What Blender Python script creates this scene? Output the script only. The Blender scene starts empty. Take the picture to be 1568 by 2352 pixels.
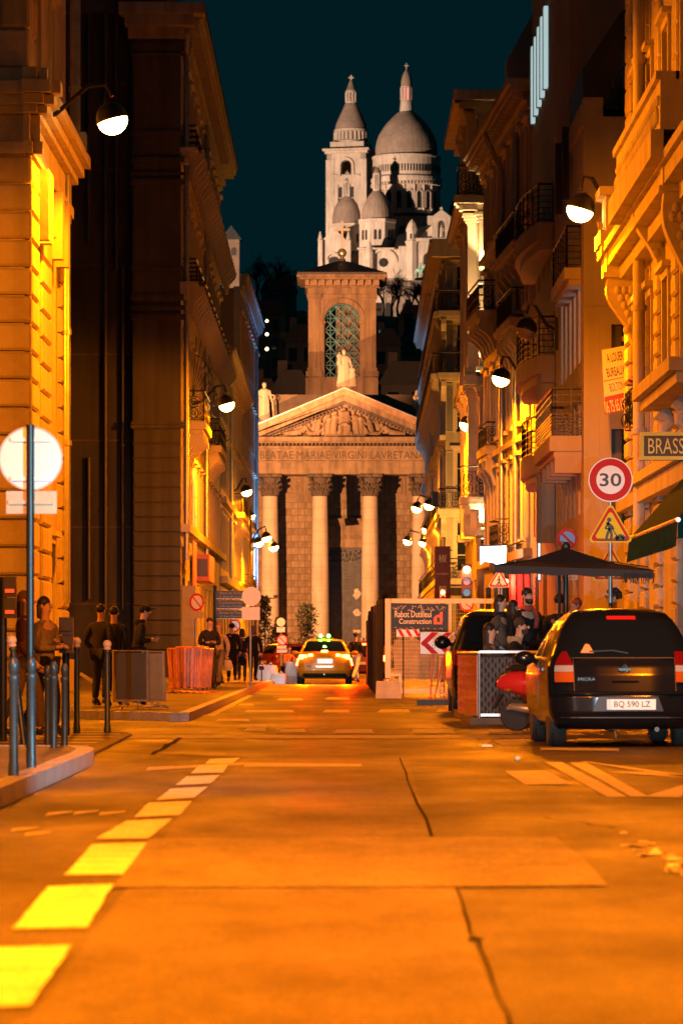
import bpy, bmesh, math, random
from math import sin, cos, pi, radians, sqrt
from mathutils import Matrix, Vector
random.seed(7)
SC = bpy.context.scene
COL = SC.collection
# ---------------------------------------------------------------- camera
# picture measures are taken on a 1568 x 2352 copy of the photograph: FP is the focal length in those pixels,
# HY the row of the horizon, CZ the camera height above the street
FP, HY, CZ = 8820.0, 1498.0, 1.05
def X(px, d): return (px - 784.0) * d / FP
def Z(py, d): return CZ + (HY - py) * d / FP
def G(px, py):                                   # a point of the street seen at that pixel
    d = FP * CZ / (py - HY)
    return (X(px, d), d)
cam = bpy.data.cameras.new('camera')
cam.sensor_fit = 'VERTICAL'; cam.sensor_height = 36.0; cam.sensor_width = 24.0
cam.lens = 36.0 * FP / 2352.0
cam.shift_y = (HY - 1176.0) / 2352.0
cam.clip_start = 0.5; cam.clip_end = 6000
cam.dof.use_dof = True; cam.dof.focus_distance = 75; cam.dof.aperture_fstop = 5.0
co = bpy.data.objects.new('camera', cam); COL.objects.link(co)
co.location = (0, 0, CZ); co.rotation_euler = (pi / 2, 0, 0)
SC.camera = co
# ---------------------------------------------------------------- night sky, exposure
w = bpy.data.worlds.new('World'); SC.world = w; w.use_nodes = True
bgn = w.node_tree.nodes['Background']
bgn.inputs[0].default_value = (0.030, 0.74, 1.0, 1); bgn.inputs[1].default_value = 0.0130
SC.view_settings.view_transform = 'Standard'; SC.view_settings.look = 'None'
SC.view_settings.exposure = 0.18; SC.view_settings.gamma = 1
SC.view_settings.use_curve_mapping = False
cy = SC.cycles
cy.use_denoising = True
try: cy.denoiser = 'OPENIMAGEDENOISE'
except Exception: pass
cy.max_bounces = 5; cy.diffuse_bounces = 3; cy.glossy_bounces = 3; cy.transmission_bounces = 3; cy.transparent_max_bounces = 6
cy.caustics_reflective = False; cy.caustics_refractive = False
cy.sample_clamp_indirect = 4
SODIUM = (1.0, 0.21, 0.0)
# ---------------------------------------------------------------- materials
MATS = {}
def mat(name, col, rough=0.7, metal=0.0, var=0.12, scale=1.5, bump=0.0, streak=0.0, emit=None, spec=0.5, trans=0.0, coat=0.0, fine=0.0):
    if name in MATS: return MATS[name]
    m = bpy.data.materials.new(name); m.use_nodes = True; nt = m.node_tree; N = nt.nodes; L = nt.links
    b = N['Principled BSDF']
    c = (*col, 1)
    b.inputs['Base Color'].default_value = c
    b.inputs['Roughness'].default_value = rough; b.inputs['Metallic'].default_value = metal
    b.inputs['Specular IOR Level'].default_value = spec
    if trans: b.inputs['Transmission Weight'].default_value = trans
    if coat: b.inputs['Coat Weight'].default_value = coat; b.inputs['Coat Roughness'].default_value = 0.04
    if emit:
        b.inputs['Emission Color'].default_value = (*emit[0], 1); b.inputs['Emission Strength'].default_value = emit[1]
    if var or streak or bump:
        tc = N.new('ShaderNodeTexCoord')
        n1 = N.new('ShaderNodeTexNoise'); n1.inputs['Scale'].default_value = scale; n1.inputs['Detail'].default_value = 6; n1.inputs['Roughness'].default_value = 0.65
        L.new(tc.outputs['Object'], n1.inputs['Vector'])
        r = N.new('ShaderNodeMapRange'); r.inputs[1].default_value = 0.3; r.inputs[2].default_value = 0.7
        r.inputs[3].default_value = 1 - var; r.inputs[4].default_value = 1 + var
        L.new(n1.outputs['Fac'], r.inputs[0]); fac = r.outputs[0]
        def times(a, bb):
            q = N.new('ShaderNodeMath'); q.operation = 'MULTIPLY'; L.new(a, q.inputs[0]); L.new(bb, q.inputs[1]); return q.outputs[0]
        if streak:                                  # rain streaks and soot running down the stone
            mp = N.new('ShaderNodeMapping'); mp.inputs['Scale'].default_value = (2.6, 2.6, 0.22)
            L.new(tc.outputs['Object'], mp.inputs[0])
            n2 = N.new('ShaderNodeTexNoise'); n2.inputs['Scale'].default_value = 1.0; n2.inputs['Detail'].default_value = 5
            L.new(mp.outputs[0], n2.inputs['Vector'])
            r2 = N.new('ShaderNodeMapRange'); r2.inputs[1].default_value = 0.42; r2.inputs[2].default_value = 0.66
            r2.inputs[3].default_value = 1.0; r2.inputs[4].default_value = 1 - streak
            L.new(n2.outputs['Fac'], r2.inputs[0]); fac = times(fac, r2.outputs[0])
        if fine:
            n4 = N.new('ShaderNodeTexNoise'); n4.inputs['Scale'].default_value = 38; n4.inputs['Detail'].default_value = 3
            L.new(tc.outputs['Object'], n4.inputs['Vector'])
            r4 = N.new('ShaderNodeMapRange'); r4.inputs[1].default_value = 0.3; r4.inputs[2].default_value = 0.7
            r4.inputs[3].default_value = 1 - fine; r4.inputs[4].default_value = 1 + fine
            L.new(n4.outputs['Fac'], r4.inputs[0]); fac = times(fac, r4.outputs[0])
        vm = N.new('ShaderNodeVectorMath'); vm.operation = 'SCALE'; vm.inputs[0].default_value = col
        L.new(fac, vm.inputs['Scale']); L.new(vm.outputs[0], b.inputs['Base Color'])
        if bump:
            n3 = N.new('ShaderNodeTexNoise'); n3.inputs['Scale'].default_value = scale * 9; n3.inputs['Detail'].default_value = 5
            L.new(tc.outputs['Object'], n3.inputs['Vector'])
            bp = N.new('ShaderNodeBump'); bp.inputs['Strength'].default_value = bump; bp.inputs['Distance'].default_value = 0.03
            L.new(n3.outputs['Fac'], bp.inputs['Height']); L.new(bp.outputs[0], b.inputs['Normal'])
    MATS[name] = m
    return m
def glow(name, col, s): return mat(name, col, rough=.5, var=0, emit=(col, s))
stone = mat('limestone', (.47, .42, .34), .85, var=.16, scale=.9, bump=.25, streak=.28)
stone2 = mat('limestone_grey', (.40, .37, .31), .85, var=.14, scale=.7, bump=.2, streak=.3)
stone3 = mat('limestone_pale', (.55, .50, .42), .85, var=.12, scale=1.2, bump=.2, streak=.2)
render_w = mat('painted_render', (.36, .33, .28), .8, var=.08, scale=.5, bump=.08, streak=.12)
darkwall = mat('dark_render', (.055, .057, .055), .9, var=.2, scale=.35, bump=.1, streak=.4)  # very dark base colour stands in for the wall being unlit
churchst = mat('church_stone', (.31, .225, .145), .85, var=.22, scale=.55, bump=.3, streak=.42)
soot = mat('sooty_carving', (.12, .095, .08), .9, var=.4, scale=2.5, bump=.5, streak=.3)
whitest = mat('travertine', (.58, .53, .47), .8, var=.16, scale=.16, bump=.1, streak=.3)
slate = mat('zinc_roof', (.06, .065, .07), .5, var=.2, scale=.8, streak=.2)
iron = mat('black_iron', (.012, .013, .014), .42, metal=.3, var=.1)
metal_d = mat('dark_green_metal', (.02, .028, .028), .35, metal=.4, var=.15, scale=8)
zinc = mat('zinc_pipe', (.42, .43, .43), .38, metal=.75, var=.2, scale=3)
glass = mat('window_glass', (.012, .016, .02), .06, var=.1, scale=.4, spec=.8)
frame_w = mat('window_paint', (.50, .48, .44), .6, var=.08)
frame_d = mat('dark_frame', (.05, .05, .05), .5, var=.1)
shutter_m = mat('shutter_paint', (.40, .39, .36), .7, var=.15, scale=3)
lampglow = glow('lamp_glow', (1.0, .55, .12), 45)
# ---------------------------------------------------------------- mesh builder
def V(*a): return Vector(a)
class B:
    def __init__(s, T=None): s.v = []; s.f = []; s.T = T
    def add(s, vs, fs):
        n = len(s.v)
        if s.T is not None: vs = [tuple(s.T @ Vector(v)) for v in vs]
        s.v += [tuple(v) for v in vs]; s.f += [tuple(i + n for i in f) for f in fs]
        return s
    def box(s, x0, x1, y0, y1, z0, z1):
        if x0 > x1: x0, x1 = x1, x0
        if y0 > y1: y0, y1 = y1, y0
        if z0 > z1: z0, z1 = z1, z0
        return s.add([(x0,y0,z0),(x1,y0,z0),(x1,y1,z0),(x0,y1,z0),(x0,y0,z1),(x1,y0,z1),(x1,y1,z1),(x0,y1,z1)],
                     [(0,3,2,1),(4,5,6,7),(0,1,5,4),(1,2,6,5),(2,3,7,6),(3,0,4,7)])
    def cham(s, x0, x1, y0, y1, z0, z1, c):      # a box with its -y face edges cut back
        return s.add([(x0,y1,z0),(x1,y1,z0),(x1,y1,z1),(x0,y1,z1),(x0,y0+c,z0),(x1,y0+c,z0),(x1,y0+c,z1),(x0,y0+c,z1),
                      (x0+c,y0,z0+c),(x1-c,y0,z0+c),(x1-c,y0,z1-c),(x0+c,y0,z1-c)],
                     [(0,3,2,1),(0,1,5,4),(1,2,6,5),(2,3,7,6),(3,0,4,7),(4,5,9,8),(5,6,10,9),(6,7,11,10),(7,4,8,11),(8,9,10,11)])
    def cyl(s, p, q, r0, r1=None, n=10, cap=True):
        r1 = r0 if r1 is None else r1
        p = Vector(p); q = Vector(q); a = (q - p).normalized()
        u = a.orthogonal().normalized(); w_ = a.cross(u)
        vs = []
        for c, r in ((p, r0), (q, r1)):
            for i in range(n):
                t = 2 * pi * i / n; vs.append(c + (u * cos(t) + w_ * sin(t)) * r)
        fs = [(i, (i + 1) % n, n + (i + 1) % n, n + i) for i in range(n)]
        if cap: fs += [tuple(range(n - 1, -1, -1)), tuple(range(n, 2 * n))]
        return s.add(vs, fs)
    def tube(s, pts, r, n=6, r1=None):
        pts = [Vector(p) for p in pts]; m = len(pts); vs = []; u = None
        for k, p in enumerate(pts):
            a = (pts[min(k + 1, m - 1)] - pts[max(k - 1, 0)]).normalized()
            u = a.orthogonal().normalized() if u is None else (u - a * u.dot(a)).normalized()
            w_ = a.cross(u); rr = r if r1 is None else r + (r1 - r) * k / (m - 1)
            for i in range(n):
                t = 2 * pi * i / n; vs.append(p + (u * cos(t) + w_ * sin(t)) * rr)
        fs = [(k * n + i, k * n + (i + 1) % n, (k + 1) * n + (i + 1) % n, (k + 1) * n + i) for k in range(m - 1) for i in range(n)]
        fs += [tuple(range(n - 1, -1, -1)), tuple(range((m - 1) * n, m * n))]
        return s.add(vs, fs)
    def lathe(s, prof, c=(0, 0), n=20, a0=0, a1=2 * pi, y=1.0):
        full = abs(a1 - a0 - 2 * pi) < 1e-6; m = n if full else n + 1; vs = []
        for r, z in prof:
            for i in range(m):
                t = a0 + (a1 - a0) * i / n; vs.append((c[0] + r * cos(t), c[1] + r * sin(t) * y, z))
        fs = []
        for k in range(len(prof) - 1):
            for i in range(n):
                j = (i + 1) % m; fs.append((k * m + i, k * m + j, (k + 1) * m + j, (k + 1) * m + i))
        if full:
            if prof[0][0] > 1e-4: fs.append(tuple(range(m - 1, -1, -1)))
            if prof[-1][0] > 1e-4: fs.append(tuple(range((len(prof) - 1) * m, len(prof) * m)))
        return s.add(vs, fs)
    def prism(s, poly, y0, y1):                   # polygon in x,z pushed along y
        n = len(poly)
        a = sum(poly[i][0] * poly[(i + 1) % n][1] - poly[(i + 1) % n][0] * poly[i][1] for i in range(n))
        if a < 0: poly = poly[::-1]
        if y0 > y1: y0, y1 = y1, y0
        vs = [(p[0], y0, p[1]) for p in poly] + [(p[0], y1, p[1]) for p in poly]
        fs = [tuple(range(n)), tuple(range(2 * n - 1, n - 1, -1))] + [(i, i + n, (i + 1) % n + n, (i + 1) % n) for i in range(n)]
        return s.add(vs, fs)
    def slab(s, poly, z0, z1):                    # polygon in x,y pushed along z
        n = len(poly)
        a = sum(poly[i][0] * poly[(i + 1) % n][1] - poly[(i + 1) % n][0] * poly[i][1] for i in range(n))
        if a < 0: poly = poly[::-1]
        vs = [(p[0], p[1], z0) for p in poly] + [(p[0], p[1], z1) for p in poly]
        fs = [tuple(range(n - 1, -1, -1)), tuple(range(n, 2 * n))] + [(i, (i + 1) % n, (i + 1) % n + n, i + n) for i in range(n)]
        return s.add(vs, fs)
    def ball(s, c, r, n=12, m=8):
        if not hasattr(r, '__len__'): r = (r, r, r)
        vs = [(c[0], c[1], c[2] - r[2])]
        for k in range(1, m):
            t = pi * k / m
            for i in range(n):
                a = 2 * pi * i / n; vs.append((c[0] + r[0] * sin(t) * cos(a), c[1] + r[1] * sin(t) * sin(a), c[2] - r[2] * cos(t)))
        vs.append((c[0], c[1], c[2] + r[2])); e = len(vs) - 1
        fs = [(0, 1 + (i + 1) % n, 1 + i) for i in range(n)]
        for k in range(m - 2):
            o = 1 + k * n
            fs += [(o + i, o + (i + 1) % n, o + n + (i + 1) % n, o + n + i) for i in range(n)]
        o = 1 + (m - 2) * n
        fs += [(o + i, o + (i + 1) % n, e) for i in range(n)]
        return s.add(vs, fs)
    def grid(s, fn, nu, nv):                      # fn(u,v) in 0..1 -> point
        vs = [fn(i / nu, j / nv) for j in range(nv + 1) for i in range(nu + 1)]
        fs = [(j * (nu + 1) + i, j * (nu + 1) + i + 1, (j + 1) * (nu + 1) + i + 1, (j + 1) * (nu + 1) + i) for j in range(nv) for i in range(nu)]
        return s.add(vs, fs)
    def rings(s, rs, cap=True):                   # rs: list of equal-length closed rings
        n = len(rs[0]); vs = [p for r in rs for p in r]
        fs = [(k * n + i, k * n + (i + 1) % n, (k + 1) * n + (i + 1) % n, (k + 1) * n + i) for k in range(len(rs) - 1) for i in range(n)]
        if cap: fs += [tuple(range(n - 1, -1, -1)), tuple(range((len(rs) - 1) * n, len(rs) * n))]
        return s.add(vs, fs)
    def mesh(s, name, m, smooth=False):
        me = bpy.data.meshes.new(name); me.from_pydata(s.v, [], s.f); me.update()
        if smooth:
            me.polygons.foreach_set('use_smooth', [True] * len(me.polygons))
            me.set_sharp_from_angle(angle=radians(40))
        if m: me.materials.append(m)
        return me
    def obj(s, name, m, parent=None, smooth=False, loc=None, rz=0):
        return put(name, s.mesh(name, m, smooth), parent, loc, rz)
def put(name, me, parent=None, loc=None, rz=0):
    o = bpy.data.objects.new(name, me); COL.objects.link(o); o.parent = parent
    if loc is not None: o.location = loc
    if rz: o.rotation_euler = (0, 0, rz)
    return o
def tag(o, label=None, cat=None, group=None, kind=None):
    for k, v in (('label', label), ('category', cat), ('group', group), ('kind', kind)):
        if v: o[k] = v
    return o
def thing(name, label, cat, loc=(0, 0, 0), rz=0, group=None):
    o = bpy.data.objects.new(name, None); COL.objects.link(o); o.empty_display_size = .3
    o.location = loc; o.rotation_euler = (0, 0, rz)
    return tag(o, label, cat, group)
def kids(o): return [c for c in bpy.data.objects if c.parent is o]
KID = {}
def copy_tree(o, loc, rz, label, parent=None, name=None):
    c = o.copy(); COL.objects.link(c); c.parent = parent
    if parent is None: c.location = loc; c.rotation_euler = (0, 0, rz); c['label'] = label
    for ch in o.children: copy_tree(ch, None, None, None, c)
    return c
def TR(x=0, y=0, z=0, rz=0, rx=0, ry=0): return Matrix.Translation((x, y, z)) @ Matrix.Rotation(rz, 4, 'Z') @ Matrix.Rotation(ry, 4, 'Y') @ Matrix.Rotation(rx, 4, 'X')
def text(s, m, parent, at, h=None, wd=None, name='lettering', depth=.02, rx=pi / 2, rz=0, bold=0.0, shear=0.0, ry=0):
    cu = bpy.data.curves.new('t', 'FONT'); cu.body = s; cu.extrude = 0.0; cu.offset = bold; cu.shear = shear
    cu.align_x = 'CENTER'; cu.align_y = 'BOTTOM_BASELINE'; cu.resolution_u = 3
    o = bpy.data.objects.new('t', cu); COL.objects.link(o)
    dg = bpy.context.evaluated_depsgraph_get(); me = bpy.data.meshes.new_from_object(o.evaluated_get(dg))
    bpy.data.objects.remove(o); bpy.data.curves.remove(cu)
    xs = [v.co.x for v in me.vertices]; ys = [v.co.y for v in me.vertices]
    if not xs: return None
    w0 = max(xs) - min(xs); h0 = max(ys) - min(ys); mx = (max(xs) + min(xs)) / 2; my = min(ys)
    sy = (h / h0) if h else (wd / w0); sx = (wd / w0) if wd else sy
    for v in me.vertices: v.co = ((v.co.x - mx) * sx, (v.co.y - my) * sy, 0)
    me.name = name; me.materials.clear(); me.materials.append(m)
    ob = put(name, me, parent); ob.location = at; ob.rotation_euler = (rx, ry, rz)
    return ob
def lamp(kind, name, parent, loc, power, col, radius=.12, spot=None, blend=.4, aim=None):
    l = bpy.data.lights.new(name, kind); l.energy = power; l.color = col
    l.shadow_soft_size = radius
    if kind == 'SPOT': l.spot_size = spot; l.spot_blend = blend
    o = bpy.data.objects.new(name, l); COL.objects.link(o); o.parent = parent; o.location = loc
    if aim is not None:
        o.rotation_euler = (Vector(aim) - Vector(loc)).to_track_quat('-Z', 'Y').to_euler()
    return o
def archpts(x0, x1, zs, n=10, k=1.0):              # round arch from left spring to right spring
    c = (x0 + x1) / 2; r = (x1 - x0) / 2
    return [(c - r * cos(pi * i / n), zs + r * k * sin(pi * i / n)) for i in range(n + 1)]
def arch_wall(b, x0, x1, z0, z1, ops, y0, y1, n=10):
    """wall x0..x1, z0..z1, thickness y0..y1 with arched openings ops = [(ax0, ax1, abottom, aspring)]"""
    ops = sorted(ops); cur = x0
    for a0, a1, zb, zs in ops:
        if a0 - cur > 1e-4: b.box(cur, a0, y0, y1, z0, z1)
        if zb - z0 > 1e-4: b.box(a0, a1, y0, y1, z0, zb)
        p = archpts(a0, a1, zs, n)
        for i in range(n):
            q, r = p[i], p[i + 1]
            b.prism([(q[0], q[1]), (r[0], r[1]), (r[0], z1), (q[0], z1)], y0, y1)
        cur = a1
    if x1 - cur > 1e-4: b.box(cur, x1, y0, y1, z0, z1)
    return b
# ================================================================ setting: ground, road, pavements, hill
def asphalt(name, c, rough, big=.25, spec=.07):
    m = bpy.data.materials.new(name); m.use_nodes = True; nt = m.node_tree; N = nt.nodes; L = nt.links; b = N['Principled BSDF']; b.inputs['Specular IOR Level'].default_value = spec
    tc = N.new('ShaderNodeTexCoord')
    def noise(sc, det, rg=.6, sx=1, sy=1):
        mp = N.new('ShaderNodeMapping'); mp.inputs['Scale'].default_value = (sx, sy, 1); L.new(tc.outputs['Object'], mp.inputs[0])
        n = N.new('ShaderNodeTexNoise'); n.inputs['Scale'].default_value = sc; n.inputs['Detail'].default_value = det; n.inputs['Roughness'].default_value = rg
        L.new(mp.outputs[0], n.inputs['Vector']); return n.outputs['Fac']
    def rng(f, a, b_, c0, c1):
        r = N.new('ShaderNodeMapRange'); r.inputs[1].default_value = a; r.inputs[2].default_value = b_; r.inputs[3].default_value = c0; r.inputs[4].default_value = c1
        L.new(f, r.inputs[0]); return r.outputs[0]
    def mul(a, bb):
        q = N.new('ShaderNodeMath'); q.operation = 'MULTIPLY'; L.new(a, q.inputs[0]); L.new(bb, q.inputs[1]); return q.outputs[0]
    f = mul(rng(noise(.35, 5, .6, 1, .5), .35, .68, 1 - big * 1.2, 1 + big), rng(noise(2.3, 6, .7, 1, .35), .3, .72, .72, 1.25))
    f = mul(f, rng(noise(60, 3), .3, .7, .5, 1.5)); f = mul(f, rng(noise(14, 4, .7), .3, .7, .78, 1.22))
    f = mul(f, rng(noise(1.1, 4, .6, 1, .18), .58, .72, 1, .68))      # oil and tyre marks along the street
    vm = N.new('ShaderNodeVectorMath'); vm.operation = 'SCALE'; vm.inputs[0].default_value = c
    L.new(f, vm.inputs['Scale']); L.new(vm.outputs[0], b.inputs['Base Color'])
    L.new(rng(noise(.8, 5, .6, 1, .4), .3, .7, rough - .12, rough + .16), b.inputs['Roughness'])
    bp = N.new('ShaderNodeBump'); bp.inputs['Strength'].default_value = .4; bp.inputs['Distance'].default_value = .012
    L.new(noise(70, 5, .7), bp.inputs['Height']); L.new(bp.outputs[0], b.inputs['Normal'])
    return m
road_m = asphalt('asphalt_old', (.075, .07, .062), .5)
road_l = asphalt('asphalt_lane', (.118, .108, .094), .52, .26)
patch_m = asphalt('asphalt_patch', (.155, .142, .12), .55, .2)
pave_m = asphalt('pavement_asphalt', (.14, .13, .115), .6, .15)
kerb_m = mat('granite_kerb', (.34, .33, .33), .55, var=.22, scale=5, bump=.3, fine=.2)
paint_m = mat('worn_road_paint', (.66, .62, .52), .6, var=.28, scale=4, bump=.3, fine=.3, spec=.15)
paint_o = mat('faded_road_paint', (.36, .33, .27), .6, var=.35, scale=7, bump=.2, fine=.3, spec=.15)
crack_m = mat('tar_joint', (.012, .011, .010), .9, var=.2, spec=.02)
soil = mat('dark_ground', (.035, .04, .035), .95, var=.3, scale=.05)
def sheet(name, poly, z, m, parent=None):
    n = len(poly); a = sum(poly[i][0] * poly[(i + 1) % n][1] - poly[(i + 1) % n][0] * poly[i][1] for i in range(n))
    if a < 0: poly = poly[::-1]
    return B().add([(p[0], p[1], z) for p in poly], [tuple(range(n))]).obj(name, m, parent)
tag(sheet('ground', [(-2500, -300), (2500, -300), (2500, 5000), (-2500, 5000)], -.02, soil), kind='structure')
road = tag(sheet('road', [(-60, -40), (4.1, -40), (4.1, 44), (40, 40), (40, 60), (4.1, 58), (4.1, 272), (60, 268), (60, 290), (-60, 290), (-60, 268), (-2.5, 272), (-2.5, 62), (-60, 118), (-60, 37.5), (-2.45, 37.5), (-2.45, -40)], 0, road_m), kind='structure')
KL, KR = -2.45, 4.1
def rounded(p, q, c, n=6):                          # corner point list p -> q round the corner c
    return [tuple((1 - t) ** 2 * p[k] + 2 * t * (1 - t) * c[k] + t * t * q[k] for k in (0, 1)) for t in [i / n for i in range(n + 1)]]
KH = .13
def pavement(name, edge, back):
    """edge: kerb line points; back: the rest of the outline"""
    o = tag(B().slab(list(edge) + list(back), -.015, KH).obj(name, pave_m), kind='structure')
    for a, b_ in zip(edge, edge[1:]):               # kerb stones about a metre long, each its own piece
        a = Vector((*a, 0)); b_ = Vector((*b_, 0)); Ln = (b_ - a).length; n = max(1, round(Ln / 1.0)) if a.y < 130 else max(1, round(Ln / 8))
        u = (b_ - a) / n; nrm = Vector((u.y, -u.x, 0)).normalized() * .0
        for i in range(n):
            p = a + u * i; ang = math.atan2(u.y, u.x)
            h = KH + .006 + random.uniform(-.003, .003)
            B().box(.012, u.length - .012, -.15, .015 + random.uniform(-.006, .006), 0.001, h).obj('kerb_stone', kerb_m, o, loc=(p.x, p.y, 0), rz=ang)
    return o
pavement('pavement_left_near', [(-2.45, y) for y in (14, 24, 33)] + rounded((-2.45, 35.0), (-2.75, 37.5), (-2.45, 37.3), 4) + [(-4.2, 37.6)], [(-30, 37.6), (-30, 14)])
tag(B().slab([(-30, 37.61), (-2.72, 37.61), (-2.5, 38.5), (-2.62, 48), (-3.0, 51), (-30, 54)], -.01, .03).obj('pavement_left_crossing', pave_m), kind='structure')
for i in range(7): sheet('paint_mark', [(-9, 40.2 + i * 1.5), (-2.75, 40 + i * 1.5), (-2.75, 40.5 + i * 1.5), (-9, 40.75 + i * 1.5)], .034, paint_o, road)
pavement('pavement_left_far', [(-30, 92), (-8, 66.5)] + rounded((-5.2, 62.0), (-2.45, 58), (-2.45, 58.5)) + [(-2.45, 70), (-2.45, 100), (-2.3, 150), (-2.3, 268)], [(-30, 268)])
pavement('pavement_right', [(4.1, 268), (4.1, 160), (4.1, 110), (4.1, 62)] + rounded((4.1, 60), (8, 57), (4.1, 57)) + [(30, 57)], [(30, 268)])
tag(B().slab([(-30, 288), (30, 288), (30, 330), (-30, 330)], -.01, .14).obj('pavement_church', pave_m), kind='structure')
# newer lane of asphalt with its tar joints, the pale trench patch, road paint
lane = [G(-700, 2500), G(70, 2340), G(285, 2050), G(430, 1850), G(520, 1780), G(560, 1742), G(935, 1740), G(990, 1925), G(1045, 2040), G(1080, 2150), G(1165, 2352), G(1500, 3600)]
lane_o = tag(sheet('road_lane', lane, .004, road_l), kind='structure')
patch_o = tag(sheet('road_patch', [G(345, 1928), G(1272, 1924), G(1340, 1975), G(1395, 2037), G(1100, 2040), G(258, 2042), G(300, 1990)], .008, patch_m), kind='structure')
tag(sheet('road_resurfaced', [(-2.4, 60), (-2.4, 140), (4.05, 140), (4.05, 52.5), (2.0, 51.5), (-1.0, 52.8), (-2.4, 53.5)], .005, asphalt('asphalt_dark', (.045, .043, .039), .5, .25, .09)), kind='structure')
def strip(name, pts, w_, z, m, parent):
    pts = [Vector(p) for p in pts]; L_, R_ = [], []
    for k, p in enumerate(pts):
        t = (pts[min(k + 1, len(pts) - 1)] - pts[max(k - 1, 0)]).normalized(); n = Vector((-t.y, t.x)) * w_ / 2 * (random.uniform(.6, 1.4) if m is crack_m else 1)
        L_.append(p + n); R_.append(p - n)
    nn = len(pts)
    return B().add([(p.x, p.y, z) for p in L_ + R_], [(i, nn + i, nn + i + 1, i + 1) for i in range(nn - 1)]).obj(name, m, parent)
def wob(a, b_, n, amp=.02):
    a = Vector(a); b_ = Vector(b_); return [tuple(a.lerp(b_, i / n) + Vector((random.uniform(-amp, amp), 0))) for i in range(n + 1)]
ck = []
for a, b_ in zip([G(915, 1742), G(990, 1925)], [G(990, 1925), G(1045, 2040)]): ck += wob(a, b_, 7, .014)
strip('joint', ck[:8], .016, .009, crack_m, road)
strip('joint', wob(G(1047, 2044), G(1082, 2150), 5, .006) + wob(G(1095, 2165), G(1175, 2370), 7, .006), .011, .009, crack_m, road)
strip('joint', wob(G(350, 1735), G(385, 1712), 4) + wob(G(400, 1708), G(415, 1696), 3), .06, .009, crack_m, road)
strip('joint', wob(G(250, 1728), G(560, 1742), 8, .06), .05, .009, crack_m, road)
strip('joint', wob(G(560, 1744), G(930, 1741), 8, .03), .03, .009, crack_m, road)
strip('joint', wob(G(345, 1927), G(1272, 1923), 14, .02),   .008, .0095, crack_m, road); strip('joint', wob(G(262, 2042), G(1390, 2039), 14, .01), .007, .0095, crack_m, road)
strip('joint', wob(G(1062, 1990), G(1290, 1990), 7, .03), .02, .009, crack_m, road); strip('joint', wob(G(1240, 1880), G(1420, 1905), 7, .03), .02, .009, crack_m, road)
strip('joint', wob(G(900, 1795), G(1010, 1797), 5, .03), .04, .009, crack_m, road)
B().lathe([(.0, 0), (.03, .0), (.026, .006), (0, .007)], n=9).obj('tar_spot', crack_m, road, loc=(*G(1091, 2163), .006))
dash = [[(-20,2180),(166,2175),(67,2316),(-110,2318)], [(110,2040),(261,2034),(200,2134),(31,2137)], [(213,1942),(338,1938),(295,2011),(149,2013)],
        [(290,1888),(395,1883),(341,1928),(221,1929)], [(341,1846),(441,1842),(413,1874),(310,1879)], [(392,1814),(477,1809),(446,1834),(360,1840)],
        [(428,1786),(505,1782),(484,1801),(404,1805)], [(456,1760),(525,1757),(513,1776),(439,1778)], [(482,1745),(551,1742),(533,1755),(472,1756)]]
def ragged(q, n=9, amp=.0035):
    pts = []
    for k in range(4):
        a = Vector(G(*q[k])); b_ = Vector(G(*q[(k + 1) % 4]))
        for i in range(n): pts.append(tuple(a.lerp(b_, i / n) + Vector((random.uniform(-amp, amp), random.uniform(-amp, amp) * 3))))
    return pts
for q in dash: sheet('dash', ragged(q), .0075, paint_m, road)
def mark(q, m=paint_o, z=.0065): return sheet('paint_mark', ragged(q, 5, .006), z, m, road)
for x0, x1, y0, y1 in [(545,610,1665,1672),(560,608,1673,1680),(764,854,1676,1685),(941,1040,1676,1685),(640,700,1675,1683),(866,938,1630,1637),(1000,1045,1631,1636),
                       (635,692,1604,1609),(745,800,1602,1607),(560,672,1631,1637),(740,800,1631,1637),(420,480,1611,1616),(350,420,1640,1645),(495,570,1652,1657),(545,580,1617,1621),(360,470,1641,1645)]:
    mark([(x0 + 8, y0), (x1, y0), (x1 + 4, y1), (x0, y1)])
mark([(568, 1598), (580, 1599), (492, 1645), (471, 1645)])
for q in [[(210,1690),(1240,1690),(1255,1697),(195,1697)], [(350,1764),(560,1752),(560,1758),(330,1772)], [(560,1753),(830,1756),(830,1762),(560,1762)]]: mark(q, paint_o, .0062)
for q in [[(1158,1772),(1255,1771),(1312,1803),(1205,1804)], [(1250,1752),(1290,1752),(1440,1832),(1395,1833)], [(1305,1752),(1345,1752),(1490,1832),(1450,1832)],
          [(1330,1750),(1345,1750),(1640,1790),(1640,1798)], [(1395,1774),(1470,1774),(1640,1788),(1640,1795)], [(1475,1832),(1600,1795),(1640,1800),(1560,1833)],
          [(1240,1718),(1420,1720),(1420,1726),(1240,1724)], [(1040,1690),(1130,1690),(1150,1698),(1050,1698)], [(1120,1676),(1190,1676),(1200,1684),(1130,1684)], [(1130,1700),(1200,1700),(1215,1712),(1150,1712)],
          [(1325,1697),(1480,1697),(1490,1702),(1325,1702)]]: mark(q, paint_o)
for i in range(46):                                # crumbling paint at the right edge of the lane
    t = random.random(); px = 1405 + 200 * t + random.uniform(-20, 60); py = 1922 + 95 * t + random.uniform(-12, 22); wd = random.uniform(8, 38); hh = random.uniform(3, 8)
    mark([(px, py), (px + wd, py), (px + wd + 4, py + hh), (px - 3, py + hh)], paint_o if i % 4 else paint_m)
for px, py in [(30,1905),(60,1916),(110,1868),(170,1866),(230,1868),(340,1764)]: mark([(px, py), (px + 60, py - 4), (px + 55, py), (px - 4, py + 8)])
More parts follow.
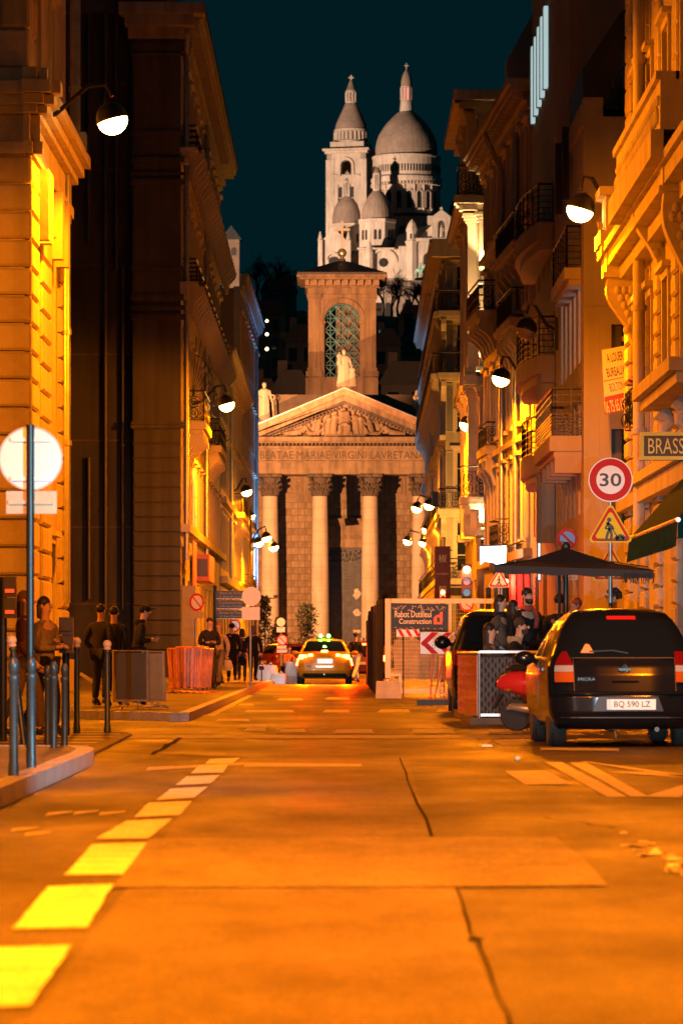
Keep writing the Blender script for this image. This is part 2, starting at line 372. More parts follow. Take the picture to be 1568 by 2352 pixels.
# litter
lit = mat('litter_paper', (.7, .7, .66), .6)
for px, py, n_, lb in [(1187, 1748, 'crumpled_paper', 'small white scrap of paper lying on the road by the black car'), (1118, 1716, 'cigarette_pack', 'flattened pale packet lying on the road left of the scooter')]:
    x, y = G(px, py); b = B()
    if n_ == 'crumpled_paper':
        b.ball((0, 0, .02), (.03, .03, .022), 7, 5)
        b.v = [(v[0] * random.uniform(.8, 1.2), v[1] * random.uniform(.8, 1.2), v[2] + .001) for v in b.v]
    else: b.add([(-.06,-.03,.0),(.06,-.035,.0),(.055,.03,.0),(-.05,.03,0),(-.055,-.03,.022),(.05,-.03,.016),(.05,.03,.02),(-.05,.028,.026)], [(0,3,2,1),(4,5,6,7),(0,1,5,4),(1,2,6,5),(2,3,7,6),(3,0,4,7)])
    tag(b.obj(n_, lit, loc=(x, y, .006)), lb, 'litter')
# the hill of Montmartre behind the church
def hz(x, y):
    t = max(0, min(1, (y - 380) / 860)); s = t * t * (3 - 2 * t)
    h = 106 * s
    if y > 1240: h += 12 * min(1, (y - 1240) / 60)
    h *= 1 - .0000018 * (x - 20) ** 2 if abs(x) < 500 else .55
    return h + 3 * sin(x * .03) * sin(y * .021) * t
b = B(); NX, NY = 60, 60
b.grid(lambda u, v: (-700 + 1400 * u, 360 + 1640 * v, hz(-700 + 1400 * u, 360 + 1640 * v) - .3), NX, NY)
tag(b.obj('hill', soil, smooth=True), kind='structure')
# ================================================================ church at the end of the street
def draped(b, h, base=(0, 0, 0), seed=0, wx=1.0, wy=.8, lean=0, folds=11, arms=True, k=1.0):
    rnd = random.Random(seed); n = 22; rs = []
    prof = [(0,.17),(.02,.175),(.12,.16),(.28,.148),(.45,.14),(.56,.13),(.63,.112),(.70,.128),(.77,.142),(.805,.125),(.83,.075),(.845,.042)]
    ph = rnd.uniform(0, 6)
    for t, r in prof:
        ring = []
        for i in range(n):
            a = 2 * pi * i / n
            f = 1 + (.10 * (1 - t) * sin(folds * a / 2 + ph + t * 3) + .05 * sin(5 * a + ph * 2 - t * 5)) * (t < .8)
            ring.append((base[0] + h * (r * wx * f * cos(a) + lean * t * t), base[1] + h * r * wy * f * sin(a), base[2] + h * t))
        rs.append(ring)
    b.rings(rs)
    hx = base[0] + h * lean * .85
    b.ball((hx, base[1] - .005 * h, base[2] + h * .915), (.052 * h, .06 * h, .073 * h), 10, 8)
    b.ball((hx, base[1] + .015 * h, base[2] + h * .945), (.06 * h, .06 * h, .055 * h), 10, 6)
    b.ball((hx, base[1] - .065 * h, base[2] + h * .91), (.012 * h, .014 * h, .02 * h), 6, 4)
    if arms:
        for s in (-1, 1):
            e = (base[0] + s * h * .17 + h * lean * .6, base[1] - .02 * h, base[2] + h * (.63 if s > 0 else .60)); sh = (base[0] + s * h * .12 + h * lean * .7, base[1], base[2] + h * .775)
            hd = (base[0] + s * h * (.07 if s < 0 else .20), base[1] - h * .10, base[2] + h * (.58 if s < 0 else .50))
            b.tube([sh, e], .045 * h, 8, .036 * h); b.tube([e, hd], .036 * h, 8, .024 * h); b.ball(hd, .03 * h, 7, 5)
    return b
CD = 294.0; CS = FP / CD
def cx(px): return (px - 791) / CS
def cz(py, d=CD): return Z(py, d)
ch = thing('church', 'floodlit stone church with columned portico and square bell tower closing the street', 'church', (X(791, CD), CD, 0))
zb = 1.55; zc0 = cz(1140); zc1 = cz(1090); zar = cz(1060); zfr = cz(1032); zco = cz(1006)
EW = 6.75
b = B()
for i in range(7): b.box(-8.6 + .0 * i, 8.6, -2.9 + .32 * i, 3.3, i * zb / 7 + .13 * (i == 0), (i + 1) * zb / 7)
b.obj('steps', churchst, ch)
# back wall of the portico, block by block
wall_y = 3.1
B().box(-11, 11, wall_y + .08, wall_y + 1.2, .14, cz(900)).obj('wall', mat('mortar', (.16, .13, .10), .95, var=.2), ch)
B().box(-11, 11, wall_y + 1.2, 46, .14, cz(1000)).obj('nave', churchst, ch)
blocks = [churchst, mat('church_stone_brown', (.27, .19, .12), .88, var=.25, scale=.8, bump=.3, streak=.3), mat('church_stone_pale', (.34, .25, .165), .85, var=.2, scale=.8, bump=.3, streak=.3)]
bm_ = {}
zt = cz(1150); rows = 22; rh = (zt - zb) / rows; DW = 1.62; dz1 = cz(1190)
bw = 1.02
for r in range(rows):
    z0 = zb + r * rh; x = -8.2 - (bw / 2 if r % 2 else 0)
    while x < 8.2:
        a, c = x, x + bw; x = c
        if z0 + rh > zb and z0 < dz1:
            if a > -DW - .35 and c < DW + .35: continue
            if a < -DW - .35 < c: c = -DW - .35
            if a < DW + .35 < c: a = DW + .35
        if c - a < .12: continue
        key = (round(c - a, 2), random.randrange(3))
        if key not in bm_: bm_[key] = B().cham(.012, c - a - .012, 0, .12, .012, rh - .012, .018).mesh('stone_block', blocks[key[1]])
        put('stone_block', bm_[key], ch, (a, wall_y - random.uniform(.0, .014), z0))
b = B().box(-8.2, 8.2, wall_y - .06, wall_y + .1, zt + .005, zt + .16); b.box(-8.2, 8.2, wall_y - .02, wall_y + .1, zt + .165, zc1 + .1)
b.obj('string_course', churchst, ch)
for px in (678, 792, 908):                          # carved square panels high on the wall
    cxp = cx(px); czp = cz(1112); o = None
    o = B().box(cxp - .8, cxp + .8, wall_y - .05, wall_y - .02, czp - .72, czp + .72).obj('wall_panel', blocks[1], ch)
    b = B()
    for r0, y0 in ((.8, -.12), (.52, -.10)):
        for a in ((-1, 0), (1, 0), (0, -1), (0, 1)):
            if a[0]: b.box(cxp + a[0] * (r0 - .06) - .06, cxp + a[0] * (r0 - .06) + .06, wall_y + y0, wall_y - .05, czp - r0 * .9, czp + r0 * .9)
            else: b.box(cxp - r0 + .12, cxp + r0 - .12, wall_y + y0 + .005, wall_y - .05, czp + a[1] * (r0 * .9 - .06) - .06, czp + a[1] * (r0 * .9 - .06) + .06)
    b.obj('moulding', churchst, o)
    b = B()
    for i in range(8): b.ball((cxp + .2 * cos(i * pi / 4), wall_y - .07, czp + .2 * sin(i * pi / 4)), (.11, .06, .11), 7, 5)
    b.ball((cxp, wall_y - .09, czp), (.1, .08, .1), 8, 5); b.obj('rosette', churchst, o, True)
# great door
bronze = mat('dark_bronze_door', (.055, .06, .075), .5, metal=.35, var=.35, scale=3, bump=.3)
dz0 = cz(1255)
B().box(-DW, DW, wall_y - .02, wall_y + .07, zb, dz0).obj('door', bronze, ch)
door = [c for c in ch.children if c.name.startswith('door')][0]
for s in (-1, 1):
    for k, (z0, z1) in enumerate([(zb + .25, zb + 2.0), (zb + 2.25, zb + 4.6), (zb + 4.85, dz0 - 1.5)]):
        xa, xb_ = (s * .42, s * 1.22); xa, xb_ = min(xa, xb_), max(xa, xb_)
        b = B()
        b.box(xa, xb_, wall_y - .06, wall_y - .021, z0, z0 + .07); b.box(xa, xb_, wall_y - .06, wall_y - .021, z1 - .07, z1)
        b.box(xa, xa + .07, wall_y - .06, wall_y - .021, z0 + .07, z1 - .07); b.box(xb_ - .07, xb_, wall_y - .06, wall_y - .021, z0 + .07, z1 - .07)
        b.obj('door_panel', bronze, door)
    b = B()
    for x in (.16, .28, 1.32, 1.46):
        for i in range(24): b.ball((s * x, wall_y - .03, zb + .2 + i * (dz0 - zb - 1.7) / 24), (.035, .03, .035), 6, 4)
    tag(b.obj('studs', bronze, door), kind='stuff')
B().box(-DW, DW, wall_y - .07, wall_y - .021, dz0 - 1.4, dz0 - 1.25).box(-.05, .05, wall_y - .08, wall_y - .021, zb, dz0 - 1.4).obj('door_rail', bronze, door)
b = B()
for i in range(40): b.ball((random.uniform(-1.4, 1.4), wall_y - .03, dz0 - random.uniform(.15, 1.1)), (.12, .05, .1), 7, 5)
b.obj('door_relief', bronze, door, True)
pap = mat('torn_paper', (.55, .5, .42), .8, var=.4, scale=6)
for k in range(3):
    pl = [(.95 + .33 * cos(a) * random.uniform(.6, 1.1), zb + 4.0 - k * 1.45 + (.45 - .14 * k) * sin(a) * random.uniform(.6, 1.1)) for a in [2 * pi * i / 14 for i in range(14)]]
    B().prism(pl, wall_y - .068, wall_y - .062).obj('torn_notice', pap, door)
b = B()
for s in (-1, 1): b.box(s * (DW + .004), s * (DW + .33), wall_y - .16, wall_y + .07, zb, dz0 + .3)
b.box(-DW - .33, DW + .33, wall_y - .17, wall_y + .07, dz0 + .004, dz0 + .35)
b.box(-DW - .5, DW + .5, wall_y - .12, wall_y + .07, dz0 + .355, dz1 - .5)
for k, e in enumerate((.18, .30, .44, .60)): b.box(-DW - .5 - e, DW + .5 + e, wall_y - .12 - e, wall_y + .07, dz1 - .5 + k * .14, dz1 - .36 + k * .14 - .002)
sur = b.obj('door_surround', churchst, ch)
carv = mat('cut_letters', (.10, .08, .065), .9, var=.25, scale=4)
text('LIBERTÉ · ÉGALITÉ · FRATERNITÉ', carv, sur, (0, wall_y - .125, dz0 + .62), h=.38, wd=3.6, name='inscription')
# columns
def column_mesh():
    pr = []
    for i in range(13):
        t = i / 12; r = .695 - .10 * t ** 1.6; z = zb + .62 + (zc0 - zb - .62) * t
        if i: pr += [(r + .0, z - .02), (r - .022, z - .008), (r - .022, z + .008), (r - .001, z + .02)]
        else: pr += [(r, z)]
    b = B().lathe(pr, n=28); return b.mesh('shaft', churchst_col, True)
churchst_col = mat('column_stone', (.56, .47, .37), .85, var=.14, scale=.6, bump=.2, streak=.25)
shaft = column_mesh()
b = B().box(-.95, .95, -.95, .95, zb, zb + .2); b.lathe([(.92, zb + .2), (.94, zb + .28), (.86, zb + .36), (.76, zb + .42), (.84, zb + .5), (.8, zb + .56), (.70, zb + .62)], n=24)
basem = b.mesh('base', churchst_col, True)
b = B(); hcap = zc1 - zc0
b.lathe([(.62, zc0), (.66, zc0 + .04), (.60, zc0 + .08), (.58, zc0 + .2), (.60, zc0 + .8), (.74, zc1 - .26)], n=20)
b.box(-.92, .92, -.92, .92, zc1 - .22, zc1)
for ring, (n_, z0, r0, hh) in enumerate([(8, zc0 + .08, .60, .55), (8, zc0 + .42, .62, .62)]):
    for i in range(n_):                              # acanthus leaves, curling outwards
        a = 2 * pi * (i + .5 * ring) / n_
        for q in (-.3, 0, .3):
            aa = a + q * .75
            pts = [(r * cos(aa), r * sin(aa), z) for r, z in [(r0, z0), (r0 + .07, z0 + hh * .55), (r0 + .18, z0 + hh * (.86 - abs(q) * .4)), (r0 + .30, z0 + hh * (.95 - abs(q) * .5)), (r0 + .29, z0 + hh * (.80 - abs(q) * .5))]]
            b.tube(pts, .085, 6, .05)
for i in range(4):                                   # volutes at the corners
    a = pi / 4 + i * pi / 2
    b.tube([(.62 * cos(a), .62 * sin(a), zc0 + .9), (.85 * cos(a), .85 * sin(a), zc1 - .5), (1.08 * cos(a), 1.08 * sin(a), zc1 - .28), (1.12 * cos(a), 1.12 * sin(a), zc1 - .42), (1.0 * cos(a), 1.0 * sin(a), zc1 - .46)], .1, 7)
    a = i * pi / 2; b.ball((.86 * cos(a), .86 * sin(a), zc1 - .14), (.16, .16, .16), 8, 6)
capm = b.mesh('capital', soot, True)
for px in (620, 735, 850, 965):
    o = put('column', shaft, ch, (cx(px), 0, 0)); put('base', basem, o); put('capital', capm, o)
# entablature, pediment
b = B(); b.box(-EW, EW, -.62, wall_y + .1, zc1 + .002, zc1 + .42); b.box(-EW - .06, EW + .06, -.70, wall_y + .1, zc1 + .422, zar - .16); b.box(-EW - .15, EW + .15, -.82, wall_y + .1, zar - .158, zar)
ent = b.obj('architrave', churchst, ch)
fr = B().box(-EW, EW, -.62, wall_y + .1, zar + .002, zfr).obj('frieze', churchst, ch)
text('BEATAE·MARIAE·VIRGINI·LAVRETANAE', carv, fr, (0, -.632, zar + .17), h=zfr - zar - .34, wd=12.9, name='inscription')
b = B(); hh = zco - zfr
b.box(-EW - .2, EW + .2, -.85, wall_y, zfr + .002, zfr + hh * .25); b.box(-EW - .5, EW + .5, -1.15, wall_y, zfr + hh * .5, zfr + hh * .62)
b.box(-7.9, 7.9, -1.55, wall_y, zfr + hh * .622, zco); cor = b.obj('cornice', churchst, ch)
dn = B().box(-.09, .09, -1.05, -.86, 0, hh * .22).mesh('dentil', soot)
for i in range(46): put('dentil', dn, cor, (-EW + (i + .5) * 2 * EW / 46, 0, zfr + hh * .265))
apz = cz(893); slope = .42; HW = 8.0
def rake(y0, y1, top, th, name, m, hw=HW, base=None):
    b = B()
    for s in (-1, 1):
        e = apz - top - slope * hw
        pl = [(0, apz - top), (s * hw, e), (s * hw, max(e - th, zco + .002)), (s * max(0, min(hw, (apz - top - th - zco) / slope)), max(zco + .002, apz - top - th - slope * max(0, min(hw, (apz - top - th - zco) / slope)))), (0, apz - top - th)]
        b.prism(pl, y0, y1)
    return b.obj(name, m, ch)
rake(-1.72, wall_y, 0, .07, 'ridge_flashing', mat('zinc_flashing', (.5, .52, .54), .4, metal=.5, var=.2))
rake(-1.6, wall_y, .072, .50, 'raking_cornice', mat('church_stone_red', (.40, .25, .15), .88, var=.35, scale=3, bump=.5))
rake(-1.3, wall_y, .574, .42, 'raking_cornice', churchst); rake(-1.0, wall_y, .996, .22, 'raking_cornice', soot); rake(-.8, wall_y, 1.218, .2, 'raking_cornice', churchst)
rake(-.42, wall_y - .5, 1.42, 9, 'tympanum', churchst)
dm = B().box(-.07, .07, -.97, -.8, -.2, .0).mesh('dentil', soot)
for s in (-1, 1):
    for i in range(26):
        x = s * (.3 + i * .27); put('dentil', dm, cor, (x, -.02, apz - 1.25 - slope * abs(x)))
def relief(px, pyb, pyt, kind, s=1, seed=0):
    x = cx(px); z0 = cz(pyb); h = cz(pyt) - z0; b = B(TR(x, -.62, z0))
    rnd = random.Random(seed)
    if kind == 'throne':
        b.T = TR(x, -.75, z0); draped(b, h, seed=seed, wx=1.5, wy=.9); b.ball((0, -.18, h * .33), (.42, .3, .22), 10, 6); b.tube([(-.3, -.2, h * .3), (-.32, -.3, 0)], .2, 8); b.tube([(.3, -.2, h * .3), (.32, -.3, 0)], .2, 8)
    elif kind == 'stand': draped(b, h, seed=seed, wx=1.1, wy=.9, lean=.12 * s)
    elif kind == 'kneel':
        b.tube([(-s * .75, 0, .12), (-s * .1, -.05, .16), (s * .1, -.1, .2)], .2, 8); b.tube([(s * .1, -.1, .2), (s * .38, -.14, .62), (s * .36, -.12, .05)], .17, 8)
        b.tube([(-s * .08, 0, .3), (0, 0, h * .5), (s * .1, 0, h * .76)], .27, 9, .19); b.ball((s * .2, -.03, h * .9), (.15, .15, .19), 9, 7)
        b.tube([(s * .05, -.1, h * .7), (s * .3, -.18, h * .52), (s * .48, -.16, h * .66)], .08, 7)
        for i in range(7): b.tube([(-s * .1, .02, h * .7), (-s * (.4 + .05 * i), .05, h * (.95 - .07 * i)), (-s * (.52 + .04 * i), .08, h * (.42 - .05 * i))], .05, 5, .02)
    else:                                            # stooping
        b.tube([(-s * 1.2, 0, .1), (-s * .5, -.05, .2), (s * .0, -.1, .3)], .2, 8, .26); b.tube([(0, -.1, .3), (s * .38, -.1, h * .66)], .27, 9, .2); b.ball((s * .58, -.12, h * .76), (.17, .16, .19), 9, 7)
        b.tube([(s * .35, -.2, h * .55), (s * .6, -.25, .3), (s * .85, -.2, .12)], .075, 7); b.ball((s * 1.0, -.1, .1), (.4, .2, .12), 9, 6)
        for i in range(6): b.tube([(s * .2, 0, h * .6), (-s * (.2 + .08 * i), .05, h * (.98 - .06 * i)), (-s * (1.0 + .05 * i), .08, h * (.5 - .08 * i))], .05, 5, .02)
    b.obj('relief_figure', churchst, ch, True)
relief(791, 998, 935, 'throne', seed=3)
relief(766, 1000, 945, 'stand', 1, 5); relief(818, 1000, 945, 'stand', -1, 6); relief(752, 1000, 952, 'stand', 1, 15); relief(832, 1000, 950, 'stand', -1, 16)
relief(731, 1002, 953, 'kneel', 1, 7); relief(850, 1002, 955, 'kneel', -1, 8)
relief(692, 1002, 970, 'stoop', 1, 9); relief(893, 1002, 970, 'stoop', -1, 10)
B().box(cx(745), cx(838), -1.05, -.44, zco + .002, zco + .2).box(cx(775), cx(808), -1.1, -.44, zco + .202, zco + .42).obj('relief_plinth', churchst, ch)
b = B().prism([(-HW, zco), (HW, zco), (0, apz - .2)], wall_y + .01, 46).obj('roof', slate, ch)
# bell tower
TD = 310.0; ty = TD - CD; ts = FP / TD
def tx(px): return (px - 791) / ts + (X(791, TD) - X(791, CD))
def tz(py): return Z(py, TD)
tw0, tw1 = tx(709), tx(862); tdep = tw1 - tw0
tower = B().box(tx(702), tx(868), ty - .35, ty + tdep + .3, cz(1000), tz(868)).obj('bell_tower', churchst, ch)
b = B(); a0, a1 = tx(745), tx(826); spring = tz(737); bot = tz(868)
arch_wall(b, tw0 + .02, tw1 - .02, bot + .002, tz(676), [(a0, a1, bot + .05, spring)], ty, ty + .9, 14)
b.box(tw0 + .02, tw0 + .9, ty + .902, ty + tdep, bot + .002, tz(676)); b.box(tw1 - .9, tw1 - .02, ty + .902, ty + tdep, bot + .002, tz(676)); b.box(tw0 + .92, tw1 - .92, ty + tdep - .5, ty + tdep - .02, bot, tz(676))
b.obj('tower_wall', churchst, tower)
for x0, x1 in ((708, 735), (836, 863)):              # corner pilasters with capitals and bases
    b = B(); X0, X1 = tx(x0), tx(x1)
    b.box(X0, X1, ty - .22, ty - .002, tz(845), tz(686)); b.box(X0 - .12, X1 + .12, ty - .36, ty - .002, tz(684.5), tz(676)); b.box(X0 - .06, X1 + .06, ty - .29, ty - .002, tz(690), tz(684.8))
    b.box(X0 - .08, X1 + .08, ty - .33, ty - .002, tz(853), tz(845.3)); b.box(X0 - .2, X1 + .2, ty - .45, ty - .002, tz(866), tz(853.3)); b.obj('pilaster', churchst, tower)
p = archpts(a0 - .42, a1 + .42, spring, 20); q = archpts(a0, a1, spring, 20); b = B()
for i in range(20): b.prism([p[i], p[i + 1], q[i + 1], q[i]], ty - .14, ty - .002)
for s in (a0 - .21, a1 + .21): b.box(s - .21, s + .21, ty - .12, ty - .002, bot, spring - .25); b.box(s - .3, s + .3, ty - .18, ty - .002, spring - .24, spring - .01)
b.obj('archivolt', churchst, tower)
lat = mat('cool_lit_grille', (.035, .24, .34), .5, metal=.0, var=.15)  # cool light on the bars put into a blue base colour
b = B(); nx = 6; cw = (a1 - a0) / nx; R_ = (a1 - a0) / 2; mx = (a0 + a1) / 2
def topz(x): return spring + sqrt(max(0, R_ * R_ - (x - mx) ** 2))
yy = ty + .55; rw = .045
def bar(p, q):
    p = Vector((p[0], yy, p[1])); q = Vector((q[0], yy, q[1]))
    n_ = 6; seg = [p.lerp(q, i / n_) for i in range(n_ + 1)]
    for u, v in zip(seg, seg[1:]):
        m = (u + v) / 2
        if m.z <= topz(m.x) and bot < m.z: b.cyl(u, v, rw, n=4, cap=False)
zr = bot + .1
while zr < spring + R_:
    for i in range(3):
        x = a0 + i * 2 * cw; bar((x, zr), (x + 2 * cw, zr)); bar((x, zr), (x, zr + 2 * cw)); bar((x, zr), (x + 2 * cw, zr + 2 * cw)); bar((x + 2 * cw, zr), (x, zr + 2 * cw)); bar((x + cw, zr), (x + cw, zr + 2 * cw)); bar((x, zr + cw), (x + 2 * cw, zr + cw)) if False else None
    zr += 2 * cw
b.tube([(x_, yy, z_) for x_, z_ in archpts(a0 + .03, a1 - .03, spring, 18)], .06, 5)
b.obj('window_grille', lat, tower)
b = B(); b.box(tw0 - .1, tw1 + .1, ty - .3, ty + tdep + .1, tz(675.8), tz(662)); b.box(tw0 - .3, tw1 + .3, ty - .5, ty + tdep + .3, tz(661.8), tz(659))
b.box(tw0 - .25, tw1 + .25, ty - .42, ty + tdep + .2, tz(658.8), tz(644)); b.box(tw0 - .75, tw1 + .75, ty - 1.0, ty + tdep + .7, tz(643.8), tz(640)); b.box(tw0 - .95, tw1 + .95, ty - 1.2, ty + tdep + .9, tz(639.8), tz(633))
b.obj('tower_cornice', churchst, tower)
cb = B().box(-.16, .16, -.95, -.43, 0, tz(644.2) - tz(657)).mesh('bracket', churchst)
rs_ = B().cyl((0, -.46, 0), (0, -.42, 0), .19, n=14).cyl((0, -.48, 0), (0, -.46, 0), .10, n=12).mesh('roundel', churchst)
nb = 9
for i in range(nb + 1):
    x = tw0 - .12 + i * (tdep + .24) / nb; put('bracket', cb, tower, (x, ty, tz(657.5)))
    if i < nb: put('roundel', rs_, tower, (x + (tdep + .24) / nb / 2, ty, tz(651.5)))
b = B(); e = 1.0; zt_ = tz(632.8); xm = (tw0 + tw1) / 2; ym = ty + tdep / 2
b.box(tw0 - .9, tw1 + .9, ty - 1.15, ty + tdep + .85, zt_, tz(628))
b.add([(tw0 - .8, ty - 1.05, tz(627.8)), (tw1 + .8, ty - 1.05, tz(627.8)), (tw1 + .8, ty + tdep + .8, tz(627.8)), (tw0 - .8, ty + tdep + .8, tz(627.8)), (xm - .5, ym - .5, tz(594)), (xm + .5, ym - .5, tz(594)), (xm + .5, ym + .5, tz(594)), (xm - .5, ym + .5, tz(594))],
      [(0,1,5,4),(1,2,6,5),(2,3,7,6),(3,0,4,7),(4,5,6,7),(3,2,1,0)])
b.obj('tower_roof', slate, tower)
gold = mat('gilded_ball', (.65, .62, .40), .3, metal=.7, var=.2)
b = B().lathe([(.32, tz(594)), (.28, tz(588)), (.16, tz(585)), (.16, tz(583))], (xm, ym)); b.ball((xm, ym, tz(573)), .37, 16, 12); b.obj('finial_ball', gold, tower, True)
b = B().box(xm - .09, xm + .09, ym - .09, ym + .09, tz(562), tz(499)); b.box(xm - .62, xm - .092, ym - .088, ym + .088, tz(522), tz(516)); b.box(xm + .092, xm + .62, ym - .088, ym + .088, tz(522), tz(516)); b.obj('cross', mat('pale_cross', (.62, .66, .64), .5, var=.1), tower)
# statues on the pediment
def statue(px, pyb, pyt, label, seed, prop):
    d = CD + 1.2; x = X(px, d); z0 = Z(pyb, d); h = Z(pyt, d) - z0
    st = thing('statue', label, 'statue', (x, d, z0 - .5), group='statues on the pediment')
    B().box(-.62, .62, -.5, .5, -.75, .12).box(-.55, .55, -.45, .45, .122, .36).obj('plinth', churchst, st)
    b = B(TR(0, 0, .36)); hh_ = h + .1
    if prop == 'mother':
        draped(b, hh_, seed=seed, wx=1.15); draped(b, hh_ * .34, (-.36, -.28, hh_ * .58), seed + 1); draped(b, hh_ * .6, (.62, -.1, 0), seed + 2, arms=False)
    else:
        draped(b, hh_, seed=seed, wx=.95)
        if prop == 'anchor': b.tube([(.72, -.1, .1), (.62, -.2, hh_ * .55)], .07, 6); b.tube([(.62 + .18 * cos(t), -.2, hh_ * .6 + .18 * sin(t)) for t in [i * pi / 5 for i in range(11)]], .05, 6)
        else: b.tube([(-.55, -.2, hh_ * .62), (-.5, -.25, hh_ * .3)], .14, 6)
    b.obj('figure', churchst_col, st, True)
statue(790, 884, 801, 'pale stone mother holding a child on the peak of the church pediment', 21, 'mother')
statue(607, 961, 877, 'stone woman with an anchor on the left end of the pediment', 31, 'anchor')
statue(968, 961, 877, 'hooded stone figure on the right end of the pediment, beside the balcony', 41, 'scroll')
# floodlights of the church
fl = thing('floodlight', 'small church floodlight on a roof mast left of the square', 'floodlight', (-10.5, 264, 0))
B().cyl((0, 0, 0), (0, 0, 19.4), .12, .06).obj('mast', metal_d, fl); B().box(-.3, .3, -.2, .2, 19.4, 19.7).obj('housing', metal_d, fl); B().box(-.3, .3, -.2, .2, 9.6, 9.9).obj('housing', metal_d, fl)
lamp('SPOT', 'floodlight_beam', fl, (.35, .45, 9.8), 88000, (1, .38, .125), .15, radians(62), .6, (10.7, 31, 13))
lamp('SPOT', 'floodlight_beam', fl, (.1, .6, 19.6), 100000, (1, .37, .14), .15, radians(32), .6, (10.5, 46, 27))
# ================================================================ white basilica on the hill
BD = 1300.0; bs = FP / BD
zbas = hz(25, BD) - 2
BY = 0.0                                             # depth of the piece being placed, metres behind the front
def bx_(px): return (px - 784) * (BD + BY) / FP
def bz(py): return Z(py, BD + BY) - zbas
bas = thing('basilica', 'floodlit white domed basilica with bell tower standing on the dark hill', 'basilica', (0, BD, zbas))
wdark = mat('dark_opening', (.02, .02, .022), .7, var=.1)
scale_m = mat('travertine_scales', (.30, .25, .215), .85, var=.22, scale=.25, bump=.2, streak=.25)
def courses(pts, n):
    out = []; 
    for k in range(n):
        def at(t):
            t = t * (len(pts) - 1); i = min(int(t), len(pts) - 2); f = t - i
            # Catmull-Rom
            P = [pts[max(i - 1, 0)], pts[i], pts[i + 1], pts[min(i + 2, len(pts) - 1)]]
            return [.5 * (2 * P[1][j] + (P[2][j] - P[0][j]) * f + (2 * P[0][j] - 5 * P[1][j] + 4 * P[2][j] - P[3][j]) * f * f + (3 * P[1][j] - P[0][j] - 3 * P[2][j] + P[3][j]) * f ** 3) for j in (0, 1)]
        a = at(k / n); c = at((k + 1) / n); st = .03 * pts[0][0] if n > 8 else 0
        out += [(a[0] / bs, bz(a[1])), (max(c[0] + st * .9, .1) / bs, bz(c[1]) - .02)]
    out.append((pts[-1][0] / bs, bz(pts[-1][1])))
    return out
def arched_panel(b, x, z0, z1, w_, y, th=.2):
    b.prism([(x - w_ / 2, z0), (x + w_ / 2, z0)] + [(x + w_ / 2 * cos(t), z1 - w_ / 2 + w_ / 2 * sin(t)) for t in [pi * i / 6 for i in range(7)]], y - th, y)
def ring_windows(par, cx_, cy_, r, n, py0, py1, wpx, name='window', a_off=0, frame=True):
    """arched windows round a drum; only the half that can be seen"""
    z0, z1 = bz(py0), bz(py1); w_ = wpx / bs
    g = B(); arched_panel(g, 0, 0, z1 - z0, w_, 0, .12); gm = g.mesh(name, wdark)
    if frame:
        fb = B(); po = [(-w_ / 2 - .5, 0)] + [((w_ / 2 + .5) * cos(t), (z1 - z0) - w_ / 2 + (w_ / 2 + .5) * sin(t)) for t in [pi - pi * i / 8 for i in range(9)]] + [(w_ / 2 + .5, 0)]
        pi_ = [(-w_ / 2, 0)] + [((w_ / 2) * cos(t), (z1 - z0) - w_ / 2 + (w_ / 2) * sin(t)) for t in [pi - pi * i / 8 for i in range(9)]] + [(w_ / 2, 0)]
        for i in range(len(po) - 1): fb.prism([po[i], po[i + 1], pi_[i + 1], pi_[i]], -.5, 0)
        fm = fb.mesh('window_frame', whitest)
    for i in range(n):
        a = a_off + 2 * pi * i / n
        if sin(a) > .25: continue
        o = put(name, gm, par, (cx_ + r * cos(a), cy_ + r * sin(a), z0), a + pi / 2)
        if frame: put('window_frame', fm, o)
def dome_unit(name, px, y, rpx, base, prof, lant, windows=None, red=False):
    """dome with lantern; prof radii/rows in picture pixels; lant = (r, row0, row1, cap rows...)"""
    global BY
    BY = y; c = (bx_(px), y)
    d = B().lathe(courses(prof, 24 if rpx > 50 else 18), c, 40 if rpx > 50 else 24).obj(name, scale_m, bas, False)
    lr, l0, l1, ctop, tip = lant
    b = B().lathe([((lr + 4) / bs, bz(prof[-1][1])), ((lr + 2) / bs, bz(l0) - .4), ((lr + 1.5) / bs, bz(l0))], c, 16); b.lathe([((lr + 1.2) / bs, bz(l1)), ((lr + 1.6) / bs, bz(l1) + .5), (lr / bs, bz(l1) + .7)], c, 16)
    b.obj('lantern_rings', whitest, d)
    n = 10
    for i in range(n):
        a = 2 * pi * i / n + .15
        B().cyl((c[0] + lr / bs * cos(a), c[1] + lr / bs * sin(a), bz(l0)), (c[0] + lr / bs * cos(a), c[1] + lr / bs * sin(a), bz(l1)), .42 if rpx > 50 else .26, n=6).obj('lantern_column', whitest, d)
    B().cyl((*c, bz(l0)), (*c, bz(l1)), (lr * .55) / bs, n=10).obj('lantern_core', glow('red_lit_lantern', (1, .25, .22), 1.6) if red else whitest, d)
    B().lathe(courses([(lr + .6, l1 - 2), (lr + .2, (l1 * .6 + ctop * .4)), (lr * .62, l1 * .25 + ctop * .75), (.6, ctop)], 8), c, 14).obj('lantern_cap', scale_m, d)
    b = B().cyl((*c, bz(ctop) - .2), (*c, bz(tip)), .16, n=5); b.box(c[0] - .7, c[0] + .7, c[1] - .1, c[1] + .1, bz(tip) - 1.0, bz(tip) - .7); b.obj('finial', whitest, d)
    return d
dy = 10
main = dome_unit('dome', 933, dy, 70, 361, [(70, 362), (70.5, 345), (68.5, 330), (64, 315), (57, 302), (47, 287), (34, 273), (20, 260)], (12, 231, 202, 158, 145), red=True)
BY = dy; c = (bx_(933), dy)
b = B().lathe([(r / bs, bz(y)) for r, y in [(78, 408), (78, 366), (80, 365), (80, 362), (72, 361)]], c, 40); b.obj('gallery', whitest, bas)
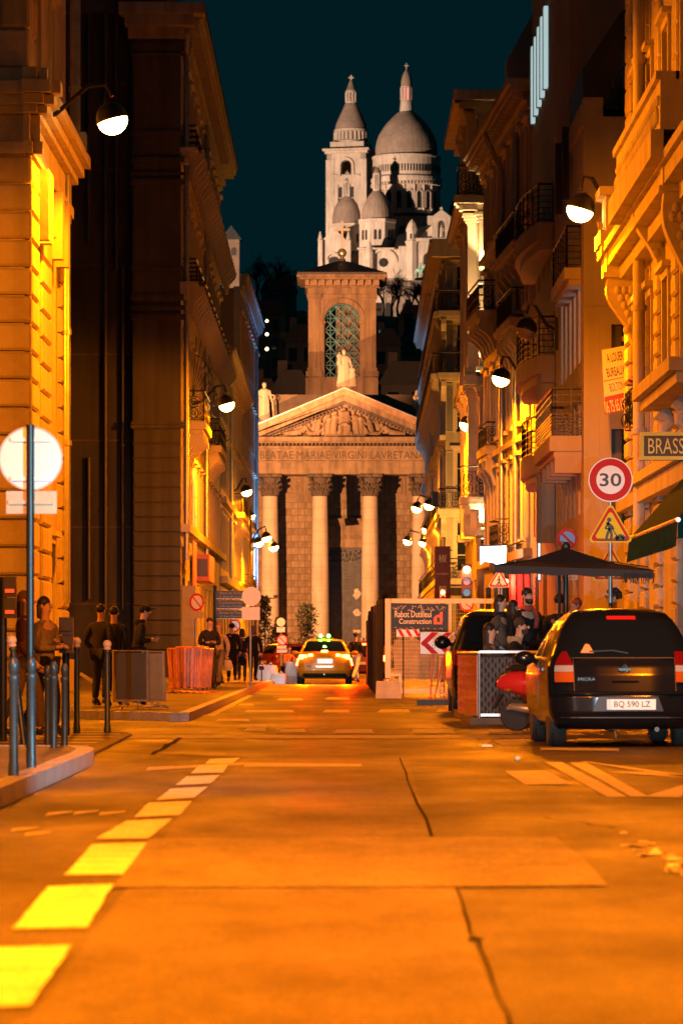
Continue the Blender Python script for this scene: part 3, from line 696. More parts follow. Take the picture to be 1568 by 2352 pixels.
ring_windows(bas, c[0], c[1], 78.3 / bs, 72, 401, 385, 2.6, 'arcade_opening', .02, False)
b = B().lathe([(r / bs, bz(y)) for r, y in [(75, 496), (74, 492), (74, 432), (77, 430), (77, 426), (80, 424), (82, 418), (82, 412), (79, 410), (74, 408.5)]], c, 40); drum = b.obj('drum', whitest, bas)
ring_windows(drum, c[0], c[1], 74.2 / bs, 20, 485, 446, 12, 'window', .07)
cb = B().box(-.28, .28, -.9, 0, 0, .9).mesh('corbel', whitest)
for i in range(64):
    a = 2 * pi * i / 64
    if sin(a) < .2: put('corbel', cb, drum, (c[0] + 76.5 / bs * cos(a), c[1] + 76.5 / bs * sin(a), bz(424.5) - .95), a + pi / 2)
for i in range(20):                                  # shafts between the windows
    a = 2 * pi * (i + .5) / 20 + .07
    if sin(a) < .2: B().cyl((c[0] + 75 / bs * cos(a), c[1] + 75 / bs * sin(a), bz(490)), (c[0] + 75 / bs * cos(a), c[1] + 75 / bs * sin(a), bz(432)), .45, n=6).obj('shaft', whitest, drum)
# small domes
dome_unit('small_dome', 866, -8, 34, 505, [(34, 506), (35, 494), (32.5, 478), (27, 464), (19, 450), (11, 440)], (8, 436, 402, 384, 375))
dome_unit('small_dome', 797, 26, 34, 513, [(33.5, 516), (34, 498), (31, 484), (25, 470), (16, 458), (10, 452)], (7, 446, 420, 402, 392))
dome_unit('small_dome', 1062, 26, 34, 505, [(33.5, 520), (34, 498), (31, 480), (25, 464), (16, 448), (10, 440)], (7, 430, 402, 384, 374))
def octa(px, y, rpx, y0, y1, wrows, wpx, name):
    global BY
    BY = y; c_ = (bx_(px), y); o = B().lathe([((rpx) / bs, bz(y0)), (rpx / bs, bz(y1) - 1.2), ((rpx + 2.5) / bs, bz(y1) - 1.0), ((rpx + 2.5) / bs, bz(y1)), ((rpx - 3) / bs, bz(y1) + .05)], c_, 8, pi / 8, 2 * pi + pi / 8).obj(name, whitest, bas)
    ri = rpx * cos(pi / 8) / bs
    for i in range(8):
        a = i * pi / 4
        if sin(a) > .2: continue
        for k in (-1, 1):
            b = B(); arched_panel(b, k * wpx * .85 / bs, 0, bz(wrows[1]) - bz(wrows[0]), wpx / bs, 0, .15); b.obj('window', wdark, o, loc=(c_[0] + ri * cos(a), c_[1] + ri * sin(a), bz(wrows[0])), rz=a + pi / 2)
    return o
octa(866, -8, 44, 570, 506, (554, 531), 6, 'turret_drum'); octa(797, 26, 42, 580, 516, (560, 540), 6, 'turret_drum'); octa(1062, 26, 42, 580, 520, (560, 540), 6, 'turret_drum')
# bell tower (campanile)
BY = 32; cc = (bx_(806), 32); hw = 47 / bs; T = TR(cc[0], cc[1], 0, radians(-14))
camp = B(T).box(-hw, hw, -hw, hw, 0, bz(408)).obj('campanile', whitest, bas)
b = B(T)
for s in (-1, 1):
    for t in (-1, 1): b.box(s * hw * 1.04, s * hw * .62, t * hw * 1.04, t * hw * .62, 0, bz(372))
b.obj('buttress', whitest, camp)
for k in range(4):
    b = B(T @ Matrix.Rotation(k * pi / 2, 4, 'Z')); arch_wall(b, -hw, hw, bz(407.8), bz(358), [(-13 / bs, 13 / bs, bz(406), bz(386))], -hw, -hw + 2, 10); b.obj('belfry_wall', whitest, camp)
    b = B(T @ Matrix.Rotation(k * pi / 2, 4, 'Z')); p = archpts(-19 / bs, 19 / bs, bz(386), 12); q = archpts(-13 / bs, 13 / bs, bz(386), 12)
    for i in range(12): b.prism([p[i], p[i + 1], q[i + 1], q[i]], -hw - .7, -hw - .01)
    for s in (-1, 1): b.box(s * 13 / bs, s * 19 / bs, -hw - .6, -hw - .01, bz(408), bz(386)); b.box(s * 13 / bs, s * 34 / bs, -hw - .9, -hw - .01, bz(410), bz(407))
    b.obj('arch_moulding', whitest, camp)
    for s in (-14, 0, 14):
        b = B(T @ Matrix.Rotation(k * pi / 2, 4, 'Z')); arched_panel(b, s / bs, bz(486), bz(434), 7.5 / bs, -hw - .02, .12); b.obj('window', wdark, camp)
        b = B(T @ Matrix.Rotation(k * pi / 2, 4, 'Z')); b.box((s - 7) / bs - .3, (s - 7) / bs + .3, -hw - .6, -hw - .01, bz(490), bz(430)); b.box((s - 4) / bs, (s + 4) / bs, -hw - .25, -hw - .13, bz(461), bz(459)); b.obj('window_shaft', whitest, camp)
b = B(T).box(-hw - .6, hw + .6, -hw - .6, hw + .6, bz(357.8), bz(352)); b.box(-hw - 1.3, hw + 1.3, -hw - 1.3, hw + 1.3, bz(351.8), bz(347)); b.box(-hw * .86, hw * .86, -hw * .86, hw * .86, bz(346.8), bz(330)); b.obj('belfry_cornice', whitest, camp)
b = B().lathe([(40 / bs, bz(332)), (40 / bs, bz(326)), (35 / bs, bz(325)), (35 / bs, bz(306)), (40 / bs, bz(304)), (40 / bs, bz(299)), (36 / bs, bz(298))], cc, 28); b.obj('upper_drum', whitest, camp)
for i in range(24):
    a = 2 * pi * i / 24
    if sin(a) < .3: B().cyl((cc[0] + 38 / bs * cos(a), cc[1] + 38 / bs * sin(a), bz(325)), (cc[0] + 38 / bs * cos(a), cc[1] + 38 / bs * sin(a), bz(305)), .5, n=6).obj('drum_column', whitest, camp)
B().lathe(courses([(37.5, 299), (34, 285), (27, 268), (19, 251), (13, 238)], 26), cc, 28).obj('spire', scale_m, camp)
b = B().lathe([(13 / bs, bz(238)), (13.5 / bs, bz(235)), (9 / bs, bz(234.5)), (9 / bs, bz(214)), (13.5 / bs, bz(213)), (13 / bs, bz(209))], cc, 16)
for i in range(10): b.cyl((cc[0] + 12 / bs * cos(i * .628), cc[1] + 12 / bs * sin(i * .628), bz(235)), (cc[0] + 12 / bs * cos(i * .628), cc[1] + 12 / bs * sin(i * .628), bz(213)), .35, n=6)
b.obj('lantern', whitest, camp)
B().lathe(courses([(13, 210), (8, 198), (4, 188), (.5, 181)], 10), cc, 14).obj('lantern_cap', scale_m, camp)
B().box(cc[0] - .3, cc[0] + .3, cc[1] - .2, cc[1] + .2, bz(184), bz(173)).box(cc[0] - .9, cc[0] + .9, cc[1] - .18, cc[1] + .18, bz(180), bz(177.5)).obj('cross', whitest, camp)
# body, porch and gables
BY = 0
def gable(px0, px1, pyb, pye, pya, y0, y1, name, m=whitest):
    return B().prism([(bx_(px0), bz(pyb)), (bx_(px1), bz(pyb)), (bx_(px1), bz(pye)), (bx_((px0 + px1) / 2), bz(pya)), (bx_(px0), bz(pye))], y0, y1).obj(name, m, bas)
B().box(bx_(840), bx_(1040), -4, 60, 0, bz(560)).obj('body', whitest, bas)
B().box(bx_(870), bx_(1000), 2, 40, bz(560) + .01, bz(494)).obj('crossing', whitest, bas)
g = gable(735, 800, 700, 552, 520, 6, 24, 'transept')
B().lathe([(0, 0), (10 / bs, 0), (11 / bs, .5), (8.5 / bs, .5)], n=18).obj('rose_window', wdark, g); rw_ = g.children[0]; rw_.location = (bx_(765), 5.5, bz(597)); rw_.rotation_euler = (pi / 2, 0, 0)
b = B(); p = archpts(bx_(748), bx_(782), bz(592), 12); q = archpts(bx_(752), bx_(778), bz(592), 12)
for i in range(12): b.prism([p[i], p[i + 1], q[i + 1], q[i]], 5.2, 5.99)
b.obj('arch_moulding', whitest, g)
for px in (735, 800): B().box(bx_(px - 5), bx_(px + 5), 4.5, 9, 0, bz(548)).lathe([(6 / bs, bz(548)), (5 / bs, bz(542)), (.2, bz(527))], (bx_(px), 6.5), 8).obj('pinnacle', whitest, g)
BY = -19
fw = B().box(bx_(824), bx_(915), -19, -3.99, 0, bz(572)).obj('front_wall', whitest, bas)
b = B(); p = archpts(bx_(848), bx_(912), bz(603), 16); q = archpts(bx_(853), bx_(907), bz(603), 16)
for i in range(16): b.prism([p[i], p[i + 1], q[i + 1], q[i]], -19.8, -19.01)
b.obj('arch_moulding', whitest, fw)
b = B()
for i in range(8):
    a = i * pi / 4; b.cyl((bx_(880) + 6.5 / bs * cos(a), -19.25, bz(603) + 6.5 / bs * sin(a)), (bx_(880) + 6.5 / bs * cos(a), -19.03, bz(603) + 6.5 / bs * sin(a)), 4.2 / bs, n=10)
b.cyl((bx_(880), -19.3, bz(603)), (bx_(880), -19.04, bz(603)), 6 / bs, n=12); b.obj('rose_window', wdark, fw)
B().box(bx_(820), bx_(917), -20.5, -19.0, bz(574), bz(570)).obj('cornice', whitest, fw)
B().lathe([(9 / bs, bz(640)), (9 / bs, bz(583)), (10 / bs, bz(582)), (8 / bs, bz(575)), (4 / bs, bz(560)), (.2, bz(553))], (bx_(848), -20), 8).obj('pinnacle', whitest, fw)
BY = -25
po = B()
arch_wall(po, bx_(960), bx_(1045), bz(640), bz(556), [(bx_(972), bx_(992), bz(638), bz(592)), (bx_(1003), bx_(1030), bz(638), bz(588))], -26, -22, 10)
po.box(bx_(915), bx_(960), -26, -4.01, 0, bz(566)); po.box(bx_(961), bx_(1045), -21.9, -4.02, bz(640), bz(560))
porch = po.obj('porch', whitest, bas)
B().box(bx_(955), bx_(1048), -26.8, -20, bz(555.8), bz(548)).obj('cornice', whitest, porch)
for a0_, a1_, sp in ((972, 992, 592), (1003, 1030, 588)):
    b = B(); p = archpts(bx_(a0_ - 4), bx_(a1_ + 4), bz(sp), 12); q = archpts(bx_(a0_), bx_(a1_), bz(sp), 12)
    for i in range(12): b.prism([p[i], p[i + 1], q[i + 1], q[i]], -26.7, -26.01)
    for s in (a0_ - 2, a1_ + 2): b.cyl((bx_(s), -26.4, bz(640)), (bx_(s), -26.4, bz(sp)), .4, n=6)
    b.obj('arch_moulding', whitest, porch)
B().prism([(bx_(965), bz(548)), (bx_(1045), bz(548)), (bx_(1045), bz(540)), (bx_(1000), bz(508)), (bx_(965), bz(540))], -23, -18).obj('porch_gable', whitest, bas)
b = B(); arch_wall(b, bx_(992), bx_(1034), bz(548), bz(500), [(bx_(1005), bx_(1021), bz(546), bz(515))], -26, -24.2, 10); b.box(bx_(992), bx_(1034), -24.1, -23.02, bz(548), bz(500)); b.prism([(bx_(990), bz(499.8)), (bx_(1036), bz(499.8)), (bx_(1013), bz(482))], -26.5, -23)
b.box(bx_(1011.5), bx_(1014.5), -25, -24.6, bz(482), bz(475)); b.box(bx_(1009), bx_(1017), -24.98, -24.62, bz(480), bz(478)); niche = b.obj('niche', whitest, bas)
draped(B(TR(bx_(1013), -25.2, bz(545))), bz(517) - bz(545), seed=51).obj('niche_figure', whitest, niche, True)
B().add([(bx_(905), -22, bz(570)), (bx_(940), -22, bz(570)), (bx_(1000), 0, bz(500)), (bx_(920), 0, bz(500)), (bx_(992), -22, bz(545))], [(0, 1, 4, 2, 3)]).obj('porch_roof', slate, bas)
b = B().lathe([(15 / bs, 0), (14 / bs, bz(560)), (16 / bs, bz(558)), (16 / bs, bz(554)), (12 / bs, bz(552)), (12 / bs, bz(533)), (14 / bs, bz(532)), (13 / bs, bz(525)), (8 / bs, bz(512)), (.2, bz(504))], (bx_(946), -25), 8); tt = b.obj('stair_turret', whitest, bas)
for px in (942, 951): b = B(); arched_panel(b, bx_(px), bz(550), bz(538), 2.4 / bs, -25 - 12 / bs, .2); b.obj('window', wdark, tt)
BY = -60
ter = tag(B().box(bx_(880), bx_(1100), -60, -30, bz(760), bz(644)).box(bx_(876), bx_(925), -62, -29, bz(648), bz(640)).box(bx_(985), bx_(1110), -62, -30.5, bz(654), bz(646)).obj('terrace_wall', mat('terrace_stone', (.36, .31, .26), .9, var=.3, scale=.12, streak=.5), loc=(0, BD, zbas)), 'pale floodlit terrace wall below the white basilica', 'wall')
for px in (890, 930, 970, 1010): b = B(); arched_panel(b, bx_(px), bz(730), bz(695), 12 / bs, -60.02, .2); b.obj('opening', wdark, ter)
BY = -46
rd = thing('equestrian_statue', 'green bronze rider on horseback before the white basilica porch', 'statue', (bx_(964), BD - 46, zbas + bz(640) + .2))
verd = mat('verdigris_bronze', (.25, .50, .42), .6, var=.2)
B().box(-1.7, 1.7, -2.4, 2.4, -6, .1).obj('pedestal', whitest, rd)
b = B(TR(0, 0, 0, radians(60)))
b.ball((0, 0, 2.5), (.75, 1.5, .8), 12, 8); b.tube([(0, -1.1, 2.9), (0, -1.7, 3.7), (0, -1.8, 4.2)], .5, 8, .3); b.tube([(0, -1.7, 4.2), (0, -2.3, 3.8)], .28, 8, .18); b.tube([(0, 1.4, 2.8), (0, 1.9, 2.2), (0, 1.9, 1.2)], .2, 6, .08)
for sx_, sy_, kx in ((-.4, -1, .2), (.4, -1, -.5), (-.4, 1.1, .2), (.4, 1.1, .25)): b.tube([(sx_, sy_, 2.2), (sx_, sy_ + kx * .5, 1.2), (sx_, sy_ + .1, .6), (sx_, sy_, .1)], .32, 7, .16)
b.tube([(0, 0, 3.1), (0, .05, 4.2)], .42, 8, .36); b.ball((0, 0, 4.75), .3, 8, 6); b.tube([(.35, 0, 4.1), (.6, -.4, 4.4), (.6, -.5, 5.6)], .13, 6); b.tube([(.5, 0, 3.2), (.75, -.3, 2.2)], .2, 6); b.tube([(-.5, 0, 3.2), (-.75, -.3, 2.2)], .2, 6)
b.obj('rider', verd, rd, True)
# floodlights on the hill
fl = thing('floodlight', 'far floodlight bank hidden in the trees below the basilica', 'floodlight', (-92, 1165, hz(-92, 1165)))
B().cyl((0, 0, 0), (0, 0, 6), .15, .1).obj('mast', metal_d, fl); B().box(-.6, .6, -.3, .3, 6, 6.6).obj('housing', metal_d, fl)
lamp('SPOT', 'floodlight_beam', fl, (.3, .5, 6.4), 2.1e6, (1, .60, .385), .5, radians(64), .7, (115, 140, 62))
# left tower of the old church on the hill
ot = thing('old_bell_tower', 'small square stone tower with dark pyramid roof on the hill at left', 'tower', (X(531, 1320), 1320, hz(X(531, 1320), 1320)))
s_ = FP / 1320; z0_ = Z(620, 1320) - ot.location.z; z1_ = Z(552, 1320) - ot.location.z; hw_ = 19 / s_
B().box(-hw_, hw_, -hw_, hw_, -6, z1_).obj('tower_wall', mat('old_tower_stone', (.17, .125, .09), .9, var=.25, scale=.3), ot); b = B(); arched_panel(b, 1, z1_ - 5.4, z1_ - 2.6, 1.8, -hw_ - .01, .1); b.obj('window', wdark, ot)
b = B(); h2 = hw_ + .8; b.add([(-h2, -h2, z1_ + .01), (h2, -h2, z1_ + .01), (h2, h2, z1_ + .01), (-h2, h2, z1_ + .01), (0, 0, z1_ + 5.2)], [(0, 1, 4), (1, 2, 4), (2, 3, 4), (3, 0, 4), (3, 2, 1, 0)]); b.obj('roof', slate, ot)
lamp('SPOT', 'tower_floodlight', ot, (14, -30, z1_ - 4), 1200, (1, .5, .3), .4, radians(22), .5, (0, 0, z1_ - 1))
# ---------------------------------------------------------------- bare trees and dark houses on the hill
bark = mat('dark_bark', (.05, .042, .035), .95, var=.25, scale=4)
def tree_mesh(h, seed, spread=.5, depth=4):
    rnd = random.Random(seed); trunk = B(); crown = B()
    def grow(p, d, L_, r, k):
        tgt = trunk if k == 0 else crown
        mid = p + d * L_ * .5 + Vector((rnd.uniform(-1, 1), rnd.uniform(-1, 1), 0)) * L_ * .06; e = p + d * L_
        tgt.tube([p, mid, e], r, 6 if k < 2 else 3, r * .62)
        if k >= depth: return
        for i in range(4 if k < 3 else 5):
            a = rnd.uniform(0, 2 * pi); t = rnd.uniform(.25, spread) + .12 * k
            o = d.orthogonal().normalized(); o.rotate(Matrix.Rotation(a, 3, d))
            nd = (d * cos(t) + o * sin(t) + Vector((0, 0, .12))).normalized()
            f = rnd.uniform(.45, 1.0) if k else rnd.uniform(.6, 1)
            grow(p.lerp(e, f), nd, L_ * rnd.uniform(.58, .8), r * .55, k + 1)
    grow(Vector((0, 0, -.5)), Vector((0, 0, 1)), h * .36, h * .028, 0)
    return trunk.mesh('trunk', bark, True), crown.mesh('crown', bark)
TREES = [tree_mesh(15, s, .75) for s in (1, 2, 3)]
def hill_tree(px, d, h, k, label, group='bare trees on the dark hill'):
    x = X(px, d); t = thing('bare_tree', label, 'tree', (x, d, hz(x, d) - .2), random.uniform(0, 6), group)
    t.scale = (h / 15,) * 3
    put('trunk', TREES[k][0], t); put('crown', TREES[k][1], t)
hill_tree(630, 1150, 22, 0, 'tall bare tree on the skyline left of the church tower')
hill_tree(592, 1120, 18, 1, 'bare tree on the skyline between the old tower and the tallest tree')
hill_tree(668, 1130, 18, 2, 'bare tree on the skyline just left of the church tower roof')
hill_tree(900, 1200, 17, 2, 'bare tree against the white basilica, right of the church tower')
hill_tree(915, 1160, 17, 1, 'dense bare tree between the tower edge and the rider'); hill_tree(965, 1150, 16, 2, 'bare tree in front of the rider pedestal'); hill_tree(1000, 1150, 17, 0, 'tall bare tree before the terrace wall at right'); hill_tree(860, 1150, 18, 0, 'bare tree behind the right corner of the church tower roof')
hill_tree(945, 1180, 15, 0, 'bare tree below the green rider statue'); hill_tree(985, 1190, 17, 1, 'bare tree right of the green rider, by the balcony corner')
hill_tree(880, 1170, 15, 1, 'dark bare tree touching the right edge of the church tower'); hill_tree(1015, 1180, 16, 2, 'bare tree farthest right on the hill')
hill_tree(522, 1240, 14, 0, 'bare tree at the foot of the small hill tower'); hill_tree(546, 1235, 14, 1, 'bare tree right below the small hill tower')
hill_tree(560, 1000, 14, 2, 'dark bare tree low on the hill beside the left cornice'); hill_tree(610, 900, 14, 0, 'dark bare tree in the middle of the left hillside'); hill_tree(655, 820, 13, 1, 'dark bare tree left of the church tower arch'); hill_tree(930, 850, 14, 2, 'dark bare tree right of the church tower arch')
hw1 = mat('night_plaster', (.22, .2, .17), .9, var=.15, scale=.3)
litw = glow('lit_window', (1, .72, .38), 1.1); coldw = glow('cold_lit_window', (.35, .75, .8), .35)
HN = 0
def house(px, pyt, d, wpx, label, lit=()):
    global HN
    s_ = FP / d; w_ = wpx / s_; x = X(px, d); zt_ = Z(pyt, d); g0 = hz(x, d) if d > 380 else 0
    o = thing('house', label, 'house', (x, d, g0), group='dark houses on the hillside')
    H_ = zt_ - g0; wl = B().box(-w_ / 2, w_ / 2, 0, 9, -1, H_ - 2.4).obj('wall', hw1, o)
    b = B().prism([(-w_ / 2 - .3, H_ - 2.39), (w_ / 2 + .3, H_ - 2.39), (w_ / 2 - 1, H_), (-w_ / 2 + 1, H_)], -.3, 9.3); rf = b.obj('roof', slate, o)
    B().box(-w_ / 4 - .5, -w_ / 4 + .5, 3, 4, H_ - 1, H_ + 1.2).obj('chimney', hw1, rf)
    n = max(2, int(w_ / 3)); gm = B().box(-.55, .55, -.05, .05, 0, 1.8).mesh('window', glass)
    fm = B().box(-.62, .62, -.12, -.02, -.12, 0).mesh('sill', hw1)
    for r in range(max(1, min(5, int((H_ - 4) / 3.2)))):
        for i in range(n):
            q = put('window', gm, o, (-w_ / 2 + (i + .5) * w_ / n, -.02, H_ - 5 - r * 3.2)); put('sill', fm, q)
    for lx_, ly_, lw, lh, mm in lit:
        x0 = (lx_ - px) / s_; z0 = Z(ly_, d) - g0
        q = B().box(x0 - lw / 2 / s_, x0 + lw / 2 / s_, -.14, -.08, z0 - lh / 2 / s_, z0 + lh / 2 / s_).obj('lit_window', mm, o)
        b = B(); k = 4
        for i in range(k + 1): xx = x0 + (i / k - .5) * lw / s_; b.box(xx - .05, xx + .05, -.2, -.141, z0 - lh / 2 / s_, z0 + lh / 2 / s_)
        b.box(x0 - lw / 2 / s_, x0 + lw / 2 / s_, -.21, -.141, z0 - .04, z0 + .04); b.obj('glazing_bar', frame_d, q)
for a in [(670, 850, 390, 90, 'dark house with a bright lit window left of the church tower base', [(690, 877, 24, 22, litw), (658, 875, 20, 12, mat('dim_window', (.1, .09, .07), .4, var=.2))]),
          (690, 745, 520, 70, 'dark house with an orange lit shop strip beside the church tower', [(683, 759, 34, 3.5, glow('orange_strip', (1, .30, .05), 2.2)), (652, 770, 14, 14, mat('dim_window', (.1, .09, .07), .4, var=.2))]),
          (890, 755, 540, 60, 'dark house with a small cold lit window right of the church tower', [(875, 766, 11, 14, coldw), (892, 770, 8, 10, coldw)]),
          (930, 830, 400, 110, 'dark house under the hill right of the church tower', []), (610, 870, 405, 70, 'dark house behind the statue with the anchor', []), (610, 690, 650, 90, 'dark house high on the left hillside', []),
          (960, 700, 640, 90, 'dark house high on the right hillside', []), (640, 640, 800, 80, 'dark house just under the left skyline trees', []), (545, 720, 600, 60, 'dark house beside the left street cornices', [])]: house(*a)
for i, (px, py, d, c_) in enumerate([(613, 740, 620, (1, .75, .35)), (613, 771, 560, (1, .85, .5)), (613, 805, 500, (1, .7, .3)), (564, 698, 700, (1, .8, .6)), (997, 741, 430, (1, .4, .15))]):
    x = X(px, d); z = Z(py, d); g0 = hz(x, d)
    o = thing('hill_lamp', ['topmost of the three small lamps in a column on the left hillside', 'middle of the three small lamps in a column on the left hillside', 'lowest of the three small lamps in a column on the left hillside', 'lone small lamp high on the left hillside', 'small orange lamp on the right hillside by the balconies'][i], 'lamp', (x, d, g0), group='small lamps on the hillside')
    B().cyl((0, 0, -.5), (0, 0, z - g0), .07, n=6).obj('post', iron, o); B().ball((0, 0, z - g0 + .2), .24, 10, 8).obj('globe', glow('hill_lamp_glow_%d' % i, c_, 5), o, True)
# ================================================================ street lamps
lamp_hood = mat('lamp_hood', (.03, .03, .03), .3, metal=.5, var=.1)
def lamp_head(par, c, r, s, power, lit=True, tilt=.28):
    """round lantern: dark hood over a glass bowl; s = side the street lies on (+1/-1), the bowl leans that way"""
    T = TR(c[0], c[1], c[2], 0, 0, -s * tilt)
    hd = B(T).lathe([(r * 1.03, -.02), (r * 1.06, .01), (r * 1.02, .05)] + [(r * 1.0 * cos(a), .05 + r * 1.0 * sin(a)) for a in [pi / 2 * i / 7 for i in range(1, 7)]] + [(.05, r * 1.1), (.05, r * 1.25), (.0, r * 1.26)], n=20).obj('lamp_hood', lamp_hood, par, True)
    bowl = [(r * .98 * cos(a), -.02 + r * .92 * sin(a)) for a in [-pi / 2 + pi / 2 * i / 8 for i in range(9)]]
    bowl[0] = (0.0, -.02 - r * .92)
    B(T).lathe(bowl, n=20).obj('lamp_bowl', lampglow if lit else mat('unlit_bowl', (.30, .24, .16), .08, var=.1, spec=.8), par, True)
    if lit:
        a = T @ Vector((0, 0, -r * 1.05)); g = T @ Vector((0, 0, -8))
        lamp('SPOT', 'lamp_light', par, a, power * .55, SODIUM, r * .5, radians(178), .16, g)
def wall_lamp(px, py, d, wall_x, label, r=.30, power=30000, lit=True):
    x = X(px, d); z = Z(py, d); s = 1 if wall_x < x else -1
    t = thing('street_lamp', label, 'street lamp', (wall_x, d, z), group='wall lamps along the street')
    c = (x - wall_x, 0, 0); top = z * 0 + r * 1.2
    B().tube([(0, 0, -.05), (c[0] * .35, 0, .12), (c[0] * .72, 0, top + .32), (c[0] * .93, 0, top + .36), (c[0] * 1.0, 0, top + .1)], .055, 8, .04).obj('arm', iron, t, True)
    B().box(-.04 * s, .1 * s, -.12, .12, -.6, .35).obj('wall_plate', iron, t)
    lamp_head(t, c, r, s, power, lit)
    return t
# ================================================================ facade parts
WIN = {}
def window_parts(ww, wh, kind):
    key = (round(ww, 2), round(wh, 2), kind)
    if key in WIN: return WIN[key]
    f = B(); e = .07; h2 = ww / 2
    y0, y1 = .16, .24
    f.box(-h2, -h2 + e, y0, y1, 0, wh); f.box(h2 - e, h2, y0, y1, 0, wh); f.box(-h2 + e, h2 - e, y0, y1, 0, e); f.box(-h2 + e, h2 - e, y0, y1, wh - e, wh)
    if 'm' not in kind:
        f.box(-.04, .04, y0 - .01, y1 + .01, e, wh - e)
        for q in (.33, .66): f.box(-h2 + e, -.04, y0 + .01, y1 - .01, wh * q - .025, wh * q + .025); f.box(.04, h2 - e, y0 + .01, y1 - .01, wh * q - .025, wh * q + .025)
    fm = f.mesh('window', frame_d if 'd' in kind else frame_w)
    gm = B().box(-h2 + .01, h2 - .01, .19, .21, .01, wh - .01).mesh('pane', litw_y if 'L' in kind else (litw_c if 'C' in kind else glass))
    sur = sil = sh = None
    if 's' in kind:
        b = B(); s_ = .17
        for s in (-1, 1): b.box(s * (h2 + .002), s * (h2 + s_), -.07, .02, -.02, wh + .01)
        b.box(-h2 - s_, h2 + s_, -.08, .02, wh + .012, wh + s_); b.box(-h2 - s_ - .12, h2 + s_ + .12, -.2, .02, wh + s_ + .002, wh + s_ + .12)
        sur = b.mesh('surround', stone3)
    if 'i' in kind: sil = B().box(-h2 - .14, h2 + .14, -.16, .02, -.14, -.004).mesh('sill', stone3)
    if 'h' in kind:
        b = B()
        for i in range(int(wh / .12)): b.add([(0, -.06, i * .12), (h2 * .92, -.06, i * .12), (h2 * .92, -.02, i * .12 + .1), (0, -.02, i * .12 + .1)], [(0, 1, 2, 3)])
        b.box(0, .04, -.07, -.015, 0, wh); b.box(h2 * .92 - .04, h2 * .92, -.07, -.015, 0, wh); b.box(.04, h2 * .92 - .04, -.07, -.015, 0, .06); b.box(.04, h2 * .92 - .04, -.07, -.015, wh - .06, wh)
        sh = b.mesh('shutter', shutter_m)
    WIN[key] = (fm, gm, sur, sil, sh); return WIN[key]
litw_y = glow('lit_room', (1, .50, .08), .9); litw_c = glow('cold_lit_room', (.62, .86, .88), .55)
def place_window(root, M_, ww, wh, kind):
    fm, gm, sur, sil, sh = window_parts(ww, wh, kind)
    o = put('window', fm, root); o.matrix_basis = M_; put('pane', gm, o)
    if sur: put('surround', sur, o)
    if sil: put('sill', sil, o)
    if sh:
        put('shutter', sh, o, (ww / 2 + .03, 0, 0)); put('shutter', sh, o, (-ww / 2 - .03 - ww / 2 * .92, 0, 0))
    return o
def facade(root, T, L, floors, m=stone, th=.4, z0=0.0, name='wall', u0=0.0):
    """floors: (zbottom, ztop, bay centres or count, window width, sill above floor, window height, kind)"""
    b = B(T)
    for zb_, zt_, bays, ww, sl, wh, kind in floors:
        cs = bays if hasattr(bays, '__len__') else [u0 + (i + .5) * (L - u0) / bays for i in range(bays)]
        cur = u0
        for c in sorted(cs):
            if c - ww / 2 > cur: b.box(cur, c - ww / 2, 0, th, zb_, zt_)
            if sl > 0: b.box(c - ww / 2, c + ww / 2, 0, th, zb_, zb_ + sl)
            if zt_ - zb_ - sl - wh > .01: b.box(c - ww / 2, c + ww / 2, 0, th, zb_ + sl + wh, zt_)
            place_window(root, T @ TR(c, 0, zb_ + sl), ww, wh, kind)
            cur = c + ww / 2
        if L > cur: b.box(cur, L, 0, th, zb_, zt_)
    return b.obj(name, m, root)
def band(root, T, L, z, h, proj, m=stone3, name='string_course', u0=0, ends=.0):
    return B(T).box(u0 - ends, L + ends, -proj, .02, z, z + h).obj(name, m, root)
def cornice(root, T, L, z, proj=.7, m=stone3, mod=True, ends=.0, u0=0):
    b = B(T)
    b.prism  # mouldings as stacked slabs
    b.box(u0 - ends * .3, L + ends * .3, -proj * .25, .02, z, z + .22); b.box(u0 - ends * .6, L + ends * .6, -proj * .45, .02, z + .222, z + .34); b.box(u0 - ends, L + ends, -proj, .02, z + .56, z + .74); b.box(u0 - ends, L + ends, -proj - .12, .02, z + .742, z + .95)
    o = b.obj('cornice', m, root)
    if mod:
        mm = B().prism([(-.09, 0), (.09, 0), (.09, .21), (-.09, .21)], -proj * .9, .0).mesh('modillion', m)
        n = int((L - u0) / .55)
        for i in range(min(n, 70)):
            q = put('modillion', mm, o); q.matrix_basis = T @ TR(u0 + (i + .5) * (L - u0) / n, 0, z + .345)
    return o
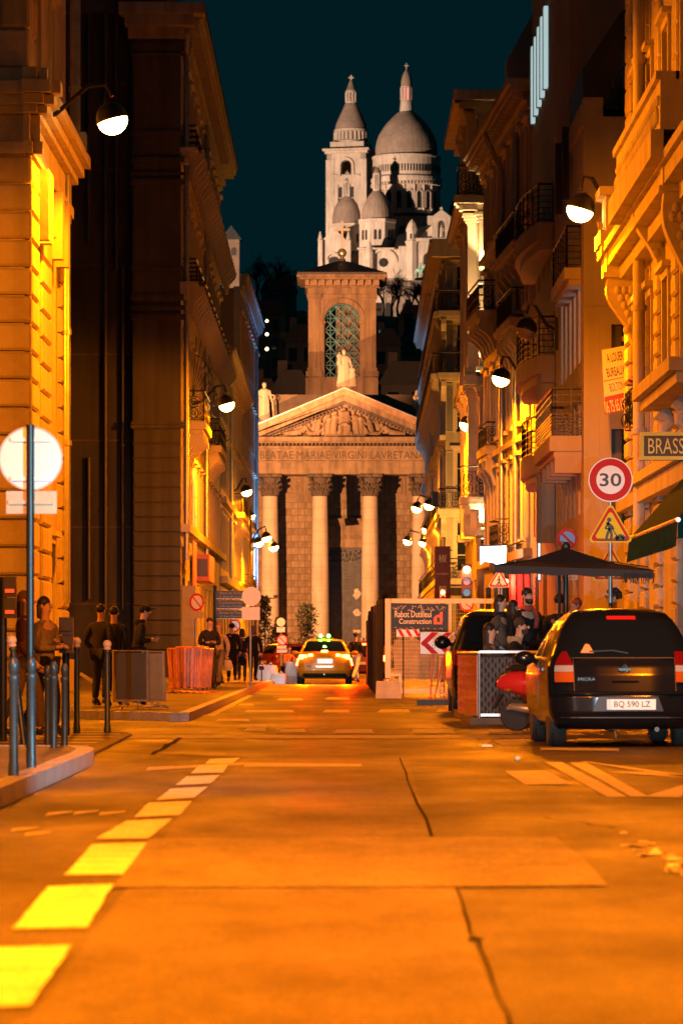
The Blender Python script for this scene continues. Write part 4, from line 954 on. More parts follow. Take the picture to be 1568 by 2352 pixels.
def railing(root, T, pts, z, h, style='bars', m=iron, name='railing'):
    """pts: plan points (u, v) of the rail line"""
    b = B(T); P = [Vector((p[0], p[1], 0)) for p in pts]
    for a, c in zip(P, P[1:]):
        Ln = (c - a).length; u = (c - a) / Ln
        def at(s, zz): q = a + u * s; return (q.x, q.y, z + zz)
        b.tube([at(0, h), at(Ln, h)], .035, 5); b.tube([at(0, .08), at(Ln, .08)], .022, 4)
        if style == 'wires':
            for k in range(1, 6): b.tube([at(0, .08 + (h - .08) * k / 6), at(Ln, .08 + (h - .08) * k / 6)], .018, 4)
            for k in range(int(Ln / 1.2) + 2): s = min(Ln, k * 1.2); b.tube([at(s, 0), at(s, h)], .03, 4)
            continue
        if style == 'slats':
            for k in range(9): zz = h * (.04 + .56 * k / 8) if k < 7 else h * (.72 + .14 * (k - 7)); b.tube([at(0, zz), at(Ln, zz)], .024, 4)
            for k in range(int(Ln / .5) + 2): s = min(Ln, k * .5); b.tube([at(s, 0), at(s, h)], .022, 4)
            continue
        n = max(2, int(Ln / .14)); b.tube([at(0, h * .82), at(Ln, h * .82)], .018, 4)
        for k in range(n + 1): b.tube([at(Ln * k / n, .08), at(Ln * k / n, h * .82)], .013, 3)
        if style == 'scroll':
            n = max(1, round(Ln / .55))
            for k in range(n):
                s = (k + .5) * Ln / n
                for cz_, rr in ((h * .28, h * .17), (h * .60, h * .15)):
                    b.tube([at(s + rr * cos(t), cz_ + rr * sin(t)) for t in [2 * pi * i / 10 for i in range(11)]], .02, 4)
                    b.tube([at(s + rr * .5 * cos(t) * (1 - t / 12), cz_ + rr * .5 * sin(t) * (1 - t / 12)) for t in [2 * pi * i / 8 for i in range(10)]], .016, 4)
    return b.obj(name, m, root)
def balcony(root, T, u0, u1, z, proj, style, m=stone3, rail_h=1.0, consoles=True, slab=.28):
    b = B(T); b.box(u0, u1, -proj, -.005, z - slab, z); b.box(u0 + .1, u1 - .1, -proj + .12, -.004, z - slab - .16, z - slab - .002)
    o = b.obj('balcony', m, root)
    railing(o, T, [(u0 + .06, 0), (u0 + .06, -proj + .07), (u1 - .06, -proj + .07), (u1 - .06, 0)], z, rail_h, style)
    if consoles:
        cm = B().prism([(0, 0), (0, -.95), (-.1, -1.0), (-.22, -.62), (-.45, -.36), (-proj * .88, -.24), (-proj * .9, 0)], -.13, .13).mesh('console', m)
        n = max(2, round((u1 - u0) / 1.7))
        for i in range(n + 1):
            q = put('console', cm, o); q.matrix_basis = T @ TR(u0 + .3 + i * (u1 - u0 - .6) / n, -.004, z - slab - .162, pi / 2) @ Matrix.Scale(-1, 4, (1, 0, 0)) if False else T @ TR(u0 + .3 + i * (u1 - u0 - .6) / n, -.004, z - slab - .162, -pi / 2) @ Matrix.Diagonal((-1, 1, 1, 1))
    return o
def pipe(root, T, pts, r=.09, m=zinc):
    b = B(T); b.tube(pts, r, 10)
    P = [Vector(p) for p in pts]
    for a, c in zip(P, P[1:]):
        if (c - a).length > 3:
            for k in range(int((c - a).length / 2.6)):
                q = a.lerp(c, (k + .5) * 2.6 / (c - a).length)
                if 0 < (k + .5) * 2.6 < (c - a).length: b.cyl((q.x, q.y, q.z - .06), (q.x, q.y, q.z + .06), r * 1.25, n=10)
    return b.obj('drainpipe', m, root, True)
def building(name, label, side, x_near, y_near, x_far, y_far, depth, h):
    """side -1: left of the street (facade looks right), +1: right. Local u along the facade, -y outwards."""
    if side > 0: A = Vector((x_far, y_far)); Bp = Vector((x_near, y_near))
    else: A = Vector((x_near, y_near)); Bp = Vector((x_far, y_far))
    u = (Bp - A); L = u.length; ang = math.atan2(u.y, u.x)
    root = thing(name, label, 'building', (A.x, A.y, 0), ang)
    root_m = TR(A.x, A.y, 0, ang)
    I = Matrix.Identity(4)
    # end wall towards the camera: frame in local space, its u runs to the right in the picture
    if side > 0: E = root_m.inverted() @ TR(x_near, y_near, 0, 0)
    else: E = root_m.inverted() @ TR(x_near - depth, y_near, 0, 0)
    return root, I, E, L
# ---------------------------------------------------------------- left 1: rusticated corner by the first lamp
block_l = [stone, mat('limestone_b', (.44, .38, .30), .85, var=.18, scale=1.4, bump=.35, streak=.2), mat('limestone_c', (.50, .45, .37), .85, var=.15, scale=1.4, bump=.35, streak=.2)]
def blocks_col(root, T, u0, u1, z0, z1, ch_, proj, c=.05, name='stone_block', split=None, th=.0, mats=None):
    n = max(1, round((z1 - z0) / ch_)); hh_ = (z1 - z0) / n; cache = {}
    for i in range(n):
        xs = [u0, u1] if not split else [u0] + [u0 + split * (k + (.5 if i % 2 else 1)) for k in range(int((u1 - u0) / split) + 1) if u0 + split * (k + (.5 if i % 2 else 1)) < u1 - .2] + [u1]
        for a, b_ in zip(xs, xs[1:]):
            k = (round(b_ - a, 2), random.randrange(3))
            if k not in cache: cache[k] = B().cham(.006, b_ - a - .006, -proj, th, .02, hh_ - .02, c).mesh(name, (mats or block_l)[k[1]])
            o = put(name, cache[k], root); o.matrix_basis = T @ TR(a, 0, z0 + i * hh_)
r, I, E, L = building('corner_building', 'orange lit rusticated stone corner building at the left edge', -1, -6.6, 80, -6.6, 92, 16, 30)
zl = Z(300, 80)
facade(r, I, L, [(0, 4.4, [7.2], 1.3, .9, 2.6, 'sd'), (4.402, 11.9, [7.2], 1.3, 1.2, 4.6, 's'), (11.902, 18, [3.1, 7.2], 1.0, 1.2, 2.6, 's'), (18.002, 27, [3.1, 7.2], 1.2, 1, 3, 's')], stone)
B(E).box(0, 16 - .4, 0.0, .4, 0, 27).obj('end_wall', stone, r); B(I).box(.41, L, .41, 15, 26, 27).obj('roof', slate, r)
blocks_col(r, I, 0.05, 2.1, .9, 11.4, .6, .16); blocks_col(r, I, 3.5, 6.2, .9, 11.4, .6, .12, split=None); blocks_col(r, I, 9.3, 11.6, .9, 11.4, .6, .12)
blocks_col(r, E, 9, 16.16, .9, 11.4, .6, .14, split=None); blocks_col(r, E, 9, 16.12, 13.2, 26, .85, .1, split=2.6); blocks_col(r, I, .05, 1.9, 13.2, 26, .85, .1)
for T_, u0, u1 in ((E, 9, 16.2), (I, -.2, L)):
    B(T_).box(u0, u1, -.22, -.002, 0.13, .88).obj('plinth', stone2, r)
    b = B(T_)
    for k, (z, h, p) in enumerate([(11.42, .25, .2), (11.68, .55, .14), (12.24, .16, .3), (12.41, .2, .45), (12.62, .26, .6), (12.9, .28, .3)]): b.box(u0 - (p if T_ is I else 0), u1 + (p if T_ is E else 0), -p, -.003, z, z + h - .004)
    b.obj('cornice', stone3, r)
for u in (2.5, 3.3, 6.6, 8.4): B(I).prism([(u - .22, 9.9), (u + .22, 9.9), (u + .3, 11.4), (u - .3, 11.4)], -.34, -.002).obj('console', stone3, r)
pipe(r, I, [(10.4, -.34, 26), (10.4, -.34, Z(345, 90)), (10.2, -.2, Z(365, 90)), (10.1, -.12, Z(380, 90)), (10.1, -.12, 2.2)], .13)
B(I).box(10.2, 10.75, -.6, -.05, Z(345, 90), Z(300, 90)).obj('hopper_head', zinc, r)
# ---------------------------------------------------------------- left 2: long dark-ended building
endw = mat('grey_end_wall', (.085, .085, .078), .9, var=.15, scale=.5, bump=.15, streak=.3)  # shade of the unlit end wall put into its base colour
r, I, E, L = building('long_building', 'tall stone building with a dark blank end wall and long cornice on the left', -1, -5.86, 140, -5.9, 186, 14, 25)
def w2(z0_, z1_, kind, wh, sl=.5): return (z0_, z1_ - .002, 14, 1.25, sl, wh, kind)
facade(r, I, L, [(0, 4.6, 9, 2.6, .6, 3.2, 'd'), w2(4.6, 9.2, 's', 3.0, .7), w2(9.2, 14.5, 's', 3.3, .2), w2(14.5, 19.4, 's', 3.1, .2), w2(19.4, 24, 's', 2.9, .4)], stone, u0=.4)
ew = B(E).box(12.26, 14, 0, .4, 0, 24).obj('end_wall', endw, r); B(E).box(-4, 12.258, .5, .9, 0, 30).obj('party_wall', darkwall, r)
for pyj in (185, 385, 605, 810, 1008, 1208, 1385): B(E).box(-4, 12.25, .485, .499, Z(pyj, 140) - .05, Z(pyj, 140)).obj('render_joint', soot, r)
for px, y0, y1 in ((205, -60, 560), (205, 1050, 1375), (243, -60, 1400), (268, -60, 620), (283, 610, 1400)):
    u = X(px, 140.5) + 5.86 + 14; pipe(r, E, [(u, .38, Z(y0, 140)), (u, .38, Z(y1, 140))], .07, mat('dark_pipe', (.09, .09, .09), .5, metal=.4, var=.2))
for py0, py1, p in ((118, 100, .1), (128, 122, .16), (312, 300, .08), (372, 362, .12), (402, 396, .10), (425, 412, .16), (622, 612, .1), (690, 676, .1), (712, 702, .14), (735, 722, .18), (975, 968, .1), (984, 976, .16)):
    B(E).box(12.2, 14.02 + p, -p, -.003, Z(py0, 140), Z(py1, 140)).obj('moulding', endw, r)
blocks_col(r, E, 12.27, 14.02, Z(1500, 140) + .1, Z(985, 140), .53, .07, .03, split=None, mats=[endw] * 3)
cornice(r, I, L, 23.4, .7, stone2, True); b = B(E); b.box(12.1, 14.1, -.3, -.003, 23.4, 23.8); b.box(12.0, 14.5, -.75, -.003, 23.802, 24.2); b.box(11.8, 14.9, -1.0, -.003, 24.202, 24.6); b.obj('cornice', stone2, r)
B(I).prism([(0, 24.4), (L, 24.4), (L, 27), (0, 27)], .5, 12).obj('roof', slate, r)
B(I).prism([(0, 24.36), (L, 24.36), (L, 24.7), (0, 24.7)], -.9, .5).obj('gutter', slate, r)
for zf in (19.4, 14.5):
    band(r, I, L, zf - .55, .5, .28, stone3, 'balcony_band'); bb = band(r, I, L, zf - .05, .12, .62, stone3, 'balcony_band')
    cm = B().prism([(0, 0), (0, -1.0), (-.12, -1.05), (-.22, -.6), (-.52, -.25), (-.56, 0)], -.14, .14).mesh('console', stone3)
    for i in range(28):
        q = put('console', cm, bb); q.matrix_basis = I @ TR(.8 + i * (L - 1.6) / 27, -.29, zf - .058, -pi / 2) @ Matrix.Diagonal((-1, 1, 1, 1))
    for i in range(14):
        u = .4 + (i + .5) * (L - .4) / 14; railing(r, I, [(u - .8, -.02), (u - .8, -.52), (u + .8, -.52), (u + .8, -.02)], zf + .072, .95, 'bars')
pipe(r, I, [(.35, -.2, 23.3), (.35, -.2, 4.4)], .1); pipe(r, I, [(22, -.2, 23.3), (22, -.2, 4.4)], .1)
B(I).lathe([(.11, 22.9), (.2, 23.2), (.24, 23.36)], (.35, -.22), 12).obj('hopper_head', zinc, r)
bo = balcony(r, I, 2.2, 8.4, Z(975, 144), .85, 'scroll', stone3, 1.15); bo2 = balcony(r, I, 24, 33, Z(1045, 172), .75, 'scroll', stone3, 1.15)
b = B(I)                                              # fan of iron spikes between two balconies
for k in range(9):
    a = radians(8 + k * 13); b.tube([(8.9, -.1, Z(905, 148)), (8.9, -.1 - 2.0 * .62 * sin(a) * .75, Z(905, 148) + 2.3 * cos(a))], .018, 4)
b.tube([(8.9, -.1 - 1.35 * .62 * sin(t), Z(905, 148) + 1.6 * cos(t)) for t in [radians(8 + k * 13) for k in range(9)]], .02, 4); b.obj('spike_fan', iron, r)
for u, w_, z0_, z1_ in ((11.5, 1.7, 4.9, 8.3), ):
    q = B(I).prism([(u - w_ / 2, z0_), (u + w_ / 2, z0_)] + [(u + w_ / 2 * cos(t), z1_ - w_ / 2 + w_ / 2 * sin(t)) for t in [pi * i / 8 for i in range(9)]], -.10, -.05).obj('arched_window', litw_y, r)
    b = B(I)
    for k in (-.5, 0, .5): b.box(u + k * w_ - .04, u + k * w_ + .04, -.14, -.101, z0_, z1_ - .5)
    for k in range(5): b.box(u - w_ / 2, u + w_ / 2, -.135, -.101, z0_ + k * .75, z0_ + k * .75 + .05)
    b.obj('glazing_bar', frame_w, q)
red_lit = mat('orange_shop_paint', (.62, .16, .05), .5, var=.1)
b = B(I).prism([(1.2, Z(1345, 141)), (4.6, Z(1345, 141)), (4.6, Z(1242, 141)), (1.2, Z(1242, 141))], -.42, -.38); sg = b.obj('shop_fascia', red_lit, r)
B(I).box(.9, 5.2, -.5, -.01, 0.14, Z(1346, 141)).obj('shop_pilaster', render_w, r)
b = B(I).box(9, 15, -.75, -.1, Z(1335, 150), Z(1275, 150)); q = b.obj('shop_fascia', red_lit, r); B(I).box(8.98, 8.99, -.68, -.2, Z(1325, 150), Z(1285, 150)).obj('shop_display', mat('dark_display', (.08, .05, .03), .4), q)
band(r, I, L, Z(1240, 150), .3, .35, stone3)
# ---------------------------------------------------------------- left 3 and 4: towards the church
r, I, E, L = building('low_building', 'lower stone building with dark mansard behind the second left lamp', -1, -5.86, 186.1, -5.9, 226, 12, 16)
fl3 = [(0, 4.6, 8, 2.4, .6, 3.2, 'd'), (4.602, 8.6, 12, 1.2, .6, 2.6, 'sh'), (8.602, 12.2, 12, 1.2, .5, 2.4, 'sh'), (12.202, 15.2, 12, 1.1, .4, 2.0, 's')]
facade(r, I, L, fl3, stone2); cornice(r, I, L, 14.9, .6, stone3); B(E).box(11.99, 12 - .01, 0, .3, 0, 15).obj('end_wall', render_w, r)
B(I).prism([(0, 15.86), (L, 15.86), (L, 18.6), (0, 18.6)], .9, 11).obj('roof', slate, r); B(I).box(2, 3.2, 2.6, 6, 18.6, 20.6).obj('chimney', hw1, r)
band(r, I, L, 8.3, .3, .3); band(r, I, L, 4.4, .35, .35); pipe(r, I, [(14, -.15, 14.8), (14, -.15, .3)]); balcony(r, I, 22, 34, 8.64, .6, 'scroll')
blocks_col(r, I, 15.5, 16.6, .3, 14.7, .42, .08, .03)
r, I, E, L = building('blue_lit_building', 'tall narrow building with a cold blue lit edge beside the church', -1, -5.95, 226.1, -5.72, 262, 12, 24)
bluest = mat('grey_facade', (.40, .42, .44), .8, var=.12, scale=.6, streak=.25)
facade(r, I, L, [(0, 4.6, 8, 2.2, .6, 3.2, 'd'), (4.602, 9, 11, 1.2, .6, 2.8, 's'), (9.002, 13.4, 11, 1.2, .6, 2.8, 's'), (13.402, 17.8, 11, 1.2, .6, 2.6, 's'), (17.802, 22.6, 11, 1.2, .6, 2.6, 's')], bluest)
cornice(r, I, L, 22.4, .4, bluest); B(E).box(4, 11.99, 0.01, .4, 0, 22.5).obj('end_wall', hw1, r); B(E).box(7, 9, -.05, .0, 18.2, 20.2).obj('stair_window', mat('dim_window2', (.22, .17, .1), .5, var=.2), r)
pipe(r, I, [(30, -.15, 22), (30, -.15, .3)]); band(r, I, L, 8.7, .25, .25, bluest); balcony(r, I, 6, 14, 4.75, .55, 'scroll', bluest)
up = thing('facade_uplight', 'small blue floodlight at the foot of the narrow facade beside the church', 'floodlight', (-4.3, 252, 4.6))
B().box(-.15, .15, -.12, .12, 0, .2).obj('housing', metal_d, up); B().tube([(-1.5, 0, -.1), (0, 0, 0)], .03, 5).obj('arm', metal_d, up)
lamp('SPOT', 'uplight_beam', up, (0, 0, .3), 6500, (.16, .50, 1.0), .08, radians(140), .8, (-1.4, 2.5, 9))
# ---------------------------------------------------------------- right 1: brasserie corner
r, I, E, L = building('brasserie_building', 'ornate stone brasserie building with carved consoles at the right edge', 1, 6.5, 60, 6.5, 87, 14, 22)
def uu(d): return 87 - d
facade(r, I, L, [(0, 4.4, [3.5, 8, 13.4, 18.6, 23.4], 2.2, .5, 3.0, 'd'), (4.402, 9.6, [3.2, 6.2, 10.4, 14.6, 19, 23.4], 1.25, .9, 3.2, 's'), (9.602, 14.8, [3.2, 6.2, 10.4, 14.6, 19, 23.4], 1.25, .6, 3.3, 's'), (14.802, 21, [3.2, 6.2, 10.4, 14.6, 19, 23.4], 1.25, .8, 3.2, 's')], stone)
B(I).box(0, .4, .41, 13, 0, 21).obj('end_wall', stone, r); B(I).box(0, L, .42, 13, 21.01, 23).obj('roof', slate, r); cornice(r, I, L, 20.6, .7, stone3)
for u in (.1, 4.6, 8.2, 12.4, 16.7, 21.2): blocks_col(r, I, u, u + 1.1 if u > 1 else u + 1.3, 1.1, 9.2, .43, .12, .05); blocks_col(r, I, u, u + 1.1 if u > 1 else u + 1.3, 11.3, 20.4, .6, .1, .04)
band(r, I, L, .14, .9, .15, stone2, 'plinth'); band(r, I, L, 4.2, .35, .3); band(r, I, L, 4.56, .2, .42); band(r, I, L, 9.3, .3, .35, stone3, 'string_course'); band(r, I, L, 9.605, .3, .62, stone3, 'string_course'); band(r, I, L, 9.91, .18, .72, stone3, 'string_course')
def big_console(u, z1, z0, proj, name='scroll_console'):
    pts = [(0, z1), (-proj, z1)]
    for i in range(13):
        t = i / 12; pts.append((-proj * (1 - t) * (.92 + .28 * sin(pi * t * 1.6)) - .06, z1 - .12 - (z1 - z0 - .2) * t))
    pts += [(0, z0)]
    T = I @ TR(u, 0, 0, -pi / 2) @ Matrix.Diagonal((-1, 1, 1, 1)); o = B(T).prism(pts, -.24, .24).obj(name, stone3, r)
    b = B(T)
    for j in range(9):                                # fish-scale carving on its cheek
        zz = z1 - .28 - j * .17; wmax = proj * max(.12, 1 - (j * .17 + .3) / (z1 - z0)) * .95
        for i in range(int(wmax / .15)):
            for s in (-1, 1): b.ball((-.1 - i * .15 - (j % 2) * .07, s * .245, zz), (.08, .03, .10), 8, 4)
    tag(b.obj('scale_carving', stone3, o, True), kind='stuff')
    b = B(T); b.box(-proj - .1, 0, -.3, .3, z1 + .003, z1 + .12); b.box(-proj - .03, -.0, -.27, .27, z1 + .122, z1 + .6); b.box(-proj - .14, 0, -.32, .32, z1 + .602, z1 + .75); b.obj('console_block', stone3, o)
for d, zt, zb_ in ((85.2, Z(638, 85), Z(800, 85)), (77.5, Z(455, 77.5), Z(650, 77.5)), (70.3, Z(440, 70), Z(720, 70))): big_console(uu(d), zt, zb_, .62)
b = B(I).box(uu(86.6), uu(84.8), -.8, -.005, Z(566, 85.5), Z(536, 85.5)); b.box(uu(86.3), uu(85.1), -.65, -.005, Z(536, 85.5) + .002, Z(455, 85.5)); b.box(uu(86.5), uu(84.9), -.8, -.005, Z(455, 85.5) + .002, Z(435, 85.5)); b.obj('stone_pedestal', stone3, r)
# stone balcony with carved parapet
b = B(I); b.box(uu(80), uu(69), -.95, -.72, 9.95, 10.45); b.box(uu(80), uu(69), -.78, -.5, 10.452, 11.35); b.box(uu(80), uu(69), -.86, -.44, 11.352, 11.5); b.box(uu(69.3), uu(69), -.499, -.005, 10.09, 11.5); b.box(uu(80), uu(79.7), -.499, -.005, 10.09, 11.5)
pb = b.obj('stone_balcony', stone3, r)
b = B(I)
for i in range(24): u = uu(79.6) + i * .44; b.ball((u, -.8, 10.75), (.12, .06, .16), 8, 5); b.ball((u + .2, -.8, 11.0), (.1, .05, .1), 8, 5)
b.obj('parapet_carving', stone3, pb, True)
b = B(I); b.box(uu(74), uu(66), -.75, -.005, Z(905, 69), Z(880, 69)); b.box(uu(74.2), uu(65.8), -.9, -.005, Z(880, 69) + .002, Z(850, 69)); lb = b.obj('stone_ledge', stone3, r)
for d in (73.4, 70, 66.8):
    b = B(I @ TR(uu(d), 0, 0, -pi / 2) @ Matrix.Diagonal((-1, 1, 1, 1))); b.tube([(-.1 - .32 * (1 - t / 9) * abs(cos(t * .9)) - .02 * t, 0, Z(910, 69) - .1 * t) for t in range(9)], .16, 8, .08); b.obj('console', stone3, lb, True)
for d in (84.4, 82.6): railing(r, I, [(uu(d) - .7, -.02), (uu(d) - .7, -.22), (uu(d) + .7, -.22), (uu(d) + .7, -.02)], Z(985, 83), 1.1, 'scroll')
b = B(I)
for i in range(26): u = uu(86) + random.uniform(-.5, .6); b.tube([(u, -.72, Z(536, 85.5)), (u + random.uniform(-.06, .06), -.72 + random.uniform(-.1, .1), Z(536, 85.5) + random.uniform(.15, .4))], .008, 3)
tag(b.obj('dry_grass', mat('dry_grass', (.25, .2, .08), .9, var=.2), r), kind='stuff')
pipe(r, I, [(uu(80.9), -.24, 20), (uu(80.9), -.24, 3.6), (uu(80.7), -.34, 3.3)], .13, stone3)
# brasserie sign
sx0, sx1, sd = X(1468, 62), X(1640, 62), 62
sg = thing('brasserie_sign', 'yellow framed neon brasserie sign hanging out from the right building', 'sign', ((sx0 + sx1) / 2, sd, Z(1057, sd)))
h = Z(993, sd) - Z(1057, sd); hw = (sx1 - sx0) / 2
B().box(-hw + .06, hw - .06, -.08, .08, .05, h - .05).obj('panel', mat('sign_panel', (.09, .06, .02), .6, var=.2), sg)
b = B(); b.box(-hw, hw, -.11, .11, 0, .06); b.box(-hw, hw, -.11, .11, h - .06, h); b.box(-hw, -hw + .06, -.11, .11, .06, h - .06); b.box(hw - .06, hw, -.11, .11, .06, h - .06); b.obj('frame', mat('yellow_sign_frame', (.85, .62, .03), .5, var=.1), sg)
text('BRASSERIE', mat('yellow_lit_neon_letters', (.85, .60, .04), .4, var=.05), sg, (.02, -.085, .1), h=h - .2, wd=2 * hw - .22)  # yellow lamplight on the neon letters put into their colour
B().tube([(hw - .002, 0, h * .8), (6.48 - sg.location.x, 0, h * .8)], .03, 6).obj('bracket', iron, sg)
# awning
aw = thing('awning', 'dark teal canvas awning with striped side over the brasserie terrace', 'awning', (6.45, 58, 0))
teal = mat('teal_canvas', (.0015, .035, .05), .9, var=.12, scale=2, spec=.03); xo = X(1462, 66) - 6.45; zo = Z(1228, 66); zw = Z(1062, 66) + .3
B().add([(0, 0, zw), (xo, 0, zo), (xo, 9.5, zo), (0, 9.5, zw), (0, 0, zw - .03), (xo, 0, zo - .03), (xo, 9.5, zo - .03), (0, 9.5, zw - .03)], [(0, 1, 2, 3), (7, 6, 5, 4), (0, 4, 5, 1), (1, 5, 6, 2), (2, 6, 7, 3)]).obj('canvas', teal, aw)
b = B()
for i in range(38): y0 = i * .25; b.add([(xo - .004, y0, zo - .02), (xo - .02 * (i % 2) - .006, y0 + .25, zo - .02), (xo - .05 - .02 * (i % 2), y0 + .25, zo - .42 - .03 * (i % 2)), (xo - .03, y0, zo - .42)], [(0, 1, 2, 3)])
b.obj('valance', mat('striped_canvas', (.003, .045, .065), .9, var=.3, scale=6, spec=.03), aw); B().prism([(0, zw), (xo, zo), (xo, zo - .3), (0, zo - .3)], -.012, -.002).obj('side_panel', teal, aw)
B().cyl((xo, -.06, zo - .02), (xo, 9.56, zo - .02), .04, n=8).obj('front_bar', zinc, aw)
# ---------------------------------------------------------------- right 2: modern block with the letting board
r, I, E, L = building('office_block', 'plain modern office block with balconies behind the letting board', 1, 6.3, 100, 6.3, 112, 14, 16)
def vv(d): return 112 - d
facade(r, I, L, [(0, 4.2, [3, 8.5], 2.6, .3, 3.2, 'dm'), (4.202, 8.2, [2.2, 4.2, 6.2, 8.2, 10.2], .95, .5, 3.0, 'dm'), (8.202, 11.7, [2.2, 4.2, 6.2, 8.2, 10.2], .95, .5, 2.6, 'dmC'), (11.702, 15.2, [], 1, 1, 1, '')], render_w)
b = B(E); wz0, wz1 = Z(1210, 100), Z(745, 100); wu0 = X(1403, 100) - 6.3; wu1 = X(1450, 100) - 6.3
b.box(.402, wu0, 0, .4, 0, 15.2); b.box(wu0, 14, 0, .4, 0, 3); b.box(wu0, 14, 0, .4, wz1, 15.2); b.box(wu1 + 1.2, 14, 0, .4, 3, wz1); b.box(wu0, wu1 + 1.2, 0, .4, 3.0, wz0); b.box(wu0, wu1 + 1.2, 0, .4, Z(985, 100), Z(910, 100)); b.obj('end_wall', render_w, r)
B(E).box(wu0, wu1 + 1.2, .3, .34, wz0, wz1).obj('dark_window', mat('teal_glass', (.02, .06, .07), .1, var=.2, spec=.8), r); B(E).box(wu0, wu0 + .28, .18, .3, wz0, wz1).obj('window_jamb', frame_d, r); B(E).box(wu0 + .281, wu1 + 1.2, .2, .3, wz1 - .42, wz1 - .3).obj('window_rail', frame_w, r)
B(E).box(0, 14, -.06, -.002, Z(782, 100) + .9, Z(782, 100) + 1.0).obj('ledge', render_w, r)
b = B(I); b.box(0, L, -.08, -.002, 14.75, 15.3); b.box(0, L, -.02, .5, 15.21, 15.5); b.obj('parapet', render_w, r); B(I).box(0, L, .5, 13, 15.0, 15.21).obj('roof', slate, r)
for d in (108.8, 105.4):
    pl = [(0, 0), (.22, .3), (.30, .8), (.22, .95), (.3, 1.1), (.3, 1.7), (.2, 1.9), (0, 2.0)]
    B(I @ TR(vv(d), -.16, Z(475, 107), 0)).prism([(-p[0], p[1]) for p in pl] + [(.1, 2.0), (.1, 0)], -.09, .1).obj('wall_ornament', iron, r)
balcony(r, I, vv(109), vv(100.8), Z(1000, 101) - .02, .85, 'slats', render_w, 1.25, False, .4); balcony(r, I, vv(107.5), vv(101), Z(640, 104), .45, 'wires', render_w, 1.1, False, .3)
b = B(I)
for d in (101.2, 103.2, 105.2, 107.2): b.prism([(vv(d) - .2, Z(1060, 101) - .3), (vv(d) + .2, Z(1060, 101) - .3), (vv(d) + .35, Z(1003, 101) - .36), (vv(d) - .35, Z(1003, 101) - .36)], -.7, -.004)
b.obj('balcony_corbel', render_w, r)
lv = thing('roof_louvre', 'dark slatted plant housing with sloping glass top on the office roof', 'roof housing', (X(1387, 104), 104, 15.5))
b = B(); s_ = FP / 104; zt_ = Z(20, 104) - 15.5; zl_ = Z(160, 104) - 15.5
b.add([(-.1, 0, Z(215, 104) - 15.5), (.55, 0, Z(215, 104) - 15.5), (.95, 0, zt_), (.85, 0, zt_), (-.55, 0, zl_ + .3), (-.55, 0, Z(215, 104) - 15.5)] , [(0, 1, 2, 3, 4, 5)])
B().prism([(-.55, .35), (.05, .35), (.85, zt_ - .1), (.5, zt_), (-.6, zl_)], 0, 6).obj('hood', mat('dark_glass_hood', (.05, .055, .055), .25, var=.3), lv)
b = B()
for i in range(8): b.box(.08 + i * .1, .12 + i * .1, -.02, .05, 0, 1.0 + i * .1)
b.obj('slats', frame_d, lv); B().box(.06, 2.5, .06, 6, 0, .9).obj('box', hw1, lv)
# letting board, wedge shaped, fixed to the end wall of the office block
bd = 97.5
def bp(px, py): return (X(px, bd), Z(py, bd))
bo_ = thing('letting_board', 'large white office letting board with a red phone number band', 'sign', (X(1415, bd), bd, Z(950, bd)))
o_ = bo_.location
def lp(px, py): x_, z_ = bp(px, py); return (x_ - o_.x, z_ - o_.z)
B().prism([lp(1381, 804), lp(1445, 792), lp(1451, 938), lp(1388, 952)], 0, .05).obj('board', mat('white_board', (.72, .70, .66), .5, var=.05), bo_)
B().prism([lp(1387, 912), lp(1450, 898), lp(1451, 938), lp(1388, 952)], -.012, -.002).obj('phone_band', mat('dark_red_print', (.30, .03, .035), .5, var=.08), bo_)
B().prism([lp(1385, 875), lp(1448, 862), lp(1448, 863.5), lp(1385, 877)], -.012, -.002).obj('rule', mat('dark_red_print', (.3, .03, .035)), bo_)
blk = mat('black_print', (.015, .015, .015), .5, var=0); wht = mat('white_print', (.8, .78, .72), .5, var=0); ty_ = -math.atan2(13, 63)
def btext(s, px, py, wpx, hpx, m, **k):
    x_, z_ = lp(px, py); text(s, m, bo_, (x_, -.014, z_), h=hpx * bd / FP, wd=wpx * bd / FP, ry=ty_, rx=pi / 2, **k)
btext('A LOUER', 1413, 830, 38, 21, blk, bold=.012); btext('BUREAUX', 1415, 863, 42, 21, blk, bold=.012); btext('BOLTON', 1417, 897, 33, 19, blk); btext('06 75 65 65 84', 1419.5, 944, 58, 28, wht, bold=.008)
for x_ in (-.25, .3): B().tube([(x_, .05, .8), (x_ + .1, 2.6, .8)], .025, 5).obj('stay', iron, bo_)
# ---------------------------------------------------------------- right 3: tall modern block with slit windows
r, I, E, L = building('slit_window_tower', 'tall plain modern building with a row of narrow lit slit windows', 1, 6.3, 113, 6.3, 127, 13, 26)
def ww_(d): return 127 - d
slz0, slz1 = Z(198, 117), Z(12, 117)
facade(r, I, L, [(0, 4.2, [3, 8], 2.4, .3, 3.2, 'dm'), (4.202, 8.2, 5, 1.1, .6, 2.6, 'dm'), (8.202, 12, 5, 1.1, .6, 2.4, 'dm'), (12.002, slz0 - .6, 5, 1.1, .6, 2.3, 'dm'), (slz0 - .598, 26, [], .38, .6, slz1 - slz0, 'mC')], render_w)
for i in range(5): q = B(I).box(ww_(117.3 + 1.95 * i) - .2, ww_(117.3 + 1.95 * i) + .2, -.13, -.012, slz0, slz1).obj('slit_window', litw_c, r); B(I).box(ww_(117.3 + 1.95 * i) - .25, ww_(117.3 + 1.95 * i) - .202, -.16, -.003, slz0 - .05, slz1 + .05).obj('fin', render_w, q)
B(E).box(.402, 13, 0, .4, 0, 26).obj('end_wall', mat('brown_render', (.30, .27, .22), .9, var=.1, scale=.4, streak=.15), r); B(I).box(0, L, .41, 12, 26.01, 26.4).obj('roof', slate, r)
